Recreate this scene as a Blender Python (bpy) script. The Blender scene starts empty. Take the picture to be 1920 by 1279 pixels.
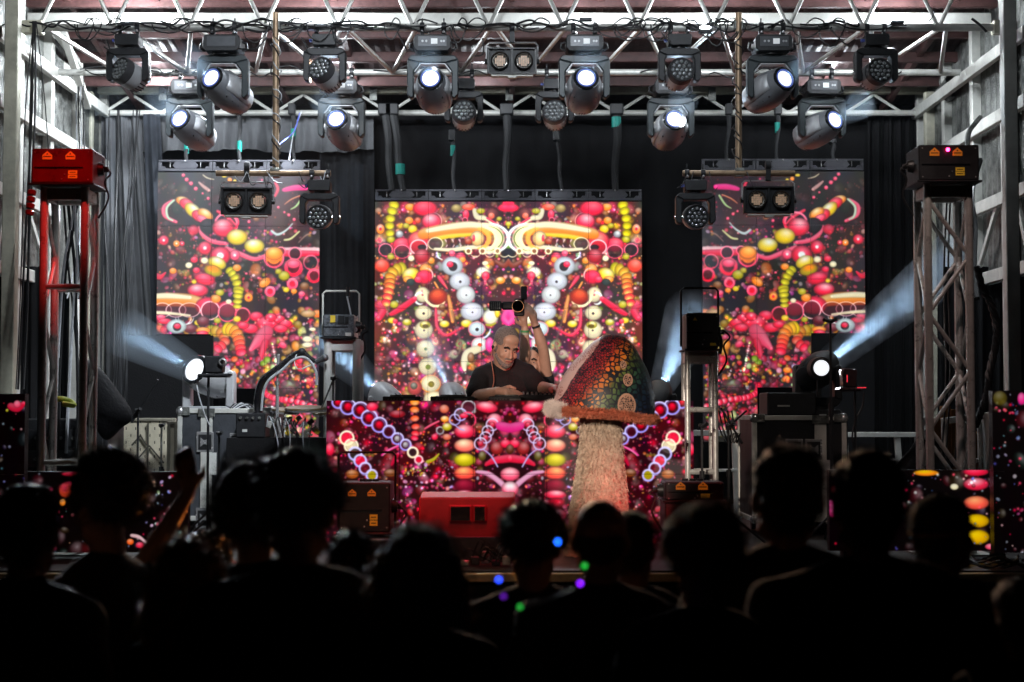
import bpy, bmesh, math, random
import numpy as np
from mathutils import Vector, Matrix, Euler, noise

rnd = random.Random(7)
R = math.radians
PI = math.pi
scene = bpy.context.scene
COL = scene.collection

# ------------------------------------------------------------------ camera
CAM_Z = 1.95
PITCH = R(2.58)
FPX = 3000.0                       # focal length in pixels of the 1920 px wide photograph
cam_data = bpy.data.cameras.new('camera')
cam = bpy.data.objects.new('camera', cam_data)
COL.objects.link(cam)
cam.location = (0, 0, CAM_Z)
cam.rotation_euler = (R(90) + PITCH, 0, 0)
cam_data.sensor_width = 36
cam_data.lens = 36 * FPX / 1920
cam_data.clip_start = 0.1
cam_data.clip_end = 500
cam_data.dof.use_dof = True
cam_data.dof.focus_distance = 12.2
cam_data.dof.aperture_fstop = 2.2
scene.camera = cam


def P(px, py, Y):
    """point of the place at depth Y seen at photo pixel px, py"""
    a = (px - 960) / FPX
    b = (639.5 - py) / FPX
    d = Vector((a, math.cos(PITCH) - b * math.sin(PITCH), math.sin(PITCH) + b * math.cos(PITCH)))
    d *= Y / d.y
    return Vector((d.x, Y, CAM_Z + d.z))


# ------------------------------------------------------------------ world (night)
world = bpy.data.worlds.new('World')
scene.world = world
world.use_nodes = True
wn = world.node_tree
sky = wn.nodes.new('ShaderNodeTexSky')
sky.sky_type = 'NISHITA'
sky.sun_disc = False
sky.sun_elevation = R(-6)
sky.sun_rotation = R(200)
wn.nodes['Background'].inputs['Strength'].default_value = 0.01
wn.links.new(sky.outputs[0], wn.nodes['Background'].inputs['Color'])

scene.view_settings.view_transform = 'Standard'
scene.view_settings.look = 'None'
scene.view_settings.exposure = 0.0
scene.view_settings.gamma = 1.0
scene.view_settings.use_curve_mapping = False
scene.render.engine = 'CYCLES'
cy = scene.cycles
cy.use_denoising = True
try:
    cy.denoiser = 'OPENIMAGEDENOISE'
except Exception:
    pass
cy.max_bounces = 5
cy.diffuse_bounces = 2
cy.glossy_bounces = 3
cy.transmission_bounces = 4
cy.transparent_max_bounces = 8
cy.volume_bounces = 0
cy.caustics_reflective = False
cy.caustics_refractive = False
cy.sample_clamp_indirect = 4.0
cy.sample_clamp_direct = 0.0


# ------------------------------------------------------------------ stage lamps
def aim(o, target):
    d = Vector(target) - o.location
    o.rotation_euler = d.to_track_quat('-Z', 'Y').to_euler()


def spot(name, loc, target, watts, col, size_deg, blend=0.4, radius=0.06):
    l = bpy.data.lights.new(name, 'SPOT')
    l.energy = watts
    l.color = col
    l.spot_size = R(size_deg)
    l.spot_blend = blend
    l.shadow_soft_size = radius
    o = bpy.data.objects.new(name, l)
    COL.objects.link(o)
    o.location = loc
    aim(o, target)
    return o


def point(name, loc, watts, col, radius=0.04):
    l = bpy.data.lights.new(name, 'POINT')
    l.energy = watts
    l.color = col
    l.shadow_soft_size = radius
    o = bpy.data.objects.new(name, l)
    COL.objects.link(o)
    o.location = loc
    return o


WHITE = (0.86, 0.93, 1.0)
WARM = (1.0, 0.84, 0.72)
# front fill added for fixtures, performer, mushroom and deck; unseen above the frame
spot('front_fill_lamp', (-1.6, 9.0, 6.3), (-2.6, 13.6, 4.0), 330, WHITE, 75, 0.8, 0.15)
spot('front_fill_lamp', (1.6, 9.0, 6.3), (2.2, 13.6, 4.4), 90, WHITE, 70, 0.8, 0.15)
spot('front_fill_lamp', (0.2, 8.6, 5.6), (0.0, 12.6, 4.7), 260, WHITE, 80, 0.8, 0.15)
spot('dj_face_fill', (-1.2, 2.0, 2.9), P(960, 665, 11.5), 2600, (1.0, .74, .62), 4.6, 0.6, 0.08)
spot('mushroom_fill', (-1.9, 1.0, 3.7), P(1135, 790, 9.9), 3300, (1.0, 0.84, 0.7), 7.5, 0.6, 0.1)
spot('deck_front_fill', (-2.4, 1.0, 3.9), P(880, 900, 9.9), 120, WARM, 17, 0.8, 0.1)
spot('deck_fill', (-0.6, 8.8, 4.7), P(330, 780, 12.0), 720, WHITE, 34, 0.8, 0.12)
spot('deck_fill', (2.2, 8.6, 4.8), P(1500, 800, 11.6), 45, WARM, 34, 0.8, 0.12)
# red washes from the house side
spot('red_wash_lamp', (-1.2, 7.6, 6.2), P(95, 380, 9.9), 900, (1.0, 0.035, 0.03), 11, 0.9, 0.08)
spot('red_wash_lamp', (0.0, 8.2, 6.0), P(860, 975, 9.6), 430, (1.0, 0.015, 0.08), 14, 0.7, 0.08)
spot('red_wash_lamp', (1.0, 9.1, 1.2), P(1125, 960, 9.9), 26, (1.0, 0.06, 0.07), 60, 0.9, 0.05)
spot('red_wash_lamp', (2.0, 7.6, 6.0), P(1800, 600, 9.9), 150, (1.0, 0.72, 0.66), 30, 0.8, 0.08)
spot('red_wash_lamp', (1.2, 9.3, 2.9), P(985, 715, 11.4), 80, (1.0, 0.03, 0.03), 13, 0.8, 0.05)
# white light rising out of the fixtures onto roof and side walls
for px_, py_, Y_, w_ in ((240, 40, 12.75, 95), (600, 44, 12.75, 55), (1095, 40, 12.75, 20), (1322, 54, 12.75, 34), (1680, 34, 12.75, 48),
                         (285, 140, 14.6, 34), (640, 150, 14.6, 16), (1560, 150, 14.6, 16), (905, 150, 14.6, 8)):
    point('roof_lamp', P(px_, py_, Y_), w_, WHITE, 0.05)
# strong white light behind the towers at both sides of the stage
spot('side_lamp', (-2.3, 14.3, 5.05), (-4.0, 12.8, 2.8), 300, WHITE, 110, 0.6, 0.08)
spot('side_lamp', (2.95, 13.2, 4.7), (4.0, 13.4, 3.4), 55, WHITE, 110, 0.6, 0.08)
spot('side_lamp', (-1.7, 14.2, 5.0), (-3.6, 15.4, 3.0), 420, WHITE, 60, 0.7, 0.08)
spot('side_lamp', (-1.6, 12.6, 4.6), (-2.7, 12.0, 1.7), 260, WHITE, 50, 0.7, 0.06)
spot('side_lamp', (-2.2, 11.6, 4.6), (-2.8, 10.0, 2.4), 150, WHITE, 50, 0.8, 0.06)
spot('side_lamp', (3.5, 11.6, 4.4), (2.75, 10.0, 2.4), 90, WHITE, 50, 0.8, 0.06)
spot('side_lamp', (-3.3, 13.2, 3.6), (-2.8, 10.0, 2.6), 160, WHITE, 40, 0.7, 0.06)
spot('side_lamp', (1.2, 13.9, 4.6), (2.3, 11.8, 1.6), 60, (1.0, 0.95, 0.85), 50, 0.7, 0.06)
# back light that rims the performer, the mushroom and the heads of the audience
spot('rim_lamp', (-.6, 14.4, 4.7), (0.2, 10.0, 2.0), 160, WHITE, 34, 0.7, 0.06)
spot('rim_lamp', (-1.5, 13.2, 4.75), (-1.0, 4.5, 1.5), 1900, (1.0, 0.62, 0.4), 34, 0.8, 0.06)
spot('rim_lamp', (-3.2, 12.9, 4.6), (-1.6, 4.5, 1.5), 1500, WHITE, 22, 0.8, 0.06)
spot('edge_fill', (-.8, 8.1, 3.4), (-.9, 8.6, 1.0), 45, (1.0, .5, .2), 110, .9, .05)  # added warm spot brightening the stage edge; no such fixture is seen
spot('amber_lamp', (-.55, 8.8, .95), (-.65, 4.2, 1.25), 150, (1.0, .28, .06), 30, .8, .05)
spot('red_wash_lamp', (-1.6, 8.2, 5.6), P(690, 940, 9.7), 260, (1.0, .02, .03), 12, .8, .06)
spot('red_wash_lamp', (1.6, 8.2, 5.6), P(1297, 925, 9.8), 110, (1.0, .02, .03), 10, .8, .06)

# ------------------------------------------------------------------ materials
MATS = {}


def mat(name, col, rough=0.5, metal=0.0, var=0.25, scale=8.0, bump=0.0, bscale=40.0, emit=None, estr=0.0, col2=None, coat=0.0, stretch=None, spec=None):
    if name in MATS:
        return MATS[name]
    m = bpy.data.materials.new(name)
    m.use_nodes = True
    nt = m.node_tree
    b = nt.nodes['Principled BSDF']
    b.inputs['Metallic'].default_value = metal
    b.inputs['Coat Weight'].default_value = coat
    if spec is not None:
        b.inputs['Specular IOR Level'].default_value = spec
    tc = nt.nodes.new('ShaderNodeTexCoord')
    src = tc.outputs['Object']
    if stretch:
        mp = nt.nodes.new('ShaderNodeMapping')
        mp.inputs['Scale'].default_value = stretch
        nt.links.new(src, mp.inputs['Vector'])
        src = mp.outputs[0]
    nz = nt.nodes.new('ShaderNodeTexNoise')
    nz.inputs['Scale'].default_value = scale
    nz.inputs['Detail'].default_value = 6
    nz.inputs['Roughness'].default_value = 0.65
    nt.links.new(src, nz.inputs['Vector'])
    rp = nt.nodes.new('ShaderNodeValToRGB')
    c2 = col2 if col2 else tuple(c * (1 - var) for c in col)
    c1 = col if col2 else tuple(min(1, c * (1 + var * 0.6)) for c in col)
    rp.color_ramp.elements[0].position = 0.32
    rp.color_ramp.elements[1].position = 0.68
    rp.color_ramp.elements[0].color = (*c2, 1)
    rp.color_ramp.elements[1].color = (*c1, 1)
    nt.links.new(nz.outputs['Fac'], rp.inputs['Fac'])
    nt.links.new(rp.outputs['Color'], b.inputs['Base Color'])
    rr = nt.nodes.new('ShaderNodeMapRange')
    rr.inputs['To Min'].default_value = max(0.02, rough - 0.12)
    rr.inputs['To Max'].default_value = min(1, rough + 0.12)
    nt.links.new(nz.outputs['Fac'], rr.inputs['Value'])
    nt.links.new(rr.outputs[0], b.inputs['Roughness'])
    if bump:
        n2 = nt.nodes.new('ShaderNodeTexNoise')
        n2.inputs['Scale'].default_value = bscale
        n2.inputs['Detail'].default_value = 4
        nt.links.new(src, n2.inputs['Vector'])
        bp = nt.nodes.new('ShaderNodeBump')
        bp.inputs['Strength'].default_value = bump
        bp.inputs['Distance'].default_value = 0.02
        nt.links.new(n2.outputs['Fac'], bp.inputs['Height'])
        nt.links.new(bp.outputs[0], b.inputs['Normal'])
    if emit:
        b.inputs['Emission Color'].default_value = (*emit, 1)
        b.inputs['Emission Strength'].default_value = estr
    MATS[name] = m
    return m


M_ALU = mat('aluminium', (0.66, 0.66, 0.62), 0.38, 0.5, 0.2, 14, 0.08, 60)
M_ALUW = mat('dull white aluminium', (0.72, 0.72, 0.67), 0.5, 0.25, 0.18, 6, 0.1, 50)
M_BEIGE = mat('beige painted steel', (0.62, 0.60, 0.48), 0.55, 0.1, 0.3, 5, 0.1, 30)
M_GALV = mat('galvanised sheet', (0.3, 0.31, 0.29), 0.42, 0.5, 0.6, 9, 0.5, 45, col2=(0.035, 0.038, 0.036))
M_TOWER = mat('satin aluminium tube', (0.68, 0.67, 0.64), 0.3, 0.4, 0.2, 14, 0.05, 60)
M_RUSTY = mat('brown steel pipe', (0.36, 0.25, 0.16), 0.45, 0.6, 0.4, 12, 0.1, 60)
M_ROOF = mat('red brown roof sheet', (0.065, 0.04, 0.038), 0.5, 0.0, 0.5, 7, 0.6, 24, col2=(0.02, 0.015, 0.016), stretch=(0.6, 3, 1))
M_ROOFRIB = mat('red brown roof rib', (0.10, 0.045, 0.042), 0.55, 0.0, 0.4, 10, 0.2, 30)
M_BLACK = mat('black plastic', (0.018, 0.019, 0.021), 0.42, 0.0, 0.3, 20)
M_BLACKM = mat('black powder coat', (0.022, 0.023, 0.026), 0.48, 0.2, 0.3, 20, 0.1, 150)
M_GREYFIX = mat('grey fixture shell', (0.30, 0.32, 0.35), 0.36, 0.25, 0.2, 7)
M_GREYLT = mat('light grey fixture shell', (0.55, 0.56, 0.58), 0.38, 0.2, 0.15, 7)
M_RUBBER = mat('black cable rubber', (0.012, 0.012, 0.013), 0.5, 0.0, 0.2, 30)
M_CABLEW = mat('pale cable', (0.5, 0.52, 0.55), 0.5, 0.0, 0.2, 30)
M_CABLEB = mat('blue cable', (0.08, 0.12, 0.5), 0.5, 0.0, 0.2, 30)
M_STRAP = mat('black strap webbing', (0.028, 0.029, 0.031), 0.7, 0.0, 0.3, 40)
M_TEAL = mat('teal tape', (0.0, 0.32, 0.26), 0.5, 0.0, 0.1, 30)
M_CHROME = mat('chrome', (0.75, 0.75, 0.76), 0.25, 0.7, 0.1, 20)
M_CLOTH = mat('black stage cloth', (0.011, 0.011, 0.012), 0.9, 0.0, 0.3, 3, 0.2, 90, spec=0.2)
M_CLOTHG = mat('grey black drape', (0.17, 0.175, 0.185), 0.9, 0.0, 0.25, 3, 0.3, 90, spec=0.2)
M_DECK = mat('stage deck', (0.03, 0.028, 0.027), 0.5, 0.0, 0.5, 3, 0.2, 30)
M_GROUND = mat('trodden ground', (0.05, 0.045, 0.035), 0.95, 0.0, 0.5, 1.5, 0.5, 12)
M_CASE = mat('dark flight case laminate', (0.06, 0.065, 0.075), 0.4, 0.0, 0.35, 6, 0.1, 60)
M_CASEB = mat('black flight case laminate', (0.016, 0.016, 0.018), 0.45, 0.0, 0.35, 6, 0.1, 60)
M_LENS = mat('lit white lens', (0.9, 0.9, 0.9), 0.3, 0.0, 0.0, 5, emit=(0.93, 0.96, 1.0), estr=1.0)
M_HALO = mat('blue halo lens rim', (0.05, 0.08, 0.2), 0.1, 0.0, 0.0, 5, emit=(0.12, 0.2, 0.75), estr=0.5, coat=1.0)  # emissive rim imitating the bluish halo round the lit disc
M_LEDCELL = mat('unlit lens cell glass', (0.42, 0.44, 0.46), 0.12, 0.35, 0.5, 60, coat=1.0, col2=(0.08, 0.09, 0.09))
M_DARKGL = mat('dark glass', (0.01, 0.012, 0.014), 0.08, 0.0, 0.0, 5, coat=1.0)
M_WARM = mat('warm lamp chip grid', (0.6, 0.42, 0.3), 0.4, 0.0, 0.4, 60, emit=(1.0, 0.66, 0.42), estr=0.12)
M_REFL = mat('lamp reflector', (0.8, 0.78, 0.72), 0.2, 0.9, 0.1, 40)
M_DISP = mat('white display', (0.7, 0.72, 0.72), 0.3, 0.0, 0.0, 5, emit=(0.9, 0.95, 1.0), estr=0.35)
M_ORANGE = mat('glowing orange sticker', (0.9, 0.3, 0.03), 0.5, 0.0, 0.1, 30, emit=(1.0, 0.28, 0.02), estr=0.12)  # sticker given a faint glow of its own
M_YELLOW = mat('yellow sticker', (0.85, 0.6, 0.05), 0.5, 0.0, 0.1, 30)
M_INK = mat('sticker print', (0.12, 0.04, 0.01), 0.6)
M_REDLED = mat('red indicator lamp', (1, 0.1, 0.2), 0.3, emit=(1.0, 0.02, 0.12), estr=30)
M_REDLIT = mat('red lit cabinet colour', (0.55, 0.03, 0.05), 0.5, 0.0, 0.2, 6, 0.1, 200)  # red light falling on the cabinet is put into its colour
M_PEG = mat('cream perforated board', (0.6, 0.55, 0.42), 0.6, 0.0, 0.35, 4)
M_WHITEP = mat('white painted steel', (0.74, 0.75, 0.72), 0.5, 0.1, 0.15, 8, 0.05, 60)
M_PINEY = mat('orange brown timber', (0.45, 0.2, 0.05), 0.6, 0.0, 0.4, 5)


# ------------------------------------------------------------------ object helpers
def link(o):
    COL.objects.link(o)
    return o


def tag(o, label=None, cat=None, group=None, kind=None):
    if label: o['label'] = label
    if cat: o['category'] = cat
    if group: o['group'] = group
    if kind: o['kind'] = kind
    return o


def thing(name, label, cat, loc=(0, 0, 0), rotz=0.0, group=None):
    o = bpy.data.objects.new(name, None)
    o.empty_display_size = 0.1
    link(o)
    o.location = loc
    o.rotation_euler = (0, 0, rotz)
    return tag(o, label, cat, group)


def dup(root, loc=None, rotz=None, label=None, group=None):
    def cp(o, par):
        c = o.copy()
        COL.objects.link(c)
        c.parent = par
        for ch in o.children:
            cp(ch, c)
        return c
    r = cp(root, None)
    if loc is not None: r.location = loc
    if rotz is not None: r.rotation_euler = (0, 0, rotz)
    if label: r['label'] = label
    if group: r['group'] = group
    return r


def frame_from(d, up=Vector((0, 0, 1))):
    """rotation taking local z to direction d"""
    d = Vector(d).normalized()
    return d.to_track_quat('Z', 'Y').to_matrix()


class MB:
    def __init__(s):
        s.v = []
        s.f = []
        s.m = []
        s.mi = 0

    def add(s, vs, fs, M=None):
        n = len(s.v)
        if M is not None:
            vs = [M @ Vector(v) for v in vs]
        s.v += [tuple(v) for v in vs]
        s.f += [tuple(i + n for i in f) for f in fs]
        s.m += [s.mi] * len(fs)
        return s

    def box(s, c, size, rot=None):
        x, y, z = (a / 2 for a in size)
        vs = [Vector((i * x, j * y, k * z)) for i in (-1, 1) for j in (-1, 1) for k in (-1, 1)]
        if rot is not None:
            vs = [rot @ v for v in vs]
        c = Vector(c)
        return s.add([v + c for v in vs], [(0, 1, 3, 2), (4, 6, 7, 5), (0, 4, 5, 1), (2, 3, 7, 6), (0, 2, 6, 4), (1, 5, 7, 3)])

    def bar(s, a, b, w, h=None, upv=(0, 0, 1)):
        """rectangular bar from a to b"""
        h = h or w
        a, b = Vector(a), Vector(b)
        d = (b - a)
        L = d.length
        d.normalize()
        u = Vector(upv)
        x = d.cross(u)
        if x.length < 1e-4:
            x = Vector((1, 0, 0))
        x.normalize()
        z = x.cross(d)
        rot = Matrix((x, d, z)).transposed()
        return s.box((a + b) / 2, (w, L, h), rot)

    def cyl(s, a, b, r0, r1=None, n=14, cap=True):
        r1 = r0 if r1 is None else r1
        a, b = Vector(a), Vector(b)
        rot = frame_from(b - a)
        vs = []
        for c, r in ((a, r0), (b, r1)):
            for i in range(n):
                t = 2 * PI * i / n
                vs.append(c + rot @ Vector((r * math.cos(t), r * math.sin(t), 0)))
        fs = [(i, (i + 1) % n, n + (i + 1) % n, n + i) for i in range(n)]
        if cap:
            fs += [tuple(range(n - 1, -1, -1)), tuple(range(n, 2 * n))]
        return s.add(vs, fs)

    def tube(s, pts, r, n=6, cap=True):
        pts = [Vector(p) for p in pts]
        rr = r if isinstance(r, (list, tuple)) else [r] * len(pts)
        vs = []
        prev = None
        for i, p in enumerate(pts):
            d = (pts[min(i + 1, len(pts) - 1)] - pts[max(i - 1, 0)])
            if d.length < 1e-6: d = Vector((0, 0, 1))
            d.normalize()
            if prev is None:
                x = d.orthogonal().normalized()
            else:
                x = (prev - d * prev.dot(d))
                x = x.normalized() if x.length > 1e-5 else d.orthogonal().normalized()
            prev = x
            y = d.cross(x)
            for k in range(n):
                t = 2 * PI * k / n
                vs.append(p + (x * math.cos(t) + y * math.sin(t)) * rr[i])
        fs = []
        for i in range(len(pts) - 1):
            for k in range(n):
                fs.append((i * n + k, i * n + (k + 1) % n, (i + 1) * n + (k + 1) % n, (i + 1) * n + k))
        if cap:
            fs += [tuple(range(n - 1, -1, -1)), tuple((len(pts) - 1) * n + k for k in range(n))]
        return s.add(vs, fs)

    def lathe(s, prof, n=24, M=None, sq=2.0, sx=1.0, sy=1.0, cap=True):
        """profile of (z, r); sq > 2 gives a squarer section"""
        vs = []
        for z, r in prof:
            for k in range(n):
                t = 2 * PI * k / n
                c, sn = math.cos(t), math.sin(t)
                x = math.copysign(abs(c) ** (2 / sq), c) * r * sx
                y = math.copysign(abs(sn) ** (2 / sq), sn) * r * sy
                vs.append(Vector((x, y, z)))
        fs = []
        for i in range(len(prof) - 1):
            for k in range(n):
                fs.append((i * n + k, i * n + (k + 1) % n, (i + 1) * n + (k + 1) % n, (i + 1) * n + k))
        if cap:
            fs += [tuple(range(n - 1, -1, -1)), tuple((len(prof) - 1) * n + k for k in range(n))]
        return s.add(vs, fs, M)

    def ell(s, c, r, rot=None, n=16, m=10):
        vs = []
        c = Vector(c)
        r = (r, r, r) if isinstance(r, (int, float)) else r
        for i in range(1, m):
            a = PI * i / m
            for k in range(n):
                t = 2 * PI * k / n
                v = Vector((r[0] * math.sin(a) * math.cos(t), r[1] * math.sin(a) * math.sin(t), r[2] * math.cos(a)))
                vs.append(v)
        vs += [Vector((0, 0, r[2])), Vector((0, 0, -r[2]))]
        if rot is not None:
            vs = [rot @ v for v in vs]
        vs = [v + c for v in vs]
        T, B = (m - 1) * n, (m - 1) * n + 1
        fs = [(T, k, (k + 1) % n) for k in range(n)]
        for i in range(m - 2):
            for k in range(n):
                fs.append((i * n + k, (i + 1) * n + k, (i + 1) * n + (k + 1) % n, i * n + (k + 1) % n))
        fs += [(B, (m - 2) * n + (k + 1) % n, (m - 2) * n + k) for k in range(n)]
        return s.add(vs, fs)

    def prism(s, poly, d0, d1, plane='xz'):
        """outline in a plane given real thickness along the third axis"""
        n = len(poly)
        vs = []
        for d in (d0, d1):
            for a, b in poly:
                vs.append(Vector((a, d, b)) if plane == 'xz' else (Vector((a, b, d)) if plane == 'xy' else Vector((d, a, b))))
        fs = [(i, (i + 1) % n, n + (i + 1) % n, n + i) for i in range(n)] + [tuple(range(n - 1, -1, -1)), tuple(range(n, 2 * n))]
        return s.add(vs, fs)

    def build(s, name, m, parent=None, loc=None, bevel=0.0, smooth=True, angle=35, origin=None, rot=None, flip=False):
        me = bpy.data.meshes.new(name)
        vs = s.v
        if origin is not None:
            ox, oy, oz = origin
            vs = [(a - ox, b - oy, c - oz) for a, b, c in vs]
        me.from_pydata(vs, [], s.f)
        ms = m if isinstance(m, (list, tuple)) else [m]
        for x in ms:
            me.materials.append(x)
        if len(ms) > 1:
            me.polygons.foreach_set('material_index', s.m)
        bm = bmesh.new()
        bm.from_mesh(me)
        bmesh.ops.recalc_face_normals(bm, faces=bm.faces)
        if bevel:
            es = [e for e in bm.edges if len(e.link_faces) == 2 and e.calc_face_angle(0) > R(40)]
            bmesh.ops.bevel(bm, geom=es, offset=bevel, segments=1, affect='EDGES', clamp_overlap=True)
        bm.to_mesh(me)
        bm.free()
        if smooth:
            me.shade_smooth()
            me.set_sharp_from_angle(angle=R(angle))
        o = bpy.data.objects.new(name, me)
        link(o)
        if parent is not None: o.parent = parent
        if loc is not None: o.location = loc
        if rot is not None: o.rotation_euler = rot
        return o


def catmull(pts, k=6):
    pts = [Vector(p) for p in pts]
    if len(pts) < 3: return pts
    out = []
    q = [pts[0]] + pts + [pts[-1]]
    for i in range(1, len(q) - 2):
        p0, p1, p2, p3 = q[i - 1:i + 3]
        for j in range(k):
            t = j / k
            out.append(0.5 * ((2 * p1) + (-p0 + p2) * t + (2 * p0 - 5 * p1 + 4 * p2 - p3) * t * t + (-p0 + 3 * p1 - 3 * p2 + p3) * t ** 3))
    out.append(pts[-1])
    return out
# ------------------------------------------------------------------ pictures shown by the LED screens (computed here, dot by dot)
RED = (0.86, 0.12, 0.26); PINK = (0.93, 0.33, 0.46); PALE = (0.97, 0.78, 0.80); YEL = (0.88, 0.76, 0.13); CREAM = (0.97, 0.93, 0.78)
ORG = (0.96, 0.55, 0.18); WHT = (0.93, 0.95, 0.94); DRK = (0.13, 0.10, 0.12); MAR = (0.32, 0.05, 0.10); OLV = (0.66, 0.62, 0.10)
LAV = (0.72, 0.70, 0.95); MAG = (0.93, 0.20, 0.55); BRN = (0.45, 0.26, 0.12); TEA = (0.35, 0.62, 0.62); GRY = (0.55, 0.55, 0.58)


class Pic:
    def __init__(s, x0, y0, x1, y1, k=2.0, bg=(0.2, 0.17, 0.18), seed=1, mott=0.5):
        s.x0, s.y0, s.k = x0, y0, k
        s.w, s.h = int((x1 - x0) * k), int((y1 - y0) * k)
        rs = np.random.RandomState(seed)
        s.rs = rs
        a = np.ones((s.h, s.w, 3), np.float32) * np.array(bg, np.float32)
        # soft mottling of the ground of the picture
        for n, amp in ((5, 0.5), (11, 0.35), (26, 0.25)):
            g = rs.rand(n + 2, n + 2, 3).astype(np.float32)
            yy = np.linspace(0, n, s.h); xx = np.linspace(0, n, s.w)
            yi = yy.astype(int); xi = xx.astype(int)
            fy = (yy - yi)[:, None, None]; fx = (xx - xi)[None, :, None]
            fy = fy * fy * (3 - 2 * fy); fx = fx * fx * (3 - 2 * fx)
            q = (g[yi][:, xi] * (1 - fy) * (1 - fx) + g[yi + 1][:, xi] * fy * (1 - fx) + g[yi][:, xi + 1] * (1 - fy) * fx + g[yi + 1][:, xi + 1] * fy * fx)
            q = q * np.array([1.0, 0.75, 0.8], np.float32)
            a *= (1 + mott * amp * (q - 0.5) * 2)
        s.a = a
        s.T = (0, 0, 1)

    def z(s, ox, oy, sc):
        s.T = (ox, oy, sc)

    def _w(s, x, y, rx, ry, pad=1.3):
        ox, oy, sc = s.T
        X = (ox + x / sc - s.x0) * s.k; Y = (oy + y / sc - s.y0) * s.k
        rx = rx / sc * s.k; ry = ry / sc * s.k
        q = max(rx, ry) * pad + 3
        i0, i1 = max(0, int(X - q)), min(s.w, int(X + q) + 1)
        j0, j1 = max(0, int(Y - q)), min(s.h, int(Y + q) + 1)
        if i0 >= i1 or j0 >= j1: return None
        yy, xx = np.mgrid[j0:j1, i0:i1].astype(np.float32)
        return slice(j0, j1), slice(i0, i1), xx - X, yy - Y, rx, ry

    def mix(s, sl, m, c):
        A = s.a[sl[0], sl[1]]
        m = m[..., None]
        s.a[sl[0], sl[1]] = A * (1 - m) + (np.asarray(c, np.float32) if np.ndim(c) == 1 or isinstance(c, tuple) else c) * m

    def disc(s, x, y, rx, ry=None, c=RED, top=None, ang=0, al=0.95, soft=0.16, core=None, shade=0.45):
        ry = ry or rx
        w = s._w(x, y, rx, ry)
        if not w: return
        sj, si, dx, dy, rx, ry = w
        ca, sa = math.cos(ang), math.sin(ang)
        u = (dx * ca + dy * sa) / rx; v = (-dx * sa + dy * ca) / ry
        d = np.sqrt(u * u + v * v)
        m = np.clip((1 - d) / soft + 0.5, 0, 1) * al
        top = top or tuple(min(1, q * 0.55 + 0.42) for q in c)
        c = np.array(c, np.float32); t = np.array(top, np.float32)
        hl = np.clip(1 - np.sqrt((u + 0.15) ** 2 + (v + 0.38) ** 2) / 0.85, 0, 1) ** 0.9
        g = np.clip(0.55 - v * 0.45, 0, 1) * 0.35 + hl * 0.75
        g = np.clip(g, 0, 1)[..., None]
        colr = c * (1 - g) + t * g
        colr = colr * (1 - shade * np.clip(d, 0, 1)[..., None] ** 4)
        if core:
            cc, cr = core
            mc = np.clip((cr - d) / 0.15 + 0.5, 0, 1)[..., None]
            colr = colr * (1 - mc) + np.array(cc, np.float32) * mc
        s.mix((sj, si), m, colr)

    def ring(s, x, y, r, wd, c=PINK, ry=None, fill=None, fa=0.8, al=0.95, ang=0):
        ry = ry or r
        w = s._w(x, y, r, ry)
        if not w: return
        sj, si, dx, dy, rx, ryy = w
        ca, sa = math.cos(ang), math.sin(ang)
        u = (dx * ca + dy * sa) / rx; v = (-dx * sa + dy * ca) / ryy
        d = np.sqrt(u * u + v * v)
        tt = wd / max(r, 1e-3)
        if fill is not None:
            s.mix((sj, si), np.clip((1 - tt - d) / 0.1 + 0.5, 0, 1) * fa, fill)
        m = np.clip((tt * 0.5 - np.abs(d - (1 - tt * 0.5))) / (tt * 0.35) + 0.4, 0, 1) * al
        top = np.array([min(1, q * 0.6 + 0.38) for q in c], np.float32)
        g = np.clip(0.5 - v * 0.6, 0, 1)[..., None]
        s.mix((sj, si), m, np.array(c, np.float32) * (1 - g) + top * g)

    def arc(s, x, y, r, wd, a0, a1, c=WHT, ry=None, al=0.9):
        ry = ry or r
        w = s._w(x, y, r + wd, ry + wd)
        if not w: return
        sj, si, dx, dy, rx, ryy = w
        k = r / (r + wd)
        d = np.sqrt((dx / (rx * k)) ** 2 + (dy / (ryy * k)) ** 2)
        t = np.degrees(np.arctan2(dy, dx)) % 360
        span = (a1 - a0) % 360 or 360
        rel = (t - a0) % 360
        taper = np.where(rel <= span, np.sin(np.clip(rel / span, 0, 1) * PI) ** 0.4, 0)
        tt = wd / r
        m = np.clip((tt * 0.5 * taper - np.abs(d - 1)) / (tt * 0.3) + 0.4, 0, 1) * (taper > 0.05) * al
        s.mix((sj, si), m, c)

    def stroke(s, pts, w0, w1=None, c=PINK, top=None, al=0.9, n=24, shade=0.3):
        w1 = w0 if w1 is None else w1
        q = catmull([(a, b, 0) for a, b in pts], 8)
        q = [(p.x, p.y) for p in q]
        m = len(q)
        for i in range(m - 1):
            for j in range(3):
                f = (i + j / 3) / (m - 1)
                X = q[i][0] + (q[i + 1][0] - q[i][0]) * j / 3; Y = q[i][1] + (q[i + 1][1] - q[i][1]) * j / 3
                s.disc(X, Y, (w0 + (w1 - w0) * f) / 2 * (0.4 + 0.6 * math.sin(PI * min(1, max(0, 0.08 + f * 0.86))) ** 0.5), c=c, top=top, al=al * 0.6, soft=0.4, shade=shade)

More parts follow.
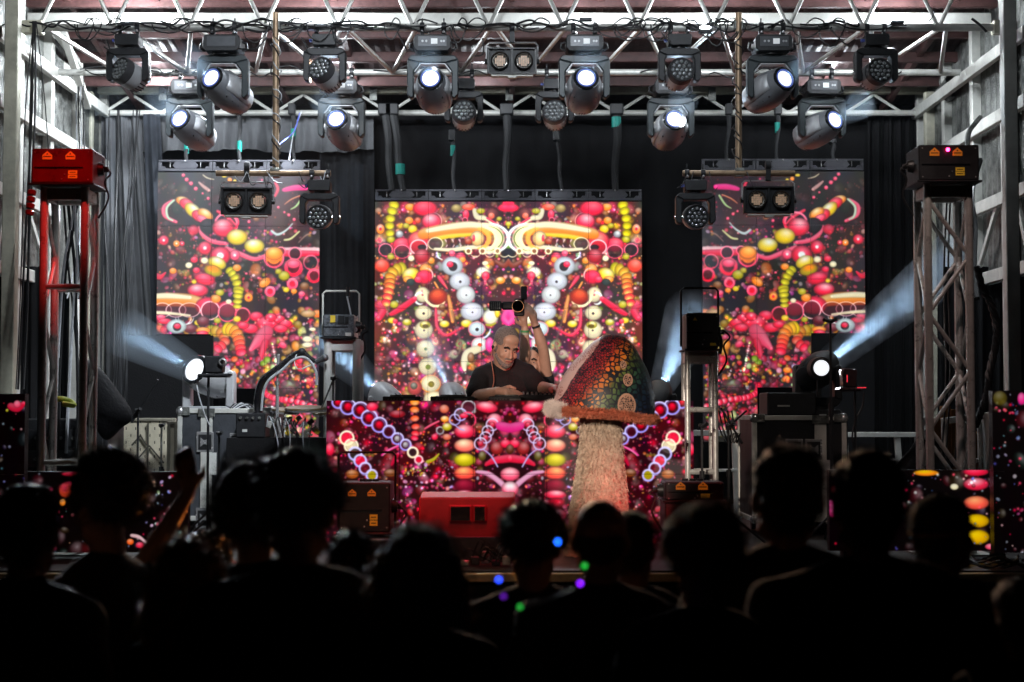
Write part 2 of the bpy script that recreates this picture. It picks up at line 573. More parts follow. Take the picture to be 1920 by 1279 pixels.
    def worm(s, pts, r, r1=None, n=6, c=RED, top=None, flat=0.7, jit=0.0, c2=None):
        r1 = r if r1 is None else r1
        q = catmull([(a, b, 0) for a, b in pts], 10)
        for i in range(n):
            f = i / max(1, n - 1)
            p = q[int(f * (len(q) - 1))]
            p2 = q[min(len(q) - 1, int(f * (len(q) - 1)) + 1)]
            p1 = q[max(0, int(f * (len(q) - 1)) - 1)]
            an = math.atan2(p2.y - p1.y, p2.x - p1.x) + PI / 2
            cc = c if c2 is None else tuple(a + (b - a) * f for a, b in zip(c, c2))
            R_ = r + (r1 - r) * f
            s.disc(p.x, p.y, R_, R_ * flat, c=cc, top=top, ang=an)

    def eye(s, x, y, r, c=WHT, hole=0.22, hc=DRK, ry=None, tint=None):
        """pale round bead with a dark bore"""
        s.disc(x, y, r, ry, c=tuple(q * 0.86 for q in c), top=c, shade=0.35)
        if tint: s.ring(x, y, r * 1.03, r * 0.12, c=tint, ry=(ry or r) * 1.03, al=0.7)
        s.ring(x, y, r * 0.62, r * 0.07, c=GRY, al=0.35, ry=(ry or r) * 0.62)
        s.disc(x + r * 0.05, y + r * 0.05, r * hole, c=hc, top=hc)

    def glow(s, x, y, r, c=WHT, al=1.0):
        w = s._w(x, y, r * 2.2, r * 2.2, 1)
        if not w: return
        sj, si, dx, dy, rx, ry = w
        d2 = (dx * dx + dy * dy) / (rx / 2.2) ** 2
        m = (np.exp(-d2 * 1.1) * al)[..., None]
        s.a[sj, si] += m * np.asarray(c, np.float32)

    def scatter(s, n, box, rr, cols, al=0.9, glowy=0.3, flat=1.0):
        x0, y0, x1, y1 = box
        for _ in range(n):
            x = s.rs.uniform(x0, x1); y = s.rs.uniform(y0, y1)
            r = rr[0] + (rr[1] - rr[0]) * s.rs.rand() ** 1.8
            c = cols[s.rs.randint(len(cols))]
            if s.rs.rand() < glowy:
                s.glow(x, y, r * 0.6, c, 0.9)
            else:
                s.disc(x, y, r, r * s.rs.uniform(0.65, 1) * flat, c=tuple(q * s.rs.uniform(0.6, 1) for q in c), ang=s.rs.uniform(0, 3), al=al, soft=0.35)

    def image(s, name, mirror=False, flip=False, gain=1.0, soft=7):
        a = s.a
        if mirror:
            a = np.concatenate([a, a[:, ::-1]], 1)
        if flip:
            a = a[:, ::-1]
        # the light spill between neighbouring dots
        b = a.copy()
        b[1:-1, 1:-1] = (a[1:-1, 1:-1] * 4 + a[:-2, 1:-1] + a[2:, 1:-1] + a[1:-1, :-2] + a[1:-1, 2:]) / 8
        for _ in range(soft):
            c_ = b.copy()
            c_[1:-1, 1:-1] = (b[1:-1, 1:-1] * 4 + b[:-2, 1:-1] + b[2:, 1:-1] + b[1:-1, :-2] + b[1:-1, 2:]) / 8
            b = c_
        lum = b.mean(2, keepdims=True)
        b = lum + (b - lum) * 1.25
        b = np.clip(b * gain, 0, 1)
        h, w, _ = b.shape
        im = bpy.data.images.new(name, w, h, alpha=False)
        out = np.ones((h, w, 4), np.float32)
        out[..., :3] = b[::-1]
        im.pixels.foreach_set(out.ravel())
        im.update()
        im.pack()
        return im


# --- the side screens
L = Pic(296, 322, 602, 832, 2, (0.155, 0.14, 0.15), 3, 0.6)
L.z(290, 290, 4.7375)
L.scatter(70, (20, 180, 1480, 800), (6, 60), [(0.3, 0.27, 0.26), (0.16, 0.13, 0.15), (0.36, 0.28, 0.2), (0.4, 0.14, 0.2)], 0.35, 0)
L.scatter(500, (20, 640, 1480, 1300), (5, 26), [RED, RED, PINK, (0.6, 0.08, 0.2), ORG, MAG, OLV, MAR, PALE], 0.7, 0.25)
L.scatter(120, (20, 180, 1480, 700), (4, 16), [RED, PINK, (0.6, 0.08, 0.2), BRN, MAR], 0.5, 0.3)
L.scatter(110, (20, 780, 1480, 1300), (8, 60), [MAR, RED, (0.5, 0.14, 0.2), BRN, PINK, (0.2, 0.16, 0.17), ORG], 0.6, 0.1)
for x, y, r in ((255, 175, 18), (285, 215, 20), (325, 250, 20), (368, 297, 20), (430, 340, 12), (480, 385, 16)): L.disc(x, y, r, c=PINK)
L.stroke([(395, 240), (440, 280), (490, 315)], 22, 38, c=(0.8, 0.6, 0.58))
L.stroke([(430, 172), (470, 200), (530, 215)], 14, c=CREAM, al=0.5)
L.disc(620, 185, 25, 14, c=YEL); L.disc(670, 218, 22, c=ORG); L.disc(715, 230, 18, c=YEL)
L.stroke([(1075, 240), (1100, 300), (1075, 365)], 30, c=RED)
L.stroke([(1150, 310), (1250, 290), (1360, 290)], 44, 60, c=MAG)
L.stroke([(1160, 440), (1220, 395), (1300, 360)], 12, 18, c=(0.8, 0.5, 0.35))
L.stroke([(1215, 485), (1270, 450), (1325, 365)], 12, 26, c=(0.72, 0.85, 0.6))
L.stroke([(1045, 675), (1100, 708), (1170, 675), (1235, 612)], 30, 16, c=(0.8, 0.86, 0.86))
L.stroke([(1160, 758), (1220, 745), (1298, 678)], 22, 20, c=(0.86, 0.86, 0.62))
L.stroke([(1290, 780), (1350, 720), (1400, 700)], 16, 16, c=(0.6, 0.45, 0.4), al=0.5)
for x, y, r in ((1105, 465, 14), (1160, 510, 12), (1200, 535, 16), (1248, 575, 16), (990, 675, 13), (845, 595, 16)): L.disc(x, y, r, c=PINK)
L.disc(910, 572, 30, 22, c=BRN)
L.stroke([(160, 405), (85, 460), (95, 545), (200, 600)], 34, 40, c=PINK)
L.stroke([(175, 400), (110, 470), (120, 555), (165, 585)], 26, 20, c=(0.78, 0.9, 0.78))
L.disc(200, 470, 50, 60, c=(0.14, 0.2, 0.16), top=(0.2, 0.25, 0.2), al=0.7)
L.disc(255, 410, 70, 42, c=ORG, top=CREAM, ang=0.3); L.disc(290, 440, 72, 50, c=RED, ang=0.5)
L.disc(345, 495, 88, 56, c=YEL, top=WHT, ang=0.7); L.disc(400, 545, 70, 50, c=RED, ang=0.5); L.disc(455, 530, 76, 48, c=ORG, top=CREAM, ang=0.6)
L.disc(430, 575, 60, 34, c=PINK, ang=0.5)
L.stroke([(400, 640), (430, 710), (520, 770), (640, 790)], 30, 50, c=PINK)
L.stroke([(560, 500), (660, 560), (740, 640)], 36, 24, c=RED)
L.ring(640, 620, 110, 22, c=PINK); L.ring(700, 600, 60, 16, c=RED)
L.disc(480, 635, 74, 66, c=(0.12, 0.12, 0.13), top=(0.2, 0.2, 0.22))
L.disc(615, 650, 98, 82, c=RED, top=PALE); L.disc(740, 732, 94, 72, c=YEL, top=CREAM); L.disc(895, 812, 92, 66, c=YEL, top=WHT)
L.stroke([(640, 830), (760, 880), (900, 930), (1010, 890)], 50, 40, c=PINK)
L.stroke([(1000, 845), (1200, 850), (1475, 845)], 50, 60, c=PALE); L.stroke([(1020, 875), (1250, 880), (1475, 880)], 60, 60, c=RED)
L.ring(1130, 862, 46, 12, c=PINK, fill=MAR); L.ring(1257, 880, 62, 14, c=PINK, fill=DRK)
L.disc(350, 670, 52, 46, c=RED, al=0.8); L.stroke([(330, 700), (370, 760)], 40, 16, c=RED, al=0.6)
L.ring(1070, 920, 92, 18, c=PINK, fill=ORG); L.disc(1070, 880, 80, 60, c=ORG, top=(0.98, 0.8, 0.5)); L.arc(1070, 925, 60, 20, 20, 160, c=MAR)
L.ring(1245, 1005, 84, 34, c=RED, fill=MAR); L.disc(1245, 975, 62, 40, c=PINK)
L.ring(1430, 1078, 66, 26, c=RED, fill=MAR); L.ring(1236, 1150, 52, 26, c=PINK, fill=RED)
L.ring(1400, 960, 70, 14, c=PINK, al=0.7)
for x, y, r, c in ((85, 760, 46, RED), (455, 830, 62, RED), (200, 790, 32, ORG), (250, 790, 24, RED), (720, 895, 48, PINK)):
    L.disc(x, y, r, c=c, core=(WHT, 0.25))
L.disc(590, 900, 92, 84, c=RED, core=(WHT, 0.35)); L.disc(565, 965, 84, 56, c=YEL, top=WHT, ang=0.4)
L.disc(530, 1035, 84, 50, c=OLV, top=ORG, ang=0.3); L.disc(455, 1110, 94, 54, c=RED, ang=0.2); L.disc(395, 1205, 92, 58, c=RED, top=PALE, ang=0.1)
for x, y, r, c in ((360, 935, 36, RED), (452, 942, 36, CREAM), (312, 985, 34, CREAM), (380, 1030, 34, RED), (170, 1035, 34, ORG), (240, 1062, 20, BRN), (740, 1008, 40, ORG),
                   (825, 1060, 14, PINK), (890, 1076, 16, PALE), (935, 1100, 14, PINK), (1180, 1202, 30, YEL), (1250, 1216, 30, ORG), (1320, 1240, 32, PINK), (1345, 1170, 44, BRN),
                   (1160, 1080, 52, OLV), (1110, 1040, 30, OLV), (590, 1230, 32, YEL), (540, 1272, 32, ORG), (360, 1130, 24, YEL)):
    L.disc(x, y, r, r * 0.85, c=c)
L.stroke([(30, 1080), (60, 1090), (105, 1050)], 60, 20, c=RED)
L.disc(990, 1140, 58, 38, c=ORG, ang=-0.6); L.ring(1036, 1216, 44, 22, c=PINK, fill=RED); L.disc(846, 1262, 36, c=ORG, core=(RED, 0.3))
L.worm([(672, 1030), (715, 1085), (745, 1160), (755, 1260)], 40, 46, 6, c=OLV, top=(0.9, 0.88, 0.35))
L.z(290, 540, 4.2625)
L.scatter(900, (20, 240, 1310, 1200), (6, 26), [RED, RED, PINK, (0.6, 0.08, 0.2), MAG, ORG, MAR, PALE, OLV], 0.8, 0.25)
L.scatter(420, (20, 240, 1310, 1200), (8, 52), [MAR, RED, RED, (0.5, 0.14, 0.2), BRN, PINK, (0.2, 0.16, 0.17), ORG, OLV, CREAM], 0.75, 0.12)
L.disc(355, 20, 84, 50, c=RED, top=PALE)
L.stroke([(0, 100), (120, 95), (300, 105), (420, 140)], 110, 90, c=ORG, top=CREAM, al=1)
L.stroke([(0, 70), (120, 65), (300, 80)], 50, 40, c=CREAM)
L.disc(440, 150, 105, 76, c=RED, top=PINK); L.disc(592, 172, 84, 68, c=RED, top=PINK)
for x, r in ((70, 78), (180, 84), (290, 88)): L.ring(x, 180, r, 9, c=PALE, ry=60, fill=MAR, fa=0.45)
L.ring(455, 185, 78, 11, c=PALE, fill=DRK, fa=0.55); L.ring(592, 200, 78, 11, c=PINK, fill=DRK, fa=0.55); L.ring(715, 222, 66, 15, c=RED, fill=MAR)
L.stroke([(0, 200), (120, 205), (300, 225)], 34, 24, c=CREAM)
L.arc(240, 240, 62, 12, 0, 180, c=WHT); L.arc(262, 235, 62, 10, 0, 180, c=WHT)
L.disc(90, 270, 60, 24, c=RED); L.disc(60, 235, 40, 18, c=PINK); L.disc(300, 330, 60, 36, c=MAR)
L.eye(186, 312, 80, c=(0.85, 0.92, 0.92), hole=0.42, hc=DRK, ry=58); L.disc(192, 310, 30, 24, c=RED)
for x, y, r, c in ((355, 282, 28, YEL), (512, 265, 30, OLV), (670, 252, 32, YEL), (602, 112, 26, CREAM), (530, 40, 36, OLV), (500, 90, 42, ORG), (400, 270, 52, MAR)): L.disc(x, y, r, r * 0.8, c=c)
L.worm([(682, 10), (675, 65), (672, 150)], 46, 38, 5, c=OLV, top=(0.95, 0.9, 0.4), flat=0.55)
L.disc(762, 80, 36, c=ORG, core=(RED, 0.3)); L.ring(932, 30, 44, 20, c=PINK, fill=RED)
L.scatter(60, (820, 180, 1320, 560), (14, 44), [RED, RED, PINK, ORG, MAR, OLV], 0.9, 0.1)
for x, y, rx, ry in ((825, 232, 58, 40), (915, 285, 96, 56), (1010, 255, 48, 36), (1060, 292, 54, 34), (780, 330, 66, 40), (720, 305, 50, 30), (940, 240, 50, 36), (1020, 330, 60, 34)): L.disc(x, y, rx, ry, c=RED)
L.worm([(460, 350), (540, 360), (575, 430), (520, 490)], 50, 40, 7, c=OLV, c2=RED, flat=0.8)
L.worm([(590, 330), (660, 360), (690, 440), (705, 520)], 56, 46, 8, c=YEL, c2=RED, flat=0.7)
L.stroke([(910, 350), (850, 420), (780, 500)], 130, 40, c=PINK); L.stroke([(900, 430), (880, 500), (860, 580)], 60, 30, c=RED)
L.disc(400, 345, 60, 28, c=ORG); L.disc(395, 372, 50, 26, c=RED)
L.scatter(150, (460, 560, 1310, 800), (10, 32), [RED, RED, PINK, MAR, RED, ORG, OLV, CREAM], 0.9, 0.15)
L.scatter(50, (900, 780, 1320, 1100), (8, 30), [RED, PINK, MAR, RED], 0.8, 0.15)
for i in range(12): L.glow(955 + i * 4, 455 + i * 20, 8, WHT, 0.7)
for i in range(14): L.glow(1130 - i * 24, 185 + (i % 4) * 20 + i * 6, 8, CREAM, 0.5)
L.disc(655, 670, 36, 26, c=ORG); L.disc(1240, 210, 62, 30, c=(0.7, 0.55, 0.35)); L.disc(1235, 412, 42, 26, c=CREAM); L.disc(1235, 458, 46, 22, c=CREAM); L.disc(1275, 335, 30, 16, c=CREAM)
L.worm([(885, 790), (905, 850), (990, 890), (1120, 905), (1300, 960)], 24, 28, 16, c=RED, top=PALE, flat=1)
L.stroke([(700, 800), (760, 700), (830, 820)], 8, 8, c=DRK); L.disc(1100, 800, 90, 60, c=(0.2, 0.17, 0.17), al=0.7)
IMG_SIDE_L = L.image('side screen picture', gain=1.08)
L.a *= 0.93
L.a = np.clip((L.a - 0.06) * 1.08, 0, 9)  # right picture darkened; the left keeps the lift of haze in its colour
IMG_SIDE_R = L.image('side screen picture mirrored', flip=True)

# --- the big centre screen (left half, then mirrored)
C = Pic(703, 377, 954, 880, 2, (0.22, 0.14, 0.15), 5, 0.7)
C.z(700, 350, 6.092)
C.scatter(220, (20, 200, 1550, 3200), (10, 60), [MAR, (0.5, 0.12, 0.16), BRN, (0.2, 0.16, 0.18), RED, (0.4, 0.3, 0.12), (0.16, 0.2, 0.22)], 0.6, 0.0)
C.scatter(460, (20, 180, 1550, 2600), (14, 75), [MAR, RED, PINK, ORG, RED, (0.6, 0.3, 0.15), OLV, (0.5, 0.2, 0.25), CREAM, MAG, BRN], 0.62, 0.12)
C.scatter(1100, (20, 180, 1550, 2600), (7, 30), [RED, RED, PINK, (0.65, 0.1, 0.2), ORG, MAG, OLV, PALE, (0.5, 0.3, 0.15), CREAM], 0.7, 0.3)
C.scatter(160, (20, 760, 1550, 2600), (6, 26), [RED, PINK, ORG, OLV, PALE, MAR], 0.8, 0.3)
C.worm([(235, 200), (200, 330), (185, 470), (200, 600)], 62, 52, 6, c=OLV, top=(0.93, 0.88, 0.25), flat=0.8)
C.disc(420, 225, 60, 44, c=ORG); C.disc(590, 240, 140, 90, c=RED, top=(0.95, 0.45, 0.5)); C.disc(665, 390, 112, 92, c=RED, top=PALE); C.arc(680, 390, 100, 8, 270, 60, c=PALE)
C.disc(80, 480, 50, 60, c=ORG, top=PALE, core=(RED, 0.3)); C.disc(300, 540, 46, 44, c=GRY, top=WHT)
C.disc(410, 380, 50, 44, c=ORG); C.disc(375, 440, 40, 32, c=OLV); C.disc(450, 480, 56, 50, c=YEL); C.disc(510, 380, 40, c=(0.75, 0.25, 0.15))
C.disc(950, 240, 64, 50, c=(0.5, 0.42, 0.25), top=(0.75, 0.7, 0.5)); C.disc(1090, 225, 80, 40, c=(0.9, 0.3, 0.2)); C.disc(1060, 310, 40, 60, c=RED)
C.ring(1050, 375, 34, 10, c=PINK, fill=MAR)
C.stroke([(1160, 260), (1190, 340), (1290, 360), (1400, 440)], 70, 40, c=CREAM); C.disc(1230, 270, 50, 34, c=OLV)
C.disc(1360, 300, 80, 64, c=(0.3, 0.14, 0.16), top=(0.5, 0.3, 0.3)); C.disc(1350, 325, 40, c=(0.9, 0.4, 0.3)); C.disc(1510, 235, 90, 46, c=RED, top=PINK)
C.stroke([(1300, 350), (1380, 400), (1440, 440)], 30, 20, c=RED); C.disc(1545, 420, 36, 30, c=OLV); C.disc(1560, 460, 30, 20, c=OLV)
C.disc(1440, 360, 34, 26, c=OLV)
# the fat horizontal tube of fused rings
C.disc(330, 660, 110, 84, c=RED, top=(0.97, 0.5, 0.55)); C.disc(520, 620, 130, 118, c=RED, top=(0.98, 0.6, 0.55))
C.stroke([(560, 540), (800, 500), (1100, 470), (1350, 500)], 150, 150, c=ORG, top=CREAM, al=1)
C.stroke([(620, 500), (900, 450), (1150, 430), (1400, 480)], 70, 80, c=CREAM)
C.stroke([(700, 590), (900, 560), (1150, 540)], 60, 50, c=YEL)
C.ring(140, 720, 84, 14, c=PINK, fill=DRK, ry=76); C.ring(330, 740, 96, 12, c=PINK, fill=DRK, fa=0.6, ry=80); C.ring(520, 690, 102, 16, c=PALE, fill=(0.55, 0.1, 0.15), fa=0.6, ry=90); C.disc(560, 690, 50, 30, c=DRK, top=DRK)
C.ring(710, 650, 90, 12, c=CREAM, fill=(0.25, 0.2, 0.2), ry=76)
for x in (820, 900, 980, 1060): C.stroke([(x, 600), (x + 30, 650), (x + 10, 690)], 22, 14, c=PALE); C.disc(x + 45, 630, 26, 44, c=(0.3, 0.18, 0.1), top=MAR)
C.stroke([(700, 710), (900, 720), (1150, 690), (1350, 700)], 44, 60, c=CREAM)
C.arc(1230, 590, 220, 110, 270, 80, c=CREAM, ry=140); C.arc(1190, 590, 130, 60, 270, 90, c=(0.95, 0.7, 0.35), ry=110)
C.disc(1190, 590, 80, 90, c=(0.9, 0.75, 0.5), top=CREAM); C.disc(1090, 620, 46, 40, c=(0.6, 0.2, 0.1)); C.disc(1150, 585, 16, 40, c=RED)
C.arc(1310, 590, 235, 46, 275, 75, c=WHT, ry=165); C.arc(1290, 590, 190, 14, 280, 80, c=(0.25, 0.35, 0.1), ry=140)
C.arc(1250, 590, 150, 34, 280, 80, c=CREAM, ry=125)
for x in (1090, 1250, 1420, 1590): C.ring(x, 735, 42, 20, c=CREAM, fill=(0.5, 0.35, 0.2)); C.arc(x + 80, 740, 60, 12, 0, 180, c=CREAM)
for x, y, r, c in ((200, 795, 42, OLV), (435, 815, 40, CREAM), (660, 840, 44, ORG), (200, 600, 44, OLV), (100, 900, 90, (0.85, 0.25, 0.18)), (560, 790, 90, (0.6, 0.08, 0.14)), (600, 940, 70, ORG), (1000, 800, 60, RED),
                   (1020, 830, 40, ORG), (900, 760, 40, PINK)): C.disc(x, y, r, r * 0.9, c=c)
C.worm([(330, 930), (240, 960), (190, 1050), (190, 1130), (170, 1230), (150, 1330)], 74, 60, 9, c=OLV, c2=RED, top=(0.95, 0.9, 0.5), flat=0.75)
C.disc(430, 1000, 100, 76, c=YEL, top=CREAM, ang=-0.3); C.disc(400, 1060, 60, 40, c=ORG); C.disc(430, 1090, 50, 40, c=(0.15, 0.2, 0.2), top=(0.2, 0.25, 0.25))
C.disc(585, 1030, 96, 80, c=RED, top=PINK); C.arc(600, 1010, 80, 18, 270, 30, c=PALE); C.disc(520, 1060, 50, 40, c=RED)
C.stroke([(700, 1090), (750, 1180), (770, 1260)], 30, 18, c=ORG); C.stroke([(750, 1030), (800, 1100), (850, 1170)], 60, 20, c=RED); C.stroke([(820, 1110), (850, 1160)], 18, 14, c=OLV)
C.arc(780, 760, 60, 20, 90, 200, c=LAV); C.arc(800, 760, 70, 18, 90, 200, c=WHT)
C.eye(905, 905, 122, c=(0.86, 0.9, 0.93), hole=0.42, ry=110); C.disc(880, 885, 40, 36, c=RED)
C.eye(990, 1080, 120, c=(0.88, 0.9, 0.93), hole=0.12, ry=104); C.eye(1060, 1235, 110, c=(0.9, 0.92, 0.92), hole=0.08, ry=104)
C.eye(565, 1235, 84, c=CREAM, hole=0.1, ry=90); C.stroke([(560, 1190), (565, 1260)], 30, 20, c=RED)
C.disc(1280, 870, 40, 26, c=CREAM); C.stroke([(1260, 880), (1310, 930)], 40, 20, c=CREAM); C.disc(1250, 975, 76, 62, c=CREAM, top=WHT); C.disc(1285, 1020, 48, 54, c=RED); C.stroke([(1280, 1060), (1275, 1140)], 60, 20, c=PINK)
C.disc(1455, 1070, 56, 44, c=ORG, top=CREAM); C.disc(1340, 1090, 40, 40, c=MAR); C.stroke([(1400, 850), (1500, 900), (1560, 830)], 60, 60, c=(0.45, 0.16, 0.1), al=0.5)
C.z(700, 550, 6.092)
C.disc(740, 40, 110, 96, c=(0.55, 0.12, 0.08), top=(0.85, 0.4, 0.25)); C.arc(720, 30, 120, 34, 30, 190, c=CREAM, ry=120); C.arc(540, 60, 60, 30, 60, 300, c=WHT, ry=70)
C.stroke([(860, 30), (885, 160), (910, 330)], 40, 60, c=(0.85, 0.5, 0.2)); C.stroke([(715, 170), (720, 300), (740, 400), (840, 480), (1000, 400)], 36, 44, c=RED)
C.disc(790, 160, 40, 34, c=BRN); C.disc(800, 240, 36, 30, c=(0.6, 0.4, 0.2))
C.eye(1130, 210, 132, c=(0.9, 0.92, 0.95), hole=0.07, ry=104)
C.disc(1340, 270, 90, 90, c=CREAM, top=WHT); C.stroke([(1290, 360), (1350, 365), (1400, 340)], 30, 24, c=OLV); C.disc(1420, 220, 30, 60, c=YEL)
C.stroke([(1560, 170), (1500, 290), (1560, 360)], 100, 60, c=MAG)
C.disc(1065, 345, 64, 46, c=YEL, top=CREAM); C.disc(815, 350, 60, 42, c=YEL, top=CREAM); C.disc(390, 330, 54, 40, c=OLV, top=CREAM); C.disc(215, 310, 50, 36, c=YEL); C.disc(255, 320, 30, c=RED)
C.eye(1185, 410, 96, c=(0.86, 0.92, 0.94), hole=0.2, ry=86, tint=PINK); C.arc(1220, 400, 120, 26, 0, 90, c=(0.85, 0.9, 0.95))
C.eye(575, 225, 96, c=CREAM, hole=0.15, ry=84); C.eye(580, 420, 104, c=CREAM, hole=0.1, ry=104); C.disc(595, 360, 60, 44, c=OLV, top=CREAM); C.disc(600, 375, 34, 20, c=(0.3, 0.25, 0.08), top=(0.4, 0.3, 0.1))
C.eye(598, 635, 104, c=CREAM, hole=0.16, hc=(0.3, 0.4, 0.1), ry=100); C.eye(625, 838, 106, c=CREAM, hole=0.26, hc=(0.45, 0.5, 0.08), ry=98); C.eye(660, 1035, 114, c=CREAM, hole=0.3, hc=(0.45, 0.4, 0.1), ry=100, tint=ORG); C.eye(700, 1210, 118, c=CREAM, hole=0.3, hc=OLV, ry=90)
C.eye(1215, 590, 92, c=WHT, hole=0.26, hc=(0.8, 0.2, 0.05), ry=84, tint=PINK); C.disc(1330, 590, 50, 90, c=MAG)
C.stroke([(1200, 640), (1080, 690), (1040, 800), (1050, 880)], 110, 50, c=CREAM); C.disc(1120, 740, 40, 60, c=BRN)
C.stroke([(60, 150), (110, 200), (60, 290)], 60, 90, c=RED); C.stroke([(200, 240), (340, 160), (480, 60)], 60, 80, c=RED); C.disc(240, 130, 50, 44, c=OLV)
C.disc(480, 900, 60, 56, c=(0.5, 0.3, 0.2)); C.disc(480, 1080, 84, 90, c=(0.6, 0.22, 0.22), top=(0.8, 0.5, 0.45)); C.disc(470, 1060, 40, 40, c=(0.3, 0.3, 0.25))
C.stroke([(900, 200), (1000, 560), (980, 700)], 40, 40, c=(0.3, 0.2, 0.15), al=0.4)
for x, y in ((265, 685), (410, 795), (355, 830), (497, 920), (185, 990), (110, 1010), (250, 995), (120, 410), (190, 435), (240, 360), (185, 545), (130, 520), (470, 700), (745, 765), (955, 935), (1050, 1025), (860, 850), (40, 1010), (315, 285)):
    C.glow(x, y, 17, (0.9, 0.8, 0.82), 0.9)
C.a[:, -24:] = C.a[:, -24:] * np.linspace(1, 1.12, 24)[None, :, None]
IMG_CENTRE = C.image('centre screen picture', mirror=True, gain=1.12)

# --- the front of the booth
B = Pic(612, 750, 956, 1026, 2, (0.15, 0.035, 0.06), 9, 0.7)
B.z(610, 740, 4.737)
B.scatter(170, (20, 60, 1640, 1330), (10, 60), [(0.35, 0.05, 0.1), (0.25, 0.03, 0.06), MAR, (0.3, 0.1, 0.1), (0.12, 0.03, 0.05), (0.5, 0.08, 0.18), (0.3, 0.22, 0.06)], 0.7, 0.0)
B.scatter(210, (20, 60, 1640, 1330), (10, 62), [RED, (0.6, 0.05, 0.14), MAG, (0.45, 0.04, 0.14), PINK, (0.5, 0.2, 0.08)], 0.6, 0.15)
B.scatter(900, (20, 60, 1640, 1330), (5, 20), [RED, MAG, PINK, (0.6, 0.04, 0.16), (0.8, 0.08, 0.3), (0.4, 0.03, 0.1), PALE, ORG], 0.7, 0.35)
B.scatter(90, (20, 60, 1640, 1330), (4, 16), [RED, PINK, PALE, GRY, MAG], 0.7, 0.5)
for x, y, r in ((110, 60, 60), (200, 100, 76), (310, 130, 80), (390, 200, 78), (480, 262, 74), (565, 322, 62), (640, 385, 58), (710, 440, 56)):
    B.ring(x, y, r, 18, c=LAV, fill=(0.2, 0.03, 0.08), fa=0.8); B.ring(x - 8, y + 4, r * 0.8, 7, c=(0.4, 0.35, 0.8), al=0.7)
    if x < 540: B.disc(x, y, r * 0.5, c=(0.6, 0.05, 0.12), top=RED)
    elif x > 600: B.disc(x, y, r * 0.5, c=GRY, top=WHT, al=0.8)
B.ring(775, 508, 54, 20, c=CREAM, fill=DRK); B.ring(828, 573, 42, 16, c=PALE, fill=RED)
for x, y, r, f in ((190, 380, 70, RED), (230, 450, 68, CREAM), (265, 520, 66, DRK), (310, 582, 62, RED), (355, 650, 60, MAR), (415, 710, 56, OLV)):
    B.ring(x, y, r, 20, c=(LAV if y > 480 else CREAM), fill=f)
B.ring(250, 370, 40, 10, c=RED, al=0.6); B.disc(415, 100, 52, 40, c=RED); B.disc(640, 165, 70, 36, c=(0.5, 0.05, 0.1)); B.disc(40, 480, 40, 60, c=RED)
B.stroke([(500, 535), (560, 490), (650, 450)], 20, 26, c=MAG); B.stroke([(510, 540), (560, 495), (640, 445)], 8, 8, c=PALE); B.stroke([(880, 298), (940, 262), (1010, 228)], 20, 22, c=PINK)
B.stroke([(590, 620), (620, 560), (650, 520)], 30, 40, c=(0.7, 0.05, 0.2)); B.stroke([(860, 95), (930, 140)], 14, 10, c=(0.6, 0.3, 0.3))
B.worm([(790, 60), (790, 180), (800, 300), (790, 380)], 44, 36, 6, c=ORG, c2=RED, flat=0.7)
B.ring(1018, 312, 38, 14, c=GRY, fill=DRK); B.disc(1080, 280, 44, 36, c=OLV, top=CREAM); B.disc(1060, 210, 40, 30, c=ORG, top=CREAM); B.disc(1055, 120, 44, 40, c=(0.8, 0.4, 0.3)); B.disc(1080, 370, 40, 30, c=(0.8, 0.4, 0.3)); B.disc(970, 370, 30, c=RED)
B.stroke([(900, 595), (960, 570), (1010, 520)], 40, 20, c=OLV, al=0.7); B.stroke([(360, 530), (450, 535)], 40, 30, c=OLV, al=0.7)
for y, ry, c, t in ((320, 64, RED, PALE), (446, 60, (0.95, 0.45, 0.4), CREAM), (575, 60, OLV, (0.96, 0.9, 0.35)), (690, 56, (0.93, 0.3, 0.28), (0.98, 0.75, 0.5)), (800, 60, (0.35, 0.03, 0.12), (0.6, 0.15, 0.25)), (880, 40, RED, PALE), (960, 50, MAR, RED), (1060, 56, RED, PALE), (1160, 50, OLV, YEL)):
    B.disc(1238, y, 96, ry, c=c, top=t, soft=0.2)
B.ring(1270, 105, 66, 16, c=GRY, fill=(0.25, 0.1, 0.15)); B.ring(1200, 170, 60, 14, c=LAV); B.ring(1150, 215, 54, 14, c=LAV, al=0.8); B.stroke([(1130, 250), (1200, 300), (1240, 310)], 14, 10, c=LAV)
B.arc(1260, 220, 70, 16, 200, 60, c=PINK); B.disc(1230, 180, 40, 24, c=RED)
B.disc(1430, 105, 100, 50, c=RED, top=PALE, ang=0.15); B.disc(1500, 215, 66, 56, c=PINK, top=PALE); B.stroke([(1570, 190), (1640, 90)], 40, 50, c=MAG)
for x, y, r in ((1480, 260, 60), (1440, 320, 56), (1420, 375, 56), (1375, 430, 60)): B.ring(x, y, r, 14, c=(0.75, 0.7, 0.85)); B.disc(x, y, r * 0.45, c=(0.7, 0.1, 0.2))
B.stroke([(1540, 270), (1640, 290), (1700, 280)], 90, 60, c=MAG); B.stroke([(1420, 620), (1500, 580), (1650, 560)], 30, 90, c=RED); B.stroke([(1340, 680), (1450, 700), (1560, 780), (1640, 870)], 34, 60, c=(0.9, 0.6, 0.75))
B.disc(1520, 470, 60, 60, c=(0.5, 0.1, 0.1)); B.disc(1390, 540, 36, 44, c=(0.3, 0.25, 0.08)); B.disc(1640, 700, 90, 60, c=PINK, top=PALE); B.disc(1640, 830, 80, 70, c=PINK, top=WHT); B.disc(1600, 430, 50, 40, c=RED); B.stroke([(1400, 480), (1470, 540), (1530, 640)], 12, 20, c=LAV)
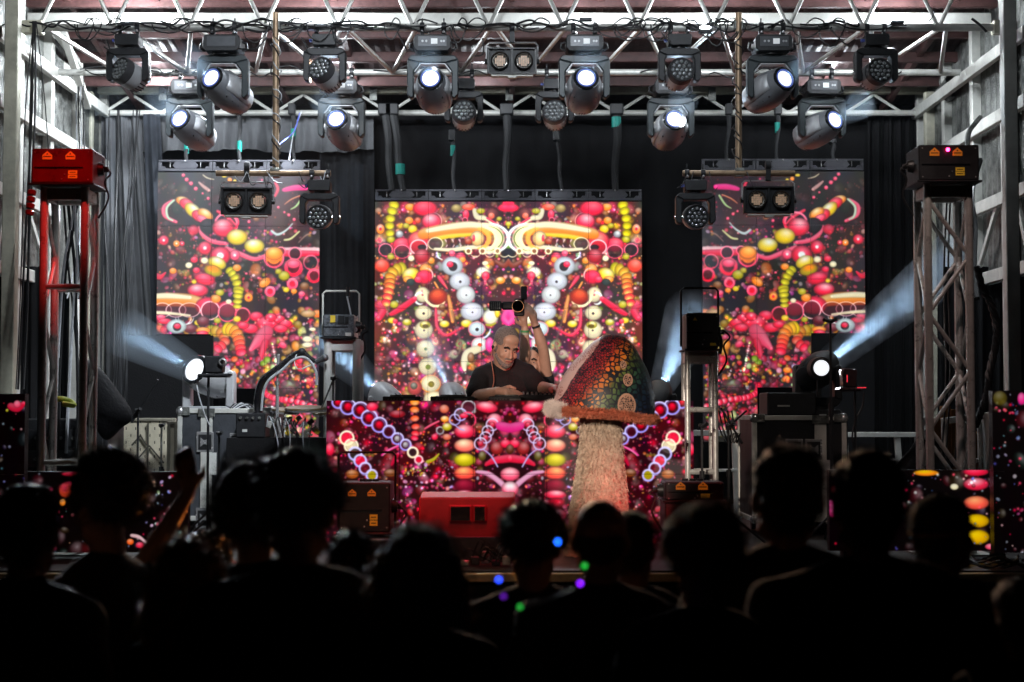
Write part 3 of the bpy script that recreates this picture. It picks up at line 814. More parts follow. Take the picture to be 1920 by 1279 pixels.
B.disc(1660, 480, 60, 50, c=(0.3, 0.12, 0.05)); B.disc(1580, 1000, 80, 60, c=(0.5, 0.05, 0.1)); B.disc(240, 700, 60, 40, c=(0.6, 0.3, 0.1)); B.disc(580, 690, 60, 36, c=(0.4, 0.2, 0.08))
B.scatter(85, (660, 590, 1140, 960), (7, 26), [PINK, RED, PALE, LAV, (0.5, 0.1, 0.3), WHT], 0.75, 0.45)
B.scatter(30, (660, 900, 1640, 1330), (8, 30), [PINK, RED, PALE, LAV], 0.75, 0.35)
B.scatter(36, (700, 640, 900, 720), (5, 14), [CREAM, ORG, YEL], 0.8, 0.3)
IMG_BOOTH = B.image('booth picture', mirror=True, gain=1.08, soft=11)

# --- the low fascias and the narrow edge screens
def dark_pic(name, x0, y0, x1, y1, seed, n, extra):
    q = Pic(x0, y0, x1, y1, 2, (0.014, 0.004, 0.008), seed, 0.6)
    q.z(0, 0, 1)
    q.scatter(n // 3, (x0, y0, x1, y1), (4, 20), [(0.25, 0.0, 0.03), (0.12, 0, 0.02), (0.1, 0.05, 0.0), (0.02, 0.06, 0.06), (0.08, 0.02, 0.1)], 0.8, 0.0)
    q.scatter(n, (x0, y0, x1, y1), (1.6, 5.5), [RED, PINK, PALE, (0.6, 0.7, 0.75), (0.3, 0.5, 0.55), (0.8, 0.1, 0.3), (0.3, 0.3, 0.6)], 0.7, 0.55)
    extra(q)
    return q.image(name)


def ex_l(q):
    for x in (126, ):
        q.disc(138, 911, 28, 12, c=RED, top=PINK, soft=0.3, ang=-0.1); q.disc(122, 918, 12, 14, c=(0.9, 0.35, 0.2), top=PINK)
        q.disc(140, 887, 26, 5, c=RED, top=PINK)
    q.disc(34, 886, 6, c=ORG); q.disc(20, 902, 6, c=RED); q.stroke([(0, 915), (20, 918), (38, 912)], 14, 8, c=PINK); q.disc(117, 940, 6, 7, c=ORG)
    q.scatter(30, (270, 885, 345, 990), (2, 4.5), [PALE, PINK, WHT, LAV], 0.9, 0.4)
    q.disc(244, 1014, 7, 6, c=(0.95, 0.4, 0.15)); q.disc(262, 1020, 8, 6, c=RED); q.stroke([(246, 1002), (262, 1006), (280, 1022)], 8, 5, c=PALE)


def ex_r(q):
    for y, ry, c, t in ((884, 8, RED, PINK), (907, 12, RED, PALE), (942, 13, (0.95, 0.35, 0.3), (0.98, 0.7, 0.5)), (976, 13, (0.85, 0.65, 0.05), YEL), (1006, 14, (0.85, 0.65, 0.05), YEL)):
        q.disc(1829, y, 24, ry, c=c, top=t, soft=0.2)
    q.disc(1735, 886, 24, 6, c=ORG, top=YEL); q.stroke([(1556, 942), (1562, 970)], 16, 18, c=MAG); q.disc(1856, 1024, 12, 6, c=PINK)
    q.disc(1788, 912, 8, 6, c=CREAM)
    q.scatter(60, (1700, 885, 1915, 1025), (1.5, 4.5), [PALE, PINK, WHT, (0.4, 0.6, 0.9), RED, (0.4, 0.5, 0.5)], 0.9, 0.45)


IMG_FASCIA_L = dark_pic('left fascia picture', -101, 883, 352, 1034, 21, 150, ex_l)
IMG_FASCIA_R = dark_pic('right fascia picture', 1554, 881, 2007, 1032, 22, 150, ex_r)
IMG_EDGE_L = dark_pic('left edge picture', -104, 737, 48, 1041, 23, 70, lambda q: (q.stroke([(20, 760), (34, 764), (46, 754)], 16, 10, c=RED), q.disc(33, 756, 7, c=PINK), q.disc(14, 768, 3, c=OLV)))
IMG_EDGE_R = dark_pic('right edge picture', 1860, 731, 2012, 1035, 24, 110, lambda q: (q.disc(1874, 745, 14, 14, c=(0.35, 0.3, 0.04), al=0.7), q.disc(1915, 746, 8, 12, c=MAG), q.scatter(8, (1864, 762, 1915, 774), (3, 4.5), [PINK, RED], 0.9, 0.3)))


def screen_mat(name, im, strength=1.0, base=0.03):
    m = bpy.data.materials.new(name)
    m.use_nodes = True
    nt = m.node_tree
    b = nt.nodes['Principled BSDF']
    b.inputs['Base Color'].default_value = (base, base, base * 1.05, 1)
    b.inputs['Roughness'].default_value = 0.6
    t = nt.nodes.new('ShaderNodeTexImage')
    t.image = im
    t.extension = 'EXTEND'
    nt.links.new(t.outputs['Color'], b.inputs['Emission Color'])
    b.inputs['Emission Strength'].default_value = strength
    return m


M_SCR_L = screen_mat('left screen light', IMG_SIDE_L, 1.2, 0.03)
M_SCR_R = screen_mat('right screen light', IMG_SIDE_R, 1.25, 0.03)
M_SCR_C = screen_mat('centre screen light', IMG_CENTRE, 1.2, 0.03)
M_SCR_B = screen_mat('booth screen light', IMG_BOOTH, 1.05, 0.02)
M_SCR_FL = screen_mat('left fascia light', IMG_FASCIA_L, 0.9, 0.01)
M_SCR_FR = screen_mat('right fascia light', IMG_FASCIA_R, 0.95, 0.01)
M_SCR_EL = screen_mat('left edge light', IMG_EDGE_L, 0.8, 0.01)
M_SCR_ER = screen_mat('right edge light', IMG_EDGE_R, 0.85, 0.01)


def led_wall(root, cells, org, size, nx, ny, smat, depth=0.075):
    """cells: (col, row from the top); each cabinet is a part with its lit face"""
    gap = 0.0015
    for (c, r) in cells:
        x0 = org[0] + c * size; z1 = org[2] - r * size
        me = bpy.data.meshes.new('led_panel')
        g = gap
        y0, y1 = org[1], org[1] + depth
        X = (x0 + g, x0 + size - g); Z = (z1 - size + g, z1 - g)
        vs = [(X[0], y0, Z[0]), (X[1], y0, Z[0]), (X[1], y0, Z[1]), (X[0], y0, Z[1]), (X[0], y1, Z[0]), (X[1], y1, Z[0]), (X[1], y1, Z[1]), (X[0], y1, Z[1])]
        fs = [(0, 1, 2, 3), (4, 7, 6, 5), (0, 4, 5, 1), (3, 2, 6, 7), (0, 3, 7, 4), (1, 5, 6, 2)]
        ox, oy, oz = root.location
        me.from_pydata([(a - ox, b - oy, d - oz) for a, b, d in vs], [], fs)
        me.materials.append(smat); me.materials.append(M_BLACKM)
        for p in me.polygons: p.material_index = 0 if p.index == 0 else 1
        uv = me.uv_layers.new(name='UVMap')
        for k, (u, v) in enumerate(((0, 0), (1, 0), (1, 1), (0, 1))):
            uv.data[k].uv = ((c + u) / nx, 1 - (r + 1 - v) / ny)
        o = bpy.data.objects.new('led_panel', me)
        link(o)
        o.parent = root


def header_bar(root, org, size, n):
    """dark hanging bar of one cabinet width each, with hexagonal cut-outs and rigging points"""
    ox, oy, oz = root.location
    W, H = size, 0.105
    def plate():
        b = MB()
        y0, y1 = 0.01, 0.04
        # frame made of bars leaves two openings
        b.box((W / 2, .025, 0.012), (W - 0.004, .03, 0.024)); b.box((W / 2, .025, H - 0.008), (W - 0.004, .03, 0.016))
        b.box((0.015, .024, H / 2), (0.026, .03, H - 0.04)); b.box((W - 0.015, .024, H / 2), (0.026, .03, H - 0.04))
        b.prism([(0.16, 0.024), (W - 0.16, 0.024), (W - 0.13, H / 2), (W - 0.16, H - 0.016), (0.16, H - 0.016), (0.13, H / 2)], 0.01, 0.04)
        b.prism([(0.028, 0.024), (0.075, 0.024), (0.055, 0.045), (0.028, 0.045)], 0.011, 0.039)
        b.prism([(W - 0.028, 0.024), (W - 0.028, 0.045), (W - 0.055, 0.045), (W - 0.075, 0.024)], 0.011, 0.039)
        return b
    m = plate().build('hanging_bar', mat('charcoal cast bar', (0.10, 0.10, 0.115), 0.5, 0.3, 0.2, 10), root, bevel=0.002)
    m.location = (org[0] - ox, org[1] - oy, org[2] - oz)
    for i in range(1, n):
        c = m.copy(); link(c); c.parent = root
        c.location = (org[0] + i * size - ox, org[1] - oy, org[2] - oz)
    bb = MB()
    bb.ell((W / 2, 0.0, H - 0.012), 0.012, n=8, m=6)
    bb.cyl((0.11, 0.02, H * 0.35), (0.11, 0.02, H * 0.9), 0.004, n=6)
    bb.cyl((W - 0.11, 0.02, H * 0.35), (W - 0.11, 0.02, H * 0.9), 0.004, n=6)
    s0 = bb.build('rigging_bolts', M_CHROME, m); s0['kind'] = 'stuff'
    for ch in [c for c in root.children if c.name.startswith('hanging_bar') and c is not m]:
        s = s0.copy(); link(s); s.parent = ch
# ------------------------------------------------------------------ ground and deck
DECK_Z = 1.07
g = MB().add([(-60, -20, 0), (60, -20, 0), (60, 60, 0), (-60, 60, 0)], [(0, 1, 2, 3)]).build('ground', M_GROUND)
tag(g, kind='structure')

deck = MB().box((0, 12.6, DECK_Z - 0.03), (10.4, 7.2, 0.06)).build('stage_floor', M_DECK)
tag(deck, kind='structure')
sk = thing('stage_skirt', 'black cloth skirt of the stage below the shining metal edge', 'stage skirt', (0, 8.98, 0))
# pleated skirt
m = MB()
n = 260
vs = []
for i in range(n + 1):
    x = -5.2 + 10.4 * i / n
    y = 0.02 * math.sin(i * 1.3) + 0.012 * math.sin(i * 0.37)
    vs += [(x, y, 0.02), (x, y * 0.3, DECK_Z - 0.08)]
m.add(vs, [(2 * i, 2 * i + 2, 2 * i + 3, 2 * i + 1) for i in range(n)])
m.build('skirt', M_CLOTH, sk)
MB().box((0, -0.02, DECK_Z - 0.035), (10.4, 0.05, 0.05)).build('metal_edge', mat('stage edge brass metal', (0.55, 0.42, 0.25), 0.35, 0.9, 0.2, 10), sk, bevel=0.006)

# ------------------------------------------------------------------ crowd barrier
bar0 = thing('crowd_barrier', 'left steel crowd barrier in front of the stage, partly seen between silhouettes', 'barrier', (-3.3, 7.0, 0))
m = MB(); m.tube([(-1.05, 0, 0.02), (-1.05, 0, 1.07), (-1.02, 0, 1.1), (1.02, 0, 1.1), (1.05, 0, 1.07), (1.05, 0, 0.02)], 0.022, 8)
m.build('frame', mat('barrier steel', (0.45, 0.38, 0.28), 0.35, 0.9, 0.2, 10), bar0)
m = MB(); m.cyl((-1.03, 0, 0.86), (1.03, 0, 0.86), 0.016); m.cyl((-1.03, 0, 0.25), (1.03, 0, 0.25), 0.016)
m.build('rail', MATS['barrier steel'], bar0)
m = MB()
for i in range(1, 14): m.cyl((-1.03 + i * 2.06 / 14, 0, 0.25), (-1.03 + i * 2.06 / 14, 0, 0.86), 0.006, n=6)
m.build('bars', MATS['barrier steel'], bar0)
for lab, x in (('second steel crowd barrier from the left, behind the long-haired silhouette', -1.1), ('third steel crowd barrier from the left, behind the bald silhouette', 1.1), ('rightmost steel crowd barrier, behind the broad-shouldered silhouettes', 3.3)):
    dup(bar0, (x, 7.0, 0), label=lab)
for o in bpy.data.objects:
    if o.name.startswith('crowd_barrier'): o['group'] = 'crowd barriers'

# ------------------------------------------------------------------ roof
roof = thing('stage_roof', 'red brown sheet roof with ribs above the lighting trusses', 'stage roof', (0, 13.4, 5.4))
ro = roof.location
def roof_z(y): return 4.98 + (15.7 - y) * 0.16
# sheets, each its own part
yb, yf = 15.75, 10.9
xs = [-4.4 + i * 0.7333 for i in range(13)]
for i in range(12):
    a, b_ = xs[i] + 0.004, xs[i + 1] - 0.004
    m = MB()
    nn = 8
    vs = []
    for k in range(nn * 2 + 1):
        x = a + (b_ - a) * k / (nn * 2)
        dz = 0.012 if k % 2 else 0.0
        vs += [(x, yf, roof_z(yf) + dz + 0.03), (x, yb, roof_z(yb) + dz + 0.03)]
    m.add(vs, [(2 * k, 2 * k + 2, 2 * k + 3, 2 * k + 1) for k in range(nn * 2)])
    m.build('roof_sheet', M_ROOF, roof, origin=ro, smooth=False)
for x in xs[1:-1]:
    m = MB(); m.bar((x, yf, roof_z(yf) - 0.02), (x, yb, roof_z(yb) - 0.02), 0.05, 0.08); m.build('roof_rib', M_ROOFRIB, roof, origin=ro, bevel=0.004)
for y in (11.5, 12.4, 13.1, 13.75, 14.3, 14.9):
    mm_ = M_ROOFRIB if y > 12.9 else M_ALUW
    m = MB(); m.bar((-4.3, y, roof_z(y) - 0.05), (4.3, y, roof_z(y) - 0.05), 0.07, 0.09); m.build('purlin', mm_, roof, origin=ro, bevel=0.005)
# the pale cross beam just behind the front truss
m = MB(); m.box(P(955, 36, 13.0) + Vector((0.0, 0, 0)), (7.9, 0.06, 0.095)); m.build('cross_beam', M_ALUW, roof, origin=ro, bevel=0.006)

# ------------------------------------------------------------------ front lighting truss
zf, zr = P(960, 52, 12.4).z, P(960, 136, 13.6).z
ft = thing('front_truss', 'wide aluminium lattice truss carrying both rows of stage lights', 'truss', (0, 13.0, 5.2))
fo = ft.location
def chord(a, b_, r=0.029, mt=M_ALU): MB().cyl(a, b_, r, n=16).build('chord', mt, ft, origin=fo)
xl, xr = P(62, 45, 12.4).x, P(1880, 45, 12.4).x
chord((xl, 12.4, zf), (xr, 12.4, zf)); chord((P(95, 133, 13.6).x, 13.6, zr), (P(1800, 133, 13.6).x, 13.6, zr))
chord((xl, 12.4, zf + 0.62), (xr, 12.4, zf + 0.62)); chord((xl, 13.6, zr + 0.72), (xr, 13.6, zr + 0.72))
pitch = 0.587
n = 13
x0 = P(213, 40, 12.4).x - pitch
bm_ = MB().cyl((0, 0, 0), (0, 0, 1), 1, n=8)
i = 0
x = x0
while x < xr - 0.1:
    # upright zigzag above the front chord
    for a, b_ in (((x, 12.4, zf), (x + pitch / 2, 12.4, zf + 0.62)), ((x + pitch / 2, 12.4, zf + 0.62), (x + pitch, 12.4, zf))):
        if b_[0] < xr + 0.1: MB().cyl(a, b_, 0.0165, n=8).build('brace', M_ALU, ft, origin=fo)
    # flat zigzag between the two lower chords
    xc = x + 0.5 * pitch + 0.04
    for a, b_ in (((xc - pitch / 2 + .02, 12.4, zf), (xc, 13.6, zr)), ((xc, 13.6, zr), (xc + pitch / 2 - .02, 12.4, zf))):
        if xl < a[0] and b_[0] < xr: MB().cyl(a, b_, 0.0185, n=8).build('brace', M_ALU, ft, origin=fo)
    x += pitch
for xx in (xl, xr):
    MB().box((xx, 12.4, zf), (0.16, 0.1, 0.1)).build('end_block', M_BEIGE, ft, origin=fo, bevel=0.006)

# ------------------------------------------------------------------ rear truss
rt = thing('rear_truss', 'shallow beige truss at the back of the stage carrying the black drapes', 'truss', (0, 15.3, 4.9))
rro = rt.location
pa, pb = P(190, 168, 15.3), P(1742, 168, 15.3)
MB().box((0, 15.3, pa.z), (pb.x - pa.x, 0.1, 0.085)).build('top_beam', M_BEIGE, rt, origin=rro, bevel=0.005)
zc = P(960, 212, 15.3).z
MB().cyl((P(178, 208, 15.3).x, 15.3, zc), (P(1735, 208, 15.3).x, 15.3, zc), 0.028, n=14).build('chord', M_ALUW, rt, origin=rro)
x = P(196, 0, 15.3).x
hp = 0.275
k = 0
while x < pb.x - hp:
    a = (x, 15.3, zc if k % 2 == 0 else pa.z - 0.05); b_ = (x + hp, 15.3, pa.z - 0.05 if k % 2 == 0 else zc)
    MB().cyl(a, b_, 0.015, n=8).build('brace', M_ALUW, rt, origin=rro)
    x += hp; k += 1
for px_ in (305, 700, 955, 1335, 1560):
    MB().box(P(px_, 176, 15.22), (0.07, 0.03, 0.13)).build('hanger_plate', M_GALV, rt, origin=rro, bevel=0.003)

# ------------------------------------------------------------------ side walls
def side_wall(sgn, lab):
    w = thing('side_wall', lab, 'side wall', (sgn * 3.95, 13.5, DECK_Z), group='side walls of the stage')
    wo = w.location
    X = sgn * 3.95
    # posts: front one nearest the audience, then rearwards
    fx = P(12, 400, 11.9).x if sgn < 0 else P(1886, 300, 12.1).x
    MB().box((fx, 12.0, (DECK_Z + 5.7) / 2), (0.1, 0.1, 5.7 - DECK_Z)).build('front_post', M_BEIGE if sgn < 0 else M_ALUW, w, origin=wo, bevel=0.006)
    ys = [12.75, 13.6, 14.5, 15.45]
    for i, y in enumerate(ys):
        xx = X + sgn * 0.02
        MB().box((xx, y, (DECK_Z + 5.6) / 2), (0.08, 0.085, 5.6 - DECK_Z)).build('post', M_ALUW, w, origin=wo, bevel=0.005)
    if True:
        px_ = 160 if sgn < 0 else 1748
        MB().box((P(px_, 400, 15.1).x, 15.1, (DECK_Z + 5.0) / 2), (0.125, 0.09, 5.0 - DECK_Z)).build('corner_post', M_BEIGE, w, origin=wo, bevel=0.006)
    # frosted sheets between posts, upper part only
    zb = 3.02
    yy = [12.06] + ys
    for i in range(len(yy) - 1):
        a, b_ = yy[i] + 0.045, yy[i + 1] - 0.045
        m = MB()
        nn = 10
        vs = []
        for k in range(nn + 1):
            y = a + (b_ - a) * k / nn
            dx = 0.01 * (k % 2)
            vs += [(X + sgn * (0.055 + dx), y, zb), (X + sgn * (0.055 + dx), y, 5.45)]
        m.add(vs, [(2 * k, 2 * k + 2, 2 * k + 3, 2 * k + 1) for k in range(nn)])
        m.build('wall_sheet', M_GALV, w, origin=wo, smooth=False)
    for z in (4.85, 4.33, 3.66, 3.06):
        for i in range(len(yy) - 1):
            if z < 3.2 and i > 1: continue
            if z == 3.66 and i != 1 and i != 0: continue
            m = MB(); m.bar((X - sgn * 0.04, yy[i] + 0.002, z), (X - sgn * 0.04, yy[i + 1] - 0.002, z), 0.05, 0.1); m.build('rail', M_ALUW, w, origin=wo, bevel=0.004)
    for (ya, za, yb_, zb_) in ((12.1, 3.1, 12.75, 4.3), (12.8, 3.7, 13.5, 3.1)):
        m = MB(); m.bar((X - sgn * 0.02, ya, za), (X - sgn * 0.02, yb_, zb_), 0.03, 0.05); m.build('diagonal_brace', M_ALUW, w, origin=wo, bevel=0.003)
    return w


side_wall(-1, 'left side wall of white posts, slanting rails and frosted metal sheets')
side_wall(1, 'right side wall of white posts, slanting rails and stained metal sheets')
# bundle of tilted bracing tubes in both rear corners
for sgn, lab in ((-1, 'pale folded bracing arms in the top left rear corner'), (1, 'grey steel pipe ends bundled in the top right rear corner')):
    t = thing('bracing_arms', lab, 'bracing', (sgn * 3.7, 14.4, 4.4))
    to = t.location
    if sgn < 0:
        for a, b_, w_ in (((118, 60, 13.4), (165, 200, 14.6), .06), ((100, 55, 13.2), (150, 122, 14.4), .05), ((118, 155, 14.6), (150, 215, 14.8), .07), ((112, 120, 14.2), (128, 135, 14.4), .08)):
            MB().bar(P(*a), P(*b_), w_).build('arm', M_ALUW, t, origin=to, bevel=0.004)
        MB().ell(P(120, 178, 14.55), 0.035).build('yellow_cap', M_YELLOW, t, origin=to)
    else:
        for a, b_, r_ in (((1800, 75, 14.6), (1768, 150, 14.9), .03), ((1792, 90, 14.6), (1765, 160, 14.9), .04), ((1782, 150, 14.2), (1762, 175, 14.8), .045), ((1786, 172, 14.3), (1764, 200, 14.8), .05), ((1778, 80, 14.5), (1760, 130, 14.7), .02)):
            m = MB(); m.cyl(P(*a), P(*b_), r_, n=12, cap=False); m.cyl(P(*a), P(*b_), r_ * 0.86, n=12, cap=False); m.build('pipe', M_RUSTY if r_ < .035 else M_GALV, t, origin=to)

# ------------------------------------------------------------------ cloths
def cloth(name, label, px0, px1, py0, py1, Y, mt, folds, amp, seed, lower=None, ragged=0.0, cat='stage drape'):
    """hanging cloth with folds; lower = (px0, px1) at its foot"""
    rs = random.Random(seed)
    nx_, nz_ = 160, 22
    lower = lower or (px0, px1)
    ph = [rs.uniform(0, 6.28) for _ in range(6)]
    vs = []
    for j in range(nz_ + 1):
        f = j / nz_
        for i in range(nx_ + 1):
            u = i / nx_
            pxx = (px0 + (px1 - px0) * u) * (1 - f) + (lower[0] + (lower[1] - lower[0]) * u) * f
            pyy = py0 + (py1 - py0) * f
            if ragged: pyy += ragged * f * (math.sin(u * 9 + ph[0]) + 0.7 * math.sin(u * 23 + ph[1]))
            wv = amp * (0.5 + 0.7 * f) * (math.sin(u * folds * 6.28 + ph[2] + 0.8 * math.sin(u * 5 + ph[3])) + 0.45 * math.sin(u * folds * 2.3 * 6.28 + ph[4] + f * 1.2))
            pxy = P(pxx, pyy, Y)
            vs.append((pxy.x, Y + wv, pxy.z))
    fs = [(j * (nx_ + 1) + i, j * (nx_ + 1) + i + 1, (j + 1) * (nx_ + 1) + i + 1, (j + 1) * (nx_ + 1) + i) for j in range(nz_) for i in range(nx_)]
    o = MB().add(vs, fs).build(name, mt)
    # lie the origin at the top centre
    tag(o, label, cat)
    return o


cloth('backdrop', 'large black backdrop curtain across the whole rear of the stage', 175, 1740, 206, 1010, 15.62, M_CLOTH, 26, 0.02, 1)
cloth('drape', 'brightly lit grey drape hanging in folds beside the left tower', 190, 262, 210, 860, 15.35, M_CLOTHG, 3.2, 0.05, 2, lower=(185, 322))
cloth('drape', 'dark blue grey drape edge between the lit drape and the left screen', 268, 300, 214, 790, 15.25, mat('dark slate drape', (0.04, 0.045, 0.055), 0.9, spec=0.2), 1, 0.02, 3, lower=(292, 330))
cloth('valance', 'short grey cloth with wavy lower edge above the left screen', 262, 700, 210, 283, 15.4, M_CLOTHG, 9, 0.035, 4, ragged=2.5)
cloth('drape', 'black drape strip left of the centre screen with a grey sheen', 600, 702, 214, 900, 15.5, mat('charcoal drape', (0.035, 0.036, 0.04), 0.9, spec=0.2), 3, 0.03, 5)
cloth('drape', 'black drape with faint pleats right of the right screen', 1625, 1735, 210, 960, 15.45, M_CLOTH, 6, 0.04, 6)
cloth('drape', 'black side drape below the left wall sheets, behind the left tower', 10, 75, 500, 1020, 13.0, M_CLOTH, 2, 0.03, 8)
cloth('drape', 'narrow black drape between left wall post and corner post', 116, 145, 150, 1000, 15.0, M_CLOTH, 1, 0.02, 9)
cloth('drape', 'black side drape in shadow beyond the right wall', 1880, 2010, 40, 1020, 12.6, M_CLOTH, 5, 0.04, 10)
cloth('drape', 'black drape under the right wall sheets behind the cable loom', 1770, 1885, 500, 1020, 13.4, M_CLOTH, 3, 0.03, 11)
cloth('drape', 'black drape hanging between right corner post and right wall', 1757, 1792, 130, 1000, 15.0, M_CLOTH, 1, 0.02, 12)

# black masking flats below the side screens
for lab, x0_, x1_, y0_, y1_, Y_ in (('black masking cloth flat under the left screen behind the moving head', 240, 396, 629, 1000, 14.6),
                                    ('black masking cloth flat under the right screen behind the bright moving head', 1522, 1642, 625, 1000, 14.6)):
    a, b_ = P(x0_, y0_, Y_), P(x1_, y1_, Y_)
    t = thing('masking_flat', lab, 'masking flat', ((a.x + b_.x) / 2, Y_, DECK_Z))
    MB().box(((a.x + b_.x) / 2, Y_ + .02, (a.z + DECK_Z) / 2), (b_.x - a.x, 0.03, a.z - DECK_Z)).build('cloth_face', M_CLOTH, t, origin=t.location)
    MB().box(((a.x + b_.x) / 2, Y_ + .07, (a.z + DECK_Z) / 2), (b_.x - a.x - 0.02, 0.06, a.z - DECK_Z - .02)).build('frame', M_BLACK, t, origin=t.location)

# ------------------------------------------------------------------ LED screens
def screen(label, px_left, px_right, py_top, Y, size, cells, nx, ny, smat, hdr=True, name='led_screen'):
    a = P(px_left, py_top, Y)
    t = thing(name, label, 'LED screen', (a.x + size * nx / 2, Y, a.z - size * ny))
    led_wall(t, cells, (a.x, Y, a.z), size, nx, ny, smat)
    if hdr: header_bar(t, (a.x, Y, a.z + 0.012), size, nx)
    return t


S_ = 0.503
screen('centre LED screen of mirrored bead chains behind the performer', 703, 0, 378, 15.0, S_, [(c, r) for c in range(5) for r in range(5)], 5, 5, M_SCR_C)
screen('left LED screen with stepped lower edge showing glowing red beads', 296, 0, 323, 14.8, S_, [(0, r) for r in range(3)] + [(1, r) for r in range(4)] + [(2, r) for r in range(5)], 3, 5, M_SCR_L)
screen('right LED screen with stepped lower edge showing glowing red beads', 1316, 0, 321, 14.8, S_, [(2, r) for r in range(3)] + [(1, r) for r in range(4)] + [(0, r) for r in range(5)], 3, 5, M_SCR_R)
screen('LED booth front under the performer showing magenta bead chains', 612, 0, 751, 10.9, 0.5, [(c, r) for c in range(5) for r in range(2)], 5, 2, M_SCR_B, False, 'led_booth')
screen('low dark LED fascia along the left stage floor', -101, 0, 884, 9.7, 0.4886, [(c, 0) for c in range(3)], 3, 1, M_SCR_FL, False, 'led_fascia')
screen('low LED fascia along the right stage floor with yellow and pink discs', 1554, 0, 881, 9.7, 0.4886, [(c, 0) for c in range(3)], 3, 1, M_SCR_FR, False, 'led_fascia')
screen('narrow dark LED column at the left frame edge', -104, 0, 738, 9.5, 0.48, [(0, 0), (0, 1)], 1, 2, M_SCR_EL, False, 'led_column')
screen('narrow dark LED column at the right frame edge', 1860, 0, 732, 9.5, 0.48, [(0, 0), (0, 1)], 1, 2, M_SCR_ER, False, 'led_column')

# straps that hold the screens
for i, (xa, ya, xb, yb_, tape, lab) in enumerate((
        (722, 206, 735, 358, None, 'leftmost black strap holding the centre screen'), (735, 206, 756, 358, 318, 'slanting black strap with teal tape left of the centre screen'),
        (848, 255, 852, 358, 283, 'thin black strap with teal tape below the inner left wash light'), (950, 206, 950, 358, None, 'wide black strap over the middle of the centre screen'),
        (1043, 255, 1054, 358, None, 'slanting black strap below the inner right wash light'), (1156, 206, 1154, 358, 230, 'black strap with teal tape over the right part of the centre screen'),
        (350, 255, 350, 302, 278, 'short black strap with teal tape over the left screen'), (447, 206, 450, 302, 275, 'black strap over the middle of the left screen'),
        (548, 206, 552, 302, 252, 'black strap over the right part of the left screen'), (1366, 206, 1362, 302, None, 'black strap over the left part of the right screen'),
        (1458, 206, 1456, 302, 240, 'black strap with dark teal tape over the middle of the right screen'), (1560, 260, 1564, 302, None, 'black strap over the outer part of the right screen'))):
    a, b_ = P(xa, ya, 15.18), P(xb, yb_, 15.02)
    t = thing('hanging_strap', lab, 'strap', tuple(b_), group='straps holding the screens')
    w_ = 0.085 if i in (0, 1, 3, 5) else 0.045
    m = MB()
    pts = catmull([a + Vector((rnd.uniform(-.02, .02), 0, 0)) * 0, a.lerp(b_, .35) + Vector((.012, 0, 0)), a.lerp(b_, .7) - Vector((.008, 0, 0)), b_], 5)
    m.tube(pts, [w_ / 2 * (1 - 0.3 * k / len(pts)) for k in range(len(pts))], 8)
    m.build('strap_sleeve', M_STRAP, t, origin=t.location)
    MB().box(a + Vector((0, -0.02, 0.0)), (w_ * 1.5, 0.09, 0.11)).build('strap_loop', M_BLACK, t, origin=t.location, bevel=0.01)
    if tape:
        c = a.lerp(b_, (tape - ya) / (yb_ - ya))
        MB().cyl(c + Vector((0, -0.004, 0.05)), c + Vector((0, -0.004, -0.05)), w_ / 2 * 1.08, n=10).build('tape', M_TEAL, t, origin=t.location)
# ------------------------------------------------------------------ moving heads and other lamps
def head_matrix(d, up=Vector((0, 0, 1))):
    d = Vector(d).normalized()
    x = d.cross(up).normalized()
    z = x.cross(d)
    return Matrix((x, -d, z)).transposed()      # local -Y looks along d


def clampset(t, s=1.0):
    for sx in (-0.085, 0.085):
        m = MB()
        m.box((sx * s, 0, -0.055 * s), (0.035 * s, 0.04 * s, 0.06 * s))
        m.cyl((sx * s - 0.018, 0, 0), (sx * s + 0.018, 0, 0), 0.042 * s, n=12)
        m.cyl((sx * s, -0.0, 0.03), (sx * s, 0, 0.075), 0.007, n=6)
        m.build('clamp', M_BLACKM, t, bevel=0.003)
        MB().ell((sx * s, -0.035, -0.04 * s), 0.013, n=8, m=6).build('clamp_bolt', M_CHROME, t)


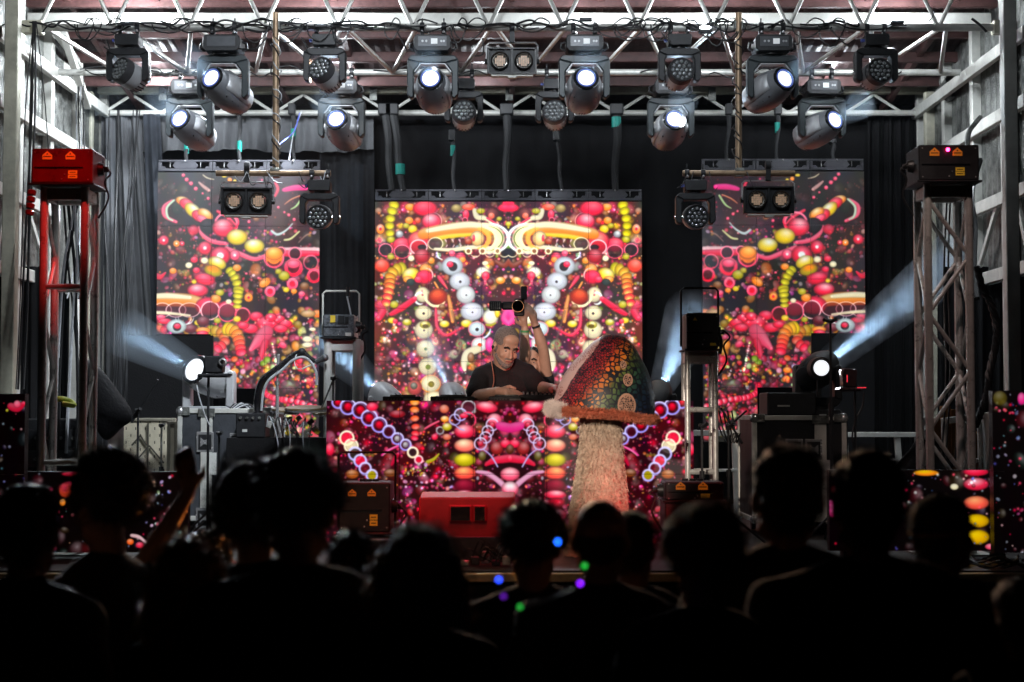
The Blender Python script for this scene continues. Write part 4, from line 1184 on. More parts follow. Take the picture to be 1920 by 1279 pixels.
LIT = {}
def beam_light(label, loc, pan, tilt, group, s=1.0, display=True, lit=True, floor=False, glow=True):
    """hanging beam moving head; pan and tilt in degrees turn the head from facing the audience"""
    t = thing('beam_light', label, 'stage light', loc, group=group)
    B0 = -0.08 * s
    if not floor: clampset(t, s)
    # base
    sg = 1 if not floor else -1
    base = thing_part = None
    m = MB()
    m.prism([(-.13 * s, B0), (-.145 * s, B0 - .03 * s), (-.145 * s, B0 - .1 * s), (-.12 * s, B0 - .13 * s), (.12 * s, B0 - .13 * s), (.145 * s, B0 - .1 * s), (.145 * s, B0 - .03 * s), (.13 * s, B0)], -.12 * s, .12 * s)
    base = m.build('base', M_BLACKM, t, bevel=0.006)
    for sx in (-1, 1):
        m = MB()
        m.tube([(sx * .14 * s, 0, B0 - .035 * s), (sx * .178 * s, 0, B0 - .045 * s), (sx * .183 * s, 0, B0 - .085 * s), (sx * .145 * s, 0, B0 - .105 * s)], .011 * s, 6)
        m.build('carry_handle', M_BLACKM, base)
    m = MB(); m.box((0, -.1225 * s, B0 - .055 * s), (.22 * s, .004, .075 * s)); m.build('control_plate', mat('fixture control plate', (0.1, 0.105, 0.115), 0.35, 0.3, 0.1, 30), base)
    if display:
        m = MB(); m.box((0.015 * s, -.1262 * s, B0 - .055 * s), (.05 * s, .003, .042 * s)); m.build('display', M_DISP, base)
        m = MB()
        for kx in (-.075, -.045, .07, .09): m.cyl((kx * s, -.125 * s, B0 - .055 * s), (kx * s, -.13 * s, B0 - .055 * s), .009 * s, n=8)
        m.build('buttons', M_GREYLT, base)
    # yoke: bridge and two arms, one thick shell
    ytop = B0 - .145 * s
    m = MB()
    W, Hh, wi = .2 * s, .31 * s, .052 * s
    poly = [(-W + .03 * s, ytop), (-W, ytop - .035 * s), (-W, ytop - Hh), (-W + .03 * s, ytop - Hh - .03 * s), (-W + wi, ytop - Hh - .02 * s), (-W + wi, ytop - .13 * s), (-W + wi + .05 * s, ytop - .062 * s),
            (W - wi - .05 * s, ytop - .062 * s), (W - wi, ytop - .13 * s), (W - wi, ytop - Hh - .02 * s), (W - .03 * s, ytop - Hh - .03 * s), (W, ytop - Hh), (W, ytop - .035 * s), (W - .03 * s, ytop)]
    # split into convex pieces so that the shell is sound
    for q in ([0, 1, 6, 7, 12, 13], [1, 2, 3, 4, 5, 6], [7, 8, 9, 10, 11, 12]):
        m.prism([poly[k] for k in q], -.05 * s, .05 * s)
    yoke = m.build('yoke', mat('slate fixture yoke', (0.045, 0.055, 0.06), 0.4, 0.2, 0.2, 10), t, bevel=0.008)
    MB().cyl((0, 0, ytop + .001), (0, 0, ytop + .02 * s), .09 * s, n=20).build('turntable', M_BLACK, t)
    # inner salmon trim under the bridge
    m = MB(); m.bar((-W + wi + .055 * s, 0, ytop - .068 * s), (W - wi - .055 * s, 0, ytop - .068 * s), .08 * s, .008, upv=(0, 0, 1))
    for sx in (-1, 1): m.bar((sx * (W - wi - .052 * s), 0, ytop - .07 * s), (sx * (W - wi - .006 * s), 0, ytop - .132 * s), .08 * s, .008)
    m.build('yoke_trim', M_GREYLT, yoke)
    pz = ytop - Hh + .06 * s
    for sx in (-1, 1):
        MB().cyl((sx * (W - wi - .02 * s), 0, pz), (sx * (W - wi + .004), 0, pz), .035 * s, n=14).build('pivot', M_GREYLT, t)
    # head
    d = Vector((math.sin(R(pan)) * math.cos(R(tilt)), -math.cos(R(pan)) * math.cos(R(tilt)), math.sin(R(tilt))))
    Mh = head_matrix(d)
    T = Matrix.Translation((0, 0, pz)) @ Mh.to_4x4() @ Matrix.Rotation(R(90), 4, 'X')    # local +z now looks along d
    prof = [(.17, .072), (.168, .095), (.15, .102), (.11, .108), (.04, .126), (-.06, .134), (-.16, .130), (-.235, .116), (-.262, .098), (-.268, .06)]
    m = MB(); m.lathe([(z * s, r * s) for z, r in prof], 32, None, sq=2.5)
    head = m.build('head', M_GREYFIX, t)
    head.matrix_local = T
    # side shells, lighter, with screws
    for sx in (-1, 1):
        m = MB()
        vs = []
        sec = [(.1, .112), (.03, .13), (-.06, .138), (-.16, .134), (-.24, .118)]
        na = 5
        for z, r in sec:
            for k in range(na):
                a_ = R(-34 + 68 * k / (na - 1))
                vs.append((sx * math.cos(a_) ** 0.8 * r * 1.03 * s, math.sin(a_) * r * 1.0 * s, z * s))
        fs = [(i * na + k, i * na + k + 1, (i + 1) * na + k + 1, (i + 1) * na + k) for i in range(len(sec) - 1) for k in range(na - 1)]
        m.add(vs, fs)
        o = m.build('side_shell', M_GREYLT, head)
        md = o.modifiers.new('thickness', 'SOLIDIFY'); md.thickness = 0.008; md.offset = 0
        m = MB()
        for z in (.05, -.03, -.11): m.cyl((sx * .08 * s, -.094 * s, z * s), (sx * .085 * s, -.112 * s, z * s), .006 * s, n=6)
        m.build('screws', M_BLACK, head)
    # cooling fins at the tail
    m = MB()
    for k in range(15):
        a_ = R(200 + 140 * k / 14)
        m.bar((math.cos(a_) * .125 * s, math.sin(a_) * .123 * s, -.2 * s), (math.cos(a_) * .108 * s, math.sin(a_) * .108 * s, -.255 * s), .007, .008)
    m.build('cooling_fins', M_BLACK, head)
    m = MB(); m.lathe([(.165 * s, .074 * s), (.176 * s, .076 * s), (.178 * s, .094 * s), (.165 * s, .1 * s)], 28, None, cap=False)
    m.build('lens_ring', M_DARKGL, head)
    m = MB(); m.lathe([(.17 * s, .078 * s), (.1775 * s, .077 * s), (.1765 * s, .066 * s), (.17 * s, .066 * s)], 28, None, cap=False)
    m.build('lens_rim', M_HALO, head)
    m = MB(); m.lathe([(.168 * s, .066 * s), (.173 * s, .062 * s), (.178 * s, .03 * s), (.179 * s, .004 * s)], 28, None)
    m.build('lens', M_LENS if lit else M_DARKGL, head)
    if floor:
        pass
    if lit and glow:
        p = t.matrix_world if False else Vector(loc) + Vector((0, 0, pz)) + d * .2 * s
        LIT[label] = (p, d)
    return t


def wash_light(label, loc, pan, tilt, group, s=1.0, rot=0):
    t = thing('wash_light', label, 'stage light', loc, rotz=R(rot), group=group)
    clampset(t, s * 0.8)
    B0 = -0.065 * s
    m = MB(); m.prism([(-.09 * s, B0), (-.095 * s, B0 - .02 * s), (-.09 * s, B0 - .09 * s), (.09 * s, B0 - .09 * s), (.095 * s, B0 - .02 * s), (.09 * s, B0)], -.08 * s, .08 * s)
    base = m.build('base', M_BLACKM, t, bevel=0.005)
    MB().cyl((0, 0, B0 - .088 * s), (0, 0, B0 - .115 * s), .05 * s, n=16).build('turntable', M_BLACK, t)
    m = MB(); m.box((-.105 * s, -.03, B0 - .045 * s), (.03 * s, .03, .02)); m.build('connector', M_CABLEB, base)
    y0 = B0 - .105 * s
    W, Hh, wi = .165 * s, .26 * s, .05 * s
    poly = [(-W + .03 * s, y0), (-W, y0 - .03 * s), (-W, y0 - Hh + .02 * s), (-W + .02 * s, y0 - Hh), (-W + wi, y0 - Hh), (-W + wi, y0 - .09 * s), (-W + wi + .02 * s, y0 - .06 * s),
            (W - wi - .02 * s, y0 - .06 * s), (W - wi, y0 - .09 * s), (W - wi, y0 - Hh), (W - .02 * s, y0 - Hh), (W, y0 - Hh + .02 * s), (W, y0 - .03 * s), (W - .03 * s, y0)]
    m = MB()
    for q in ([0, 1, 6, 7, 12, 13], [1, 2, 3, 4, 5, 6], [7, 8, 9, 10, 11, 12]):
        m.prism([poly[k] for k in q], -.055 * s, .055 * s)
    m.build('yoke', M_BLACKM, t, bevel=0.007)
    pz = y0 - Hh + .06 * s
    d = Vector((math.sin(R(pan)) * math.cos(R(tilt)), -math.cos(R(pan)) * math.cos(R(tilt)), math.sin(R(tilt))))
    T = Matrix.Translation((0, 0, pz)) @ head_matrix(d).to_4x4() @ Matrix.Rotation(R(90), 4, 'X')
    m = MB(); m.lathe([(.085 * s, .088 * s), (.1 * s, .1 * s), (.07 * s, .106 * s), (-.03 * s, .1 * s), (-.1 * s, .094 * s), (-.13 * s, .08 * s), (-.14 * s, .04 * s)], 28)
    head = m.build('head', mat('wash head shell', (0.07, 0.07, 0.075), 0.42, 0.2, 0.2, 12), t)
    head.matrix_local = T
    m = MB(); m.lathe([(.03 * s, .104 * s), (-.03 * s, .1045 * s), (-.1 * s, .098 * s), (-.128 * s, .084 * s)], 28, None, cap=False); m.build('rear_shell', M_GREYLT, head)
    m = MB()
    for k in range(22):
        a_ = 2 * PI * k / 22
        m.bar((math.cos(a_) * .099 * s, math.sin(a_) * .099 * s, -.065 * s), (math.cos(a_) * .088 * s, math.sin(a_) * .088 * s, -.13 * s), .009, .012)
    m.build('cooling_fins', M_BLACK, head)
    m = MB(); m.cyl((0, 0, .086 * s), (0, 0, .092 * s), .09 * s, n=24); m.build('face_plate', M_BLACK, head)
    m = MB()
    cells = [(0, 0)] + [(.036 * math.cos(R(60 * k)), .036 * math.sin(R(60 * k))) for k in range(6)] + [(.07 * math.cos(R(30 * k)), .07 * math.sin(R(30 * k))) for k in range(12)]
    for cx, cy_ in cells: m.lathe([(.091 * s, .0165 * s), (.099 * s, .014 * s), (.104 * s, .006 * s)], 8, Matrix.Translation((cx * s, cy_ * s, 0)))
    m.build('lens_cells', M_LEDCELL, head)
    for sx in (-1, 1): MB().cyl((sx * (W - wi - .015 * s), 0, pz), (sx * (W + .008), 0, pz), .016 * s, n=10).build('pivot', M_CHROME, t)
    return t


def blinder(label, loc, pan=0):
    t = thing('blinder', label, 'stage light', loc, rotz=R(pan), group='two-eyed blinder lamps')
    m = MB(); m.box((0, 0, -.075), (.04, .05, .09)); m.cyl((-.02, 0, 0), (.02, 0, 0), .04, n=12); m.build('clamp', M_BLACKM, t, bevel=.003)
    # U bracket
    m = MB(); m.tube([(-.2, 0, -.27), (-.2, 0, -.14), (-.18, 0, -.12), (.18, 0, -.12), (.2, 0, -.14), (.2, 0, -.27)], .008, 6); m.build('bracket', M_CHROME, t)
    m = MB(); m.box((0, .03, -.27), (.37, .1, .2)); m.build('housing', M_BLACKM, t, bevel=.006)
    m = MB()
    for x in (-.185, 0, .185): m.box((x, -.03, -.27), (.018, .03, .2))
    for z in (-.172, -.368): m.box((0, -.03, z), (.352 + .036, .03, .014))
    m.build('front_frame', M_BLACK, t, bevel=.002)
    m = MB(); m.box((0, -.02, -.388), (.33, .07, .012)); m.box((0, -.03, -.4), (.07, .05, .014)); m.build('lower_bracket', M_ALUW, t, bevel=.003)
    for sx in (-.093, .093):
        lamp = MB().lathe([(0, .07), (.02, .072), (.03, .066), (.012, .058)], 24, Matrix.Translation((sx, -.03, -.27)) @ Matrix.Rotation(R(90), 4, 'X'), cap=False).build('lamp_rim', M_BLACK, t)
        MB().lathe([(.013, .057), (.012, .052), (-.01, .045), (-.012, .04)], 24, Matrix.Translation((sx, -.03, -.27)) @ Matrix.Rotation(R(90), 4, 'X'), cap=False).build('reflector', M_REFL, lamp)
        m = MB()
        for i in range(5):
            for j in range(5):
                x_, z_ = (i - 2) * .0165, (j - 2) * .0165
                if x_ * x_ + z_ * z_ < .039 ** 2: m.box((sx + x_, -.036, -.27 + z_), (.0145, .008, .0145))
        m.build('chip_grid', M_WARM, lamp)
    for sx in (-1, 1): MB().cyl((sx * .188, 0, -.27), (sx * .215, 0, -.27), .022, n=10).build('knob', M_BLACK, t)
    return t


GF, GR_ = 'beam moving heads on the front pipe', 'beam moving heads on the rear pipe'
F = lambda px: (P(px, 45, 12.4).x, 12.4, zf)
Q = lambda px: (P(px, 133, 13.6).x, 13.6, zr)
beam_light('lit beam light left on the front pipe, tail swung down to the right', F(420), -24, 16, GF, display=False)
beam_light('lit beam light left of the middle blinder, facing straight out', F(812), -4, 14, GF)
beam_light('lit beam light right of the middle blinder, facing straight out', F(1095), 3, 15, GF)
beam_light('lit beam light at right on the front pipe, tail swung down to the left', F(1447), 26, 14, GF)
beam_light('lit beam light at far left on the rear pipe above the left screen', Q(357), -20, 16, GR_)
beam_light('lit beam light on the rear pipe below the second wash light', Q(641), -10, 15, GR_)
beam_light('lit beam light on the rear pipe right of centre below a dark wash light', Q(1257), 6, 14, GR_)
beam_light('lit beam light at far right on the rear pipe, head turned sharply', Q(1540), 29, 13, GR_)
GW = 'unlit wash moving heads on the front pipe'
wash_light('unlit wash light leftmost on the front pipe, head turned left', F(242), -38, 18, GW)
wash_light('unlit wash light between the two left beam lights on the front pipe', F(610), -24, 22, GW)
wash_light('unlit wash light on the front pipe just above the right-centre rear beam light', F(1273), 8, 12, GW)
wash_light('unlit wash light rightmost on the front pipe, honeycomb face in clear view', F(1641), 10, 8, GW)
GW2 = 'unlit wash moving heads on the rear pipe'
wash_light('unlit wash light on the rear pipe left of centre, rim lit pink', Q(870), 2, 14, GW2)
wash_light('unlit wash light on the rear pipe right of centre, rim lit pink', Q(1040), -4, 14, GW2)
blinder('blinder with two warm round lamps at the middle of the front pipe', (P(960, 45, 12.4).x, 12.4, zf))

# brown pipes hung from the truss
for x_, xa, xb, lab in ((517, 405, 620, 'left brown steel pipe drop with a cross pipe before the left screen'), (1385, 1280, 1490, 'right brown steel pipe drop with a cross pipe before the right screen')):
    top, bot = P(x_, 60, 12.33), P(x_, 325, 12.33)
    t = thing('pipe_drop', lab, 'pipe', tuple(bot), group='brown pipe drops')
    MB().cyl((top.x, 12.33, zf + .1), bot + Vector((0, 0, -.03)), 0.025, n=14).build('vertical_pipe', M_RUSTY, t, origin=t.location)
    MB().cyl(P(xa, 325, 12.28), P(xb, 325, 12.28), 0.023, n=14).build('cross_pipe', M_RUSTY, t, origin=t.location)
    m = MB(); m.box(bot + Vector((0, -.02, 0)), (.07, .09, .07)); m.build('coupler', M_GALV, t, origin=t.location, bevel=.006)
    m = MB(); m.box(Vector((top.x, 12.36, zf)), (.07, .09, .07)); m.build('coupler', M_GALV, t, origin=t.location, bevel=.006)
zp = P(517, 325, 12.28).z
blinder('blinder with two warm lamps on the left cross pipe before the left screen', (P(463, 325, 12.28).x, 12.28, zp + .05), 4)
blinder('blinder with two warm lamps on the right cross pipe before the right screen', (P(1440, 325, 12.28).x, 12.28, zp + .06), 0)
wash_light('pale-faced wash light on the left cross pipe end', (P(600, 325, 12.28).x, 12.28, zp), -3, -8, 'wash lights on the cross pipes', .92)
wash_light('pale-faced wash light on the right cross pipe end', (P(1303, 325, 12.28).x, 12.28, zp), 3, -6, 'wash lights on the cross pipes', .92)


# floor standing moving heads
def floor_head(label, loc, d, s=1.0, shell=None, facing=0.0):
    """upright moving head: base below, U yoke, round head aimed along d"""
    t = thing('moving_head', label, 'stage light', loc, rotz=R(facing), group='floor standing moving heads')
    sh = shell or M_GREYLT
    m = MB(); m.prism([(-.155, 0), (-.165, .02), (-.155, .075), (-.13, .095), (.13, .095), (.155, .075), (.165, .02), (.155, 0)], -.14, .14)
    base = m.build('base', sh, t, bevel=.008)
    m = MB(); m.box((0, -.142, .045), (.2, .004, .05)); m.build('control_plate', M_BLACK, base)
    m = MB(); m.cyl((-.07, -.144, .045), (-.07, -.15, .045), .016, n=12); m.box((.01, -.1455, .045), (.05, .003, .03)); m.build('buttons', M_GREYLT, base)
    for sx in (-1, 1):
        m = MB(); m.tube([(sx * .15, 0, .03), (sx * .2, 0, .03), (sx * .2, 0, .06), (sx * .15, 0, .065)], .01, 6); m.build('carry_handle', sh, base)
    MB().cyl((0, 0, .094), (0, 0, .115), .1, n=20).build('turntable', M_BLACK, t)
    m = MB()
    poly = [(-.17, .16), (-.13, .115), (.13, .115), (.17, .16), (.17, .4), (.15, .42), (.12, .4), (.12, .235), (.07, .175), (-.07, .175), (-.12, .235), (-.12, .4), (-.15, .42), (-.17, .4)]
    for q in ([0, 1, 2, 3, 8, 9], [0, 9, 10], [3, 7, 8]):
        pass
    m.prism([(-.17, .16), (-.13, .115), (.13, .115), (.17, .16), (.115, .18), (-.115, .18)], -.06, .06)
    m.prism([(-.17, .16), (-.115, .18), (-.12, .4), (-.15, .42), (-.17, .4)], -.06, .06)
    m.prism([(.17, .16), (.17, .4), (.15, .42), (.12, .4), (.115, .18)], -.06, .06)
    m.build('yoke', sh, t, bevel=.008)
    T = Matrix.Translation((0, 0, .37)) @ head_matrix(Vector(d)).to_4x4() @ Matrix.Rotation(R(90), 4, 'X')
    m = MB(); m.lathe([(.16, .074), (.158, .1), (.1, .115), (0, .118), (-.1, .112), (-.16, .09), (-.18, .05)], 28, None, sq=2.3); head = m.build('head', sh, t)
    head.matrix_local = Matrix.Rotation(-R(facing), 4, 'Z') @ T
    m = MB(); m.lathe([(.155, .076), (.166, .078), (.168, .098), (.155, .103)], 24, None, cap=False); m.build('lens_ring', M_DARKGL, head)
    m = MB(); m.lathe([(.16, .075), (.166, .05), (.168, .004)], 24); m.build('lens', M_LENS, head)
    m = MB()
    for k in range(14): m.bar((math.cos(R(k * 25)) * .113, math.sin(R(k * 25)) * .113, -.06), (math.cos(R(k * 25)) * .098, math.sin(R(k * 25)) * .098, -.14), .008, .01)
    m.build('cooling_fins', M_BLACK, head)
    for o in [t]: o.scale = (s, s, s)
    return t


BEAMS = []
def place_head(label, px, py_head, Y, target, s=1.0, shell=None, beam=True, r1=None, watts=60, tex=0, dens=0.6, off=(0, 0, 0)):
    hp_ = P(px, py_head, Y)
    d = (Vector(target) - hp_).normalized()
    floor_head(label, (hp_.x, Y, hp_.z - .37 * s), d, s, shell)
    if beam:
        BEAMS.append((hp_ + d * .17 * s, Vector(target), .075 * s, r1, watts, tex, dens))


place_head('large grey moving head on the left road case, beam rising to the left', 393, 708, 11.9, P(232, 622, 11.1), 1.12, None, True, .13, 700)
place_head('moving head behind the booth at left, beam crossing the white tower', 728, 752, 12.3, P(600, 628, 12.9), .9, None, True, .16, 600)
place_head('moving head behind the booth beside the performer, beam rising steeply left', 852, 752, 12.3, P(798, 630, 13.2), .9, None, True, .13, 420)
place_head('moving head hidden behind the mushroom cap, speckled beam rising to the right', 1231, 748, 12.2, P(1300, 590, 13.4), .9, M_BLACKM, True, .2, 700, 1)
place_head('black moving head on the right road case with a long hazy beam', 1532, 696, 12.1, P(1810, 470, 14.2), 1.05, M_BLACKM, True, .22, 1400, 1)
# round glare facing the audience, built as an added separate spotlight
eye = thing('floor_spot', 'round white glaring spotlight in front of the right moving head', 'stage light', tuple(P(1540, 690, 11.75)))
MB().lathe([(0, .058), (.01, .055), (.014, .004)], 24, Matrix.Rotation(R(90), 4, 'X')).build('lens', M_LENS, eye)
MB().lathe([(-.16, .05), (-.12, .085), (0, .08), (.008, .059), (-.004, .057)], 24, Matrix.Rotation(R(90), 4, 'X'), cap=False).build('lamp_body', M_BLACKM, eye)
MB().box((0, .1, -.12), (.03, .03, .2)).build('bracket', M_BLACKM, eye, bevel=.004)
spot('glare_lamp', P(1540, 690, 11.72), P(1540, 640, 9.5), 6, WHITE, 120, 0.9, .05)


# ------------------------------------------------------------------ beams of light in drifting haze
def haze_material(name, dens, tex):
    m = bpy.data.materials.new(name)
    m.use_nodes = True
    nt = m.node_tree
    for nd in list(nt.nodes):
        if nd.type != 'OUTPUT_MATERIAL': nt.nodes.remove(nd)
    out = [x for x in nt.nodes if x.type == 'OUTPUT_MATERIAL'][0]
    v = nt.nodes.new('ShaderNodeVolumePrincipled')
    v.inputs['Color'].default_value = (0.72, 0.86, 1.0, 1)
    v.inputs['Density'].default_value = dens
    v.inputs['Anisotropy'].default_value = 0.0
    if tex:
        tc = nt.nodes.new('ShaderNodeTexCoord')
        nz = nt.nodes.new('ShaderNodeTexNoise'); nz.inputs['Scale'].default_value = 5; nz.inputs['Detail'].default_value = 5
        mr = nt.nodes.new('ShaderNodeMapRange'); mr.inputs['From Min'].default_value = .42; mr.inputs['From Max'].default_value = .62
        mr.inputs['To Min'].default_value = dens * .35; mr.inputs['To Max'].default_value = dens * 2.2
        nt.links.new(tc.outputs['Object'], nz.inputs['Vector']); nt.links.new(nz.outputs['Fac'], mr.inputs['Value']); nt.links.new(mr.outputs[0], v.inputs['Density'])
    nt.links.new(v.outputs[0], out.inputs['Volume'])
    return m


for i, (a, b_, r0, r1, w_, tex, dens) in enumerate(BEAMS):
    d = (b_ - a).normalized()
    L_ = (b_ - a).length
    half = math.degrees(math.atan2(r1 - r0, L_))
    back = r0 / math.tan(R(half))
    m = MB(); m.cyl(a + d * .02, b_, r0 + .03, r1 + .05, n=24)
    o = m.build('haze', haze_material('drifting stage haze %d' % i, dens, tex)); tag(o, kind='stuff')
    spot('beam_lamp', a + d * .015, b_, w_ * .62, (0.58, 0.79, 1.0), half * 2 + 3, 0.18, r0 * .4)

# haze cones added in front of the lit lenses to imitate their bloom
for i, (lab, (p, d)) in enumerate(sorted(LIT.items())):
    m = MB(); m.cyl(p + d * .01, p + d * .36, .085, .13, n=20)
    o = m.build('haze', haze_material('lens bloom haze %d' % i, .4, 0)); tag(o, kind='stuff')
    spot('lens_lamp', p + d * .004, p + d, 17, (0.6, 0.8, 1.0), 60, .9, .03)
# ------------------------------------------------------------------ truss towers with laser cabinets
def tower(label, x0, x1, Yf, ztop, wdt, mt, diag='side', name='truss_tower', depth=None, rungs=(), tube=.026, dtube=.014, group=None, face_diag=()):
    depth = depth or wdt
    t = thing(name, label, 'truss tower', ((x0 + x1) / 2, Yf + depth / 2, DECK_Z), group=group)
    o_ = t.location
    zb = DECK_Z + .012
    MB().box(((x0 + x1) / 2, Yf + depth / 2, DECK_Z + .006), (wdt + .16, depth + .16, .012)).build('base_plate', M_ALUW, t, origin=o_)
    for x in (x0 + tube, x1 - tube):
        for y in (Yf + tube, Yf + depth - tube):
            MB().cyl((x, y, zb), (x, y, ztop), tube, n=14).build('leg', mt, t, origin=o_)
    for z in list(rungs) + [ztop - .045]:
        top = z > ztop - .1
        for y in (Yf + tube, Yf + depth - tube):
            if top: MB().box(((x0 + x1) / 2, y, z), (x1 - x0 - 2 * tube, .03, .075)).build('top_frame', mt, t, origin=o_, bevel=.004)
            else: MB().cyl((x0 + tube, y, z), (x1 - tube, y, z), .018, n=10).build('rung', mt, t, origin=o_)
        if top:
            for x in (x0 + tube, x1 - tube): MB().box((x, Yf + depth / 2, z), (.03, depth - 2 * tube, .075)).build('top_frame', mt, t, origin=o_, bevel=.004)
    # zigzag on both side faces
    zz = zb + .05
    k = 0
    st = .36
    while zz + st < ztop - .05:
        for x in (x0 + tube, x1 - tube):
            ya, yb_ = (Yf + tube, Yf + depth - tube) if k % 2 == 0 else (Yf + depth - tube, Yf + tube)
            MB().cyl((x, ya, zz), (x, yb_, zz + st), dtube, n=8).build('brace', mt, t, origin=o_)
        if face_diag:
            for y in face_diag_y(Yf, depth, tube):
                a, b_ = (x0 + tube, x1 - tube) if (k % 2 == 0) else (x1 - tube, x0 + tube)
                MB().cyl((a, y, zz), (b_, y, zz + st), dtube, n=8).build('brace', mt, t, origin=o_)
        zz += st; k += 1
    return t


def face_diag_y(Yf, depth, tube): return (Yf + tube, Yf + depth - tube)


zt = P(115, 350, 9.95).z
tower('left aluminium truss tower lit red with a laser cabinet on top', P(73, 400, 9.95).x, P(165, 400, 9.95).x, 9.95, zt, P(165, 400, 9.95).x - P(73, 400, 9.95).x, M_TOWER,
      rungs=(P(0, 537, 9.95).z, P(0, 868, 9.95).z), depth=.3)
zt2 = P(1770, 345, 9.95).z
tower('right aluminium truss tower with crossing diagonals and a dark laser cabinet on top', P(1733, 400, 9.95).x, P(1826, 400, 9.95).x, 9.95, zt2, .305, M_TOWER, depth=.3, face_diag=(1,))
zt3 = P(640, 636, 11.4).z
tower('white truss tower left of the booth with a small projector cabinet', P(606, 700, 11.4).x, P(676, 700, 11.4).x, 11.4, zt3, .266, M_WHITEP, depth=.26, tube=.03, dtube=.01)
zt4 = P(1315, 658, 10.75).z
tower('aluminium truss tower right of the mushroom with a dark laser cabinet', P(1284, 700, 10.75).x, P(1347, 700, 10.75).x, 10.75, zt4, .228, M_TOWER, depth=.24, rungs=(P(0, 768, 10.75).z, P(0, 885, 10.75).z), tube=.02, dtube=.008)


def house_sticker(parent, x, y, z, s, m1=None):
    m = MB(); m.prism([(x - s / 2, z - s * .42), (x + s / 2, z - s * .42), (x + s / 2, z + .02 * s), (x, z + .45 * s), (x - s / 2, z + .02 * s)], y - .0015, y)
    st = m.build('warning_sticker', m1 or M_ORANGE, parent)
    m = MB()
    m.box((x, y - .0022, z - .12 * s), (s * .8, .001, s * .1))
    m.prism([(x - s * .1, z + .08 * s), (x + s * .1, z + .08 * s), (x, z + .26 * s)], y - .0027, y - .0017)
    m.build('printed_mark', M_INK, st)


def laser_box(label, x0, x1, z0, z1, Y, side=1, lit=False, stickers='house', tray=True, paint=None, hoop=False, name='laser_cabinet'):
    W, H = x1 - x0, z1 - z0
    t = thing(name, label, 'laser projector', ((x0 + x1) / 2, Y + .15, z0), group='laser cabinets')
    m = MB(); m.box((0, .0, H / 2), (W, .32, H)); body = m.build('cabinet', paint or M_BLACKM, t, bevel=.008)
    y = -.161
    m = MB(); m.box((-.02, y, H * .45), (W * .8, .006, H * .035)); m.build('aperture_slot', M_DARKGL, body)
    if stickers == 'house':
        house_sticker(body, -W * .24, y - .001, H * .8, W * .16); house_sticker(body, W * .14, y - .001, H * .8, W * .16)
        sc = mat('glowing yellow sticker', (0.9, 0.55, 0.05), 0.5, emit=(1, .55, .02), estr=.06)  # these stickers glow faintly too
        for k in range(2):
            st = MB().box((W * .18, y - .001, H * .19 + k * H * .12), (W * .15, .0015, H * .105)).build('square_sticker', sc, body)
            MB().box((W * .18, y - .0024, H * .19 + k * H * .12), (W * .1, .001, H * .02)).build('printed_mark', M_INK, st)
    m = MB()
    for x_, z_ in ((-W * .44, H * .1), (W * .44, H * .1), (-W * .44, H * .9), (W * .44, H * .9), (0, H * .12), (W * .05, H * .25)): m.cyl((x_, y, z_), (x_, y - .004, z_), .005, n=6)
    m.build('screws', M_CHROME, body)
    kx = side * (W / 2)
    m = MB(); m.cyl((kx, 0, H * .5), (kx + side * .035, 0, H * .5), .045, .035, n=16); m.cyl((kx + side * .035, 0, H * .5), (kx + side * .06, 0, H * .5), .018, n=10); m.build('pan_knob', M_BLACK, t)
    m = MB(); m.tube(catmull([(kx + side * .04, -.05, H * .55), (kx + side * .09, -.06, H * .35), (kx + side * .05, -.05, H * .1), (kx + side * .07, -.03, -.08), (kx, 0, -.2)], 5), .007, 6); m.build('cable_tail', M_RUBBER, t)
    m = MB()
    for k in range(3): m.cyl((-W * .1 + k * W * .13, .05, H), (-W * .1 + k * W * .13, .05, H + .014), .02, n=10)
    m.build('top_caps', paint or M_BLACKM, t)
    if tray:
        MB().box((0, 0, -.006), (W + .03, .36, .012)).build('tray', M_BLACKM, t, bevel=.003)
    if lit:
        l = MB().ell((W * -.02, y - .004, H * .86), .011, n=10, m=8).build('indicator_lamp', M_REDLED, body)
    if hoop:
        m = MB(); m.tube([(-W / 2 - .02, 0, .02), (-W / 2 - .02, 0, H + .16), (-W / 2 + .0, 0, H + .18), (W / 2, 0, H + .18), (W / 2 + .02, 0, H + .16), (W / 2 + .02, 0, .02)], .008, 6); m.build('hoop', M_ALUW if hoop == 2 else M_BLACKM, t)
    return t


laser_box('red lit laser cabinet on the left truss tower', P(60, 300, 9.9).x, P(174, 300, 9.9).x, zt + .014, P(0, 279, 9.9).z, 9.9, 1, paint=mat('red lit gloss cabinet', (0.16, 0.01, 0.012), 0.3, 0.1, 0.3, 6, coat=.5))  # black body; the red light on it is put into the colour
laser_box('black laser cabinet with glowing red lamp on the right truss tower', P(1722, 300, 9.9).x, P(1835, 300, 9.9).x, zt2 + .014, P(0, 272, 9.9).z, 9.9, -1, lit=True)
spot('indicator_glow', P(1762, 282, 9.86), P(1762, 282, 9.3), 1.2, (1, .02, .12), 150, .9, .02)
laser_box('red edged laser cabinet on the stage floor left of the red monitor', P(640, 0, 9.7).x, P(735, 0, 9.7).x, DECK_Z + .16, P(0, 905, 9.7).z, 9.7, 1, hoop=1)
laser_box('black laser cabinet on the stage floor right of the mushroom stem', P(1243, 0, 9.8).x, P(1352, 0, 9.8).x, P(0, 938, 9.8).z, P(0, 904, 9.8).z, 9.8, -1, tray=True)
st = thing('equipment_stand', 'low black riser under the right floor laser cabinet', 'riser', (P(1297, 0, 9.85).x, 9.95, DECK_Z))
MB().box((0, 0, (P(0, 938, 9.8).z - .014 - DECK_Z) / 2), (.37, .34, P(0, 938, 9.8).z - .014 - DECK_Z)).build('riser_box', M_BLACKM, st, bevel=.006)
MB().box((0, -.172, .12), (.12, .006, .04)).build('handle', M_BLACK, st)
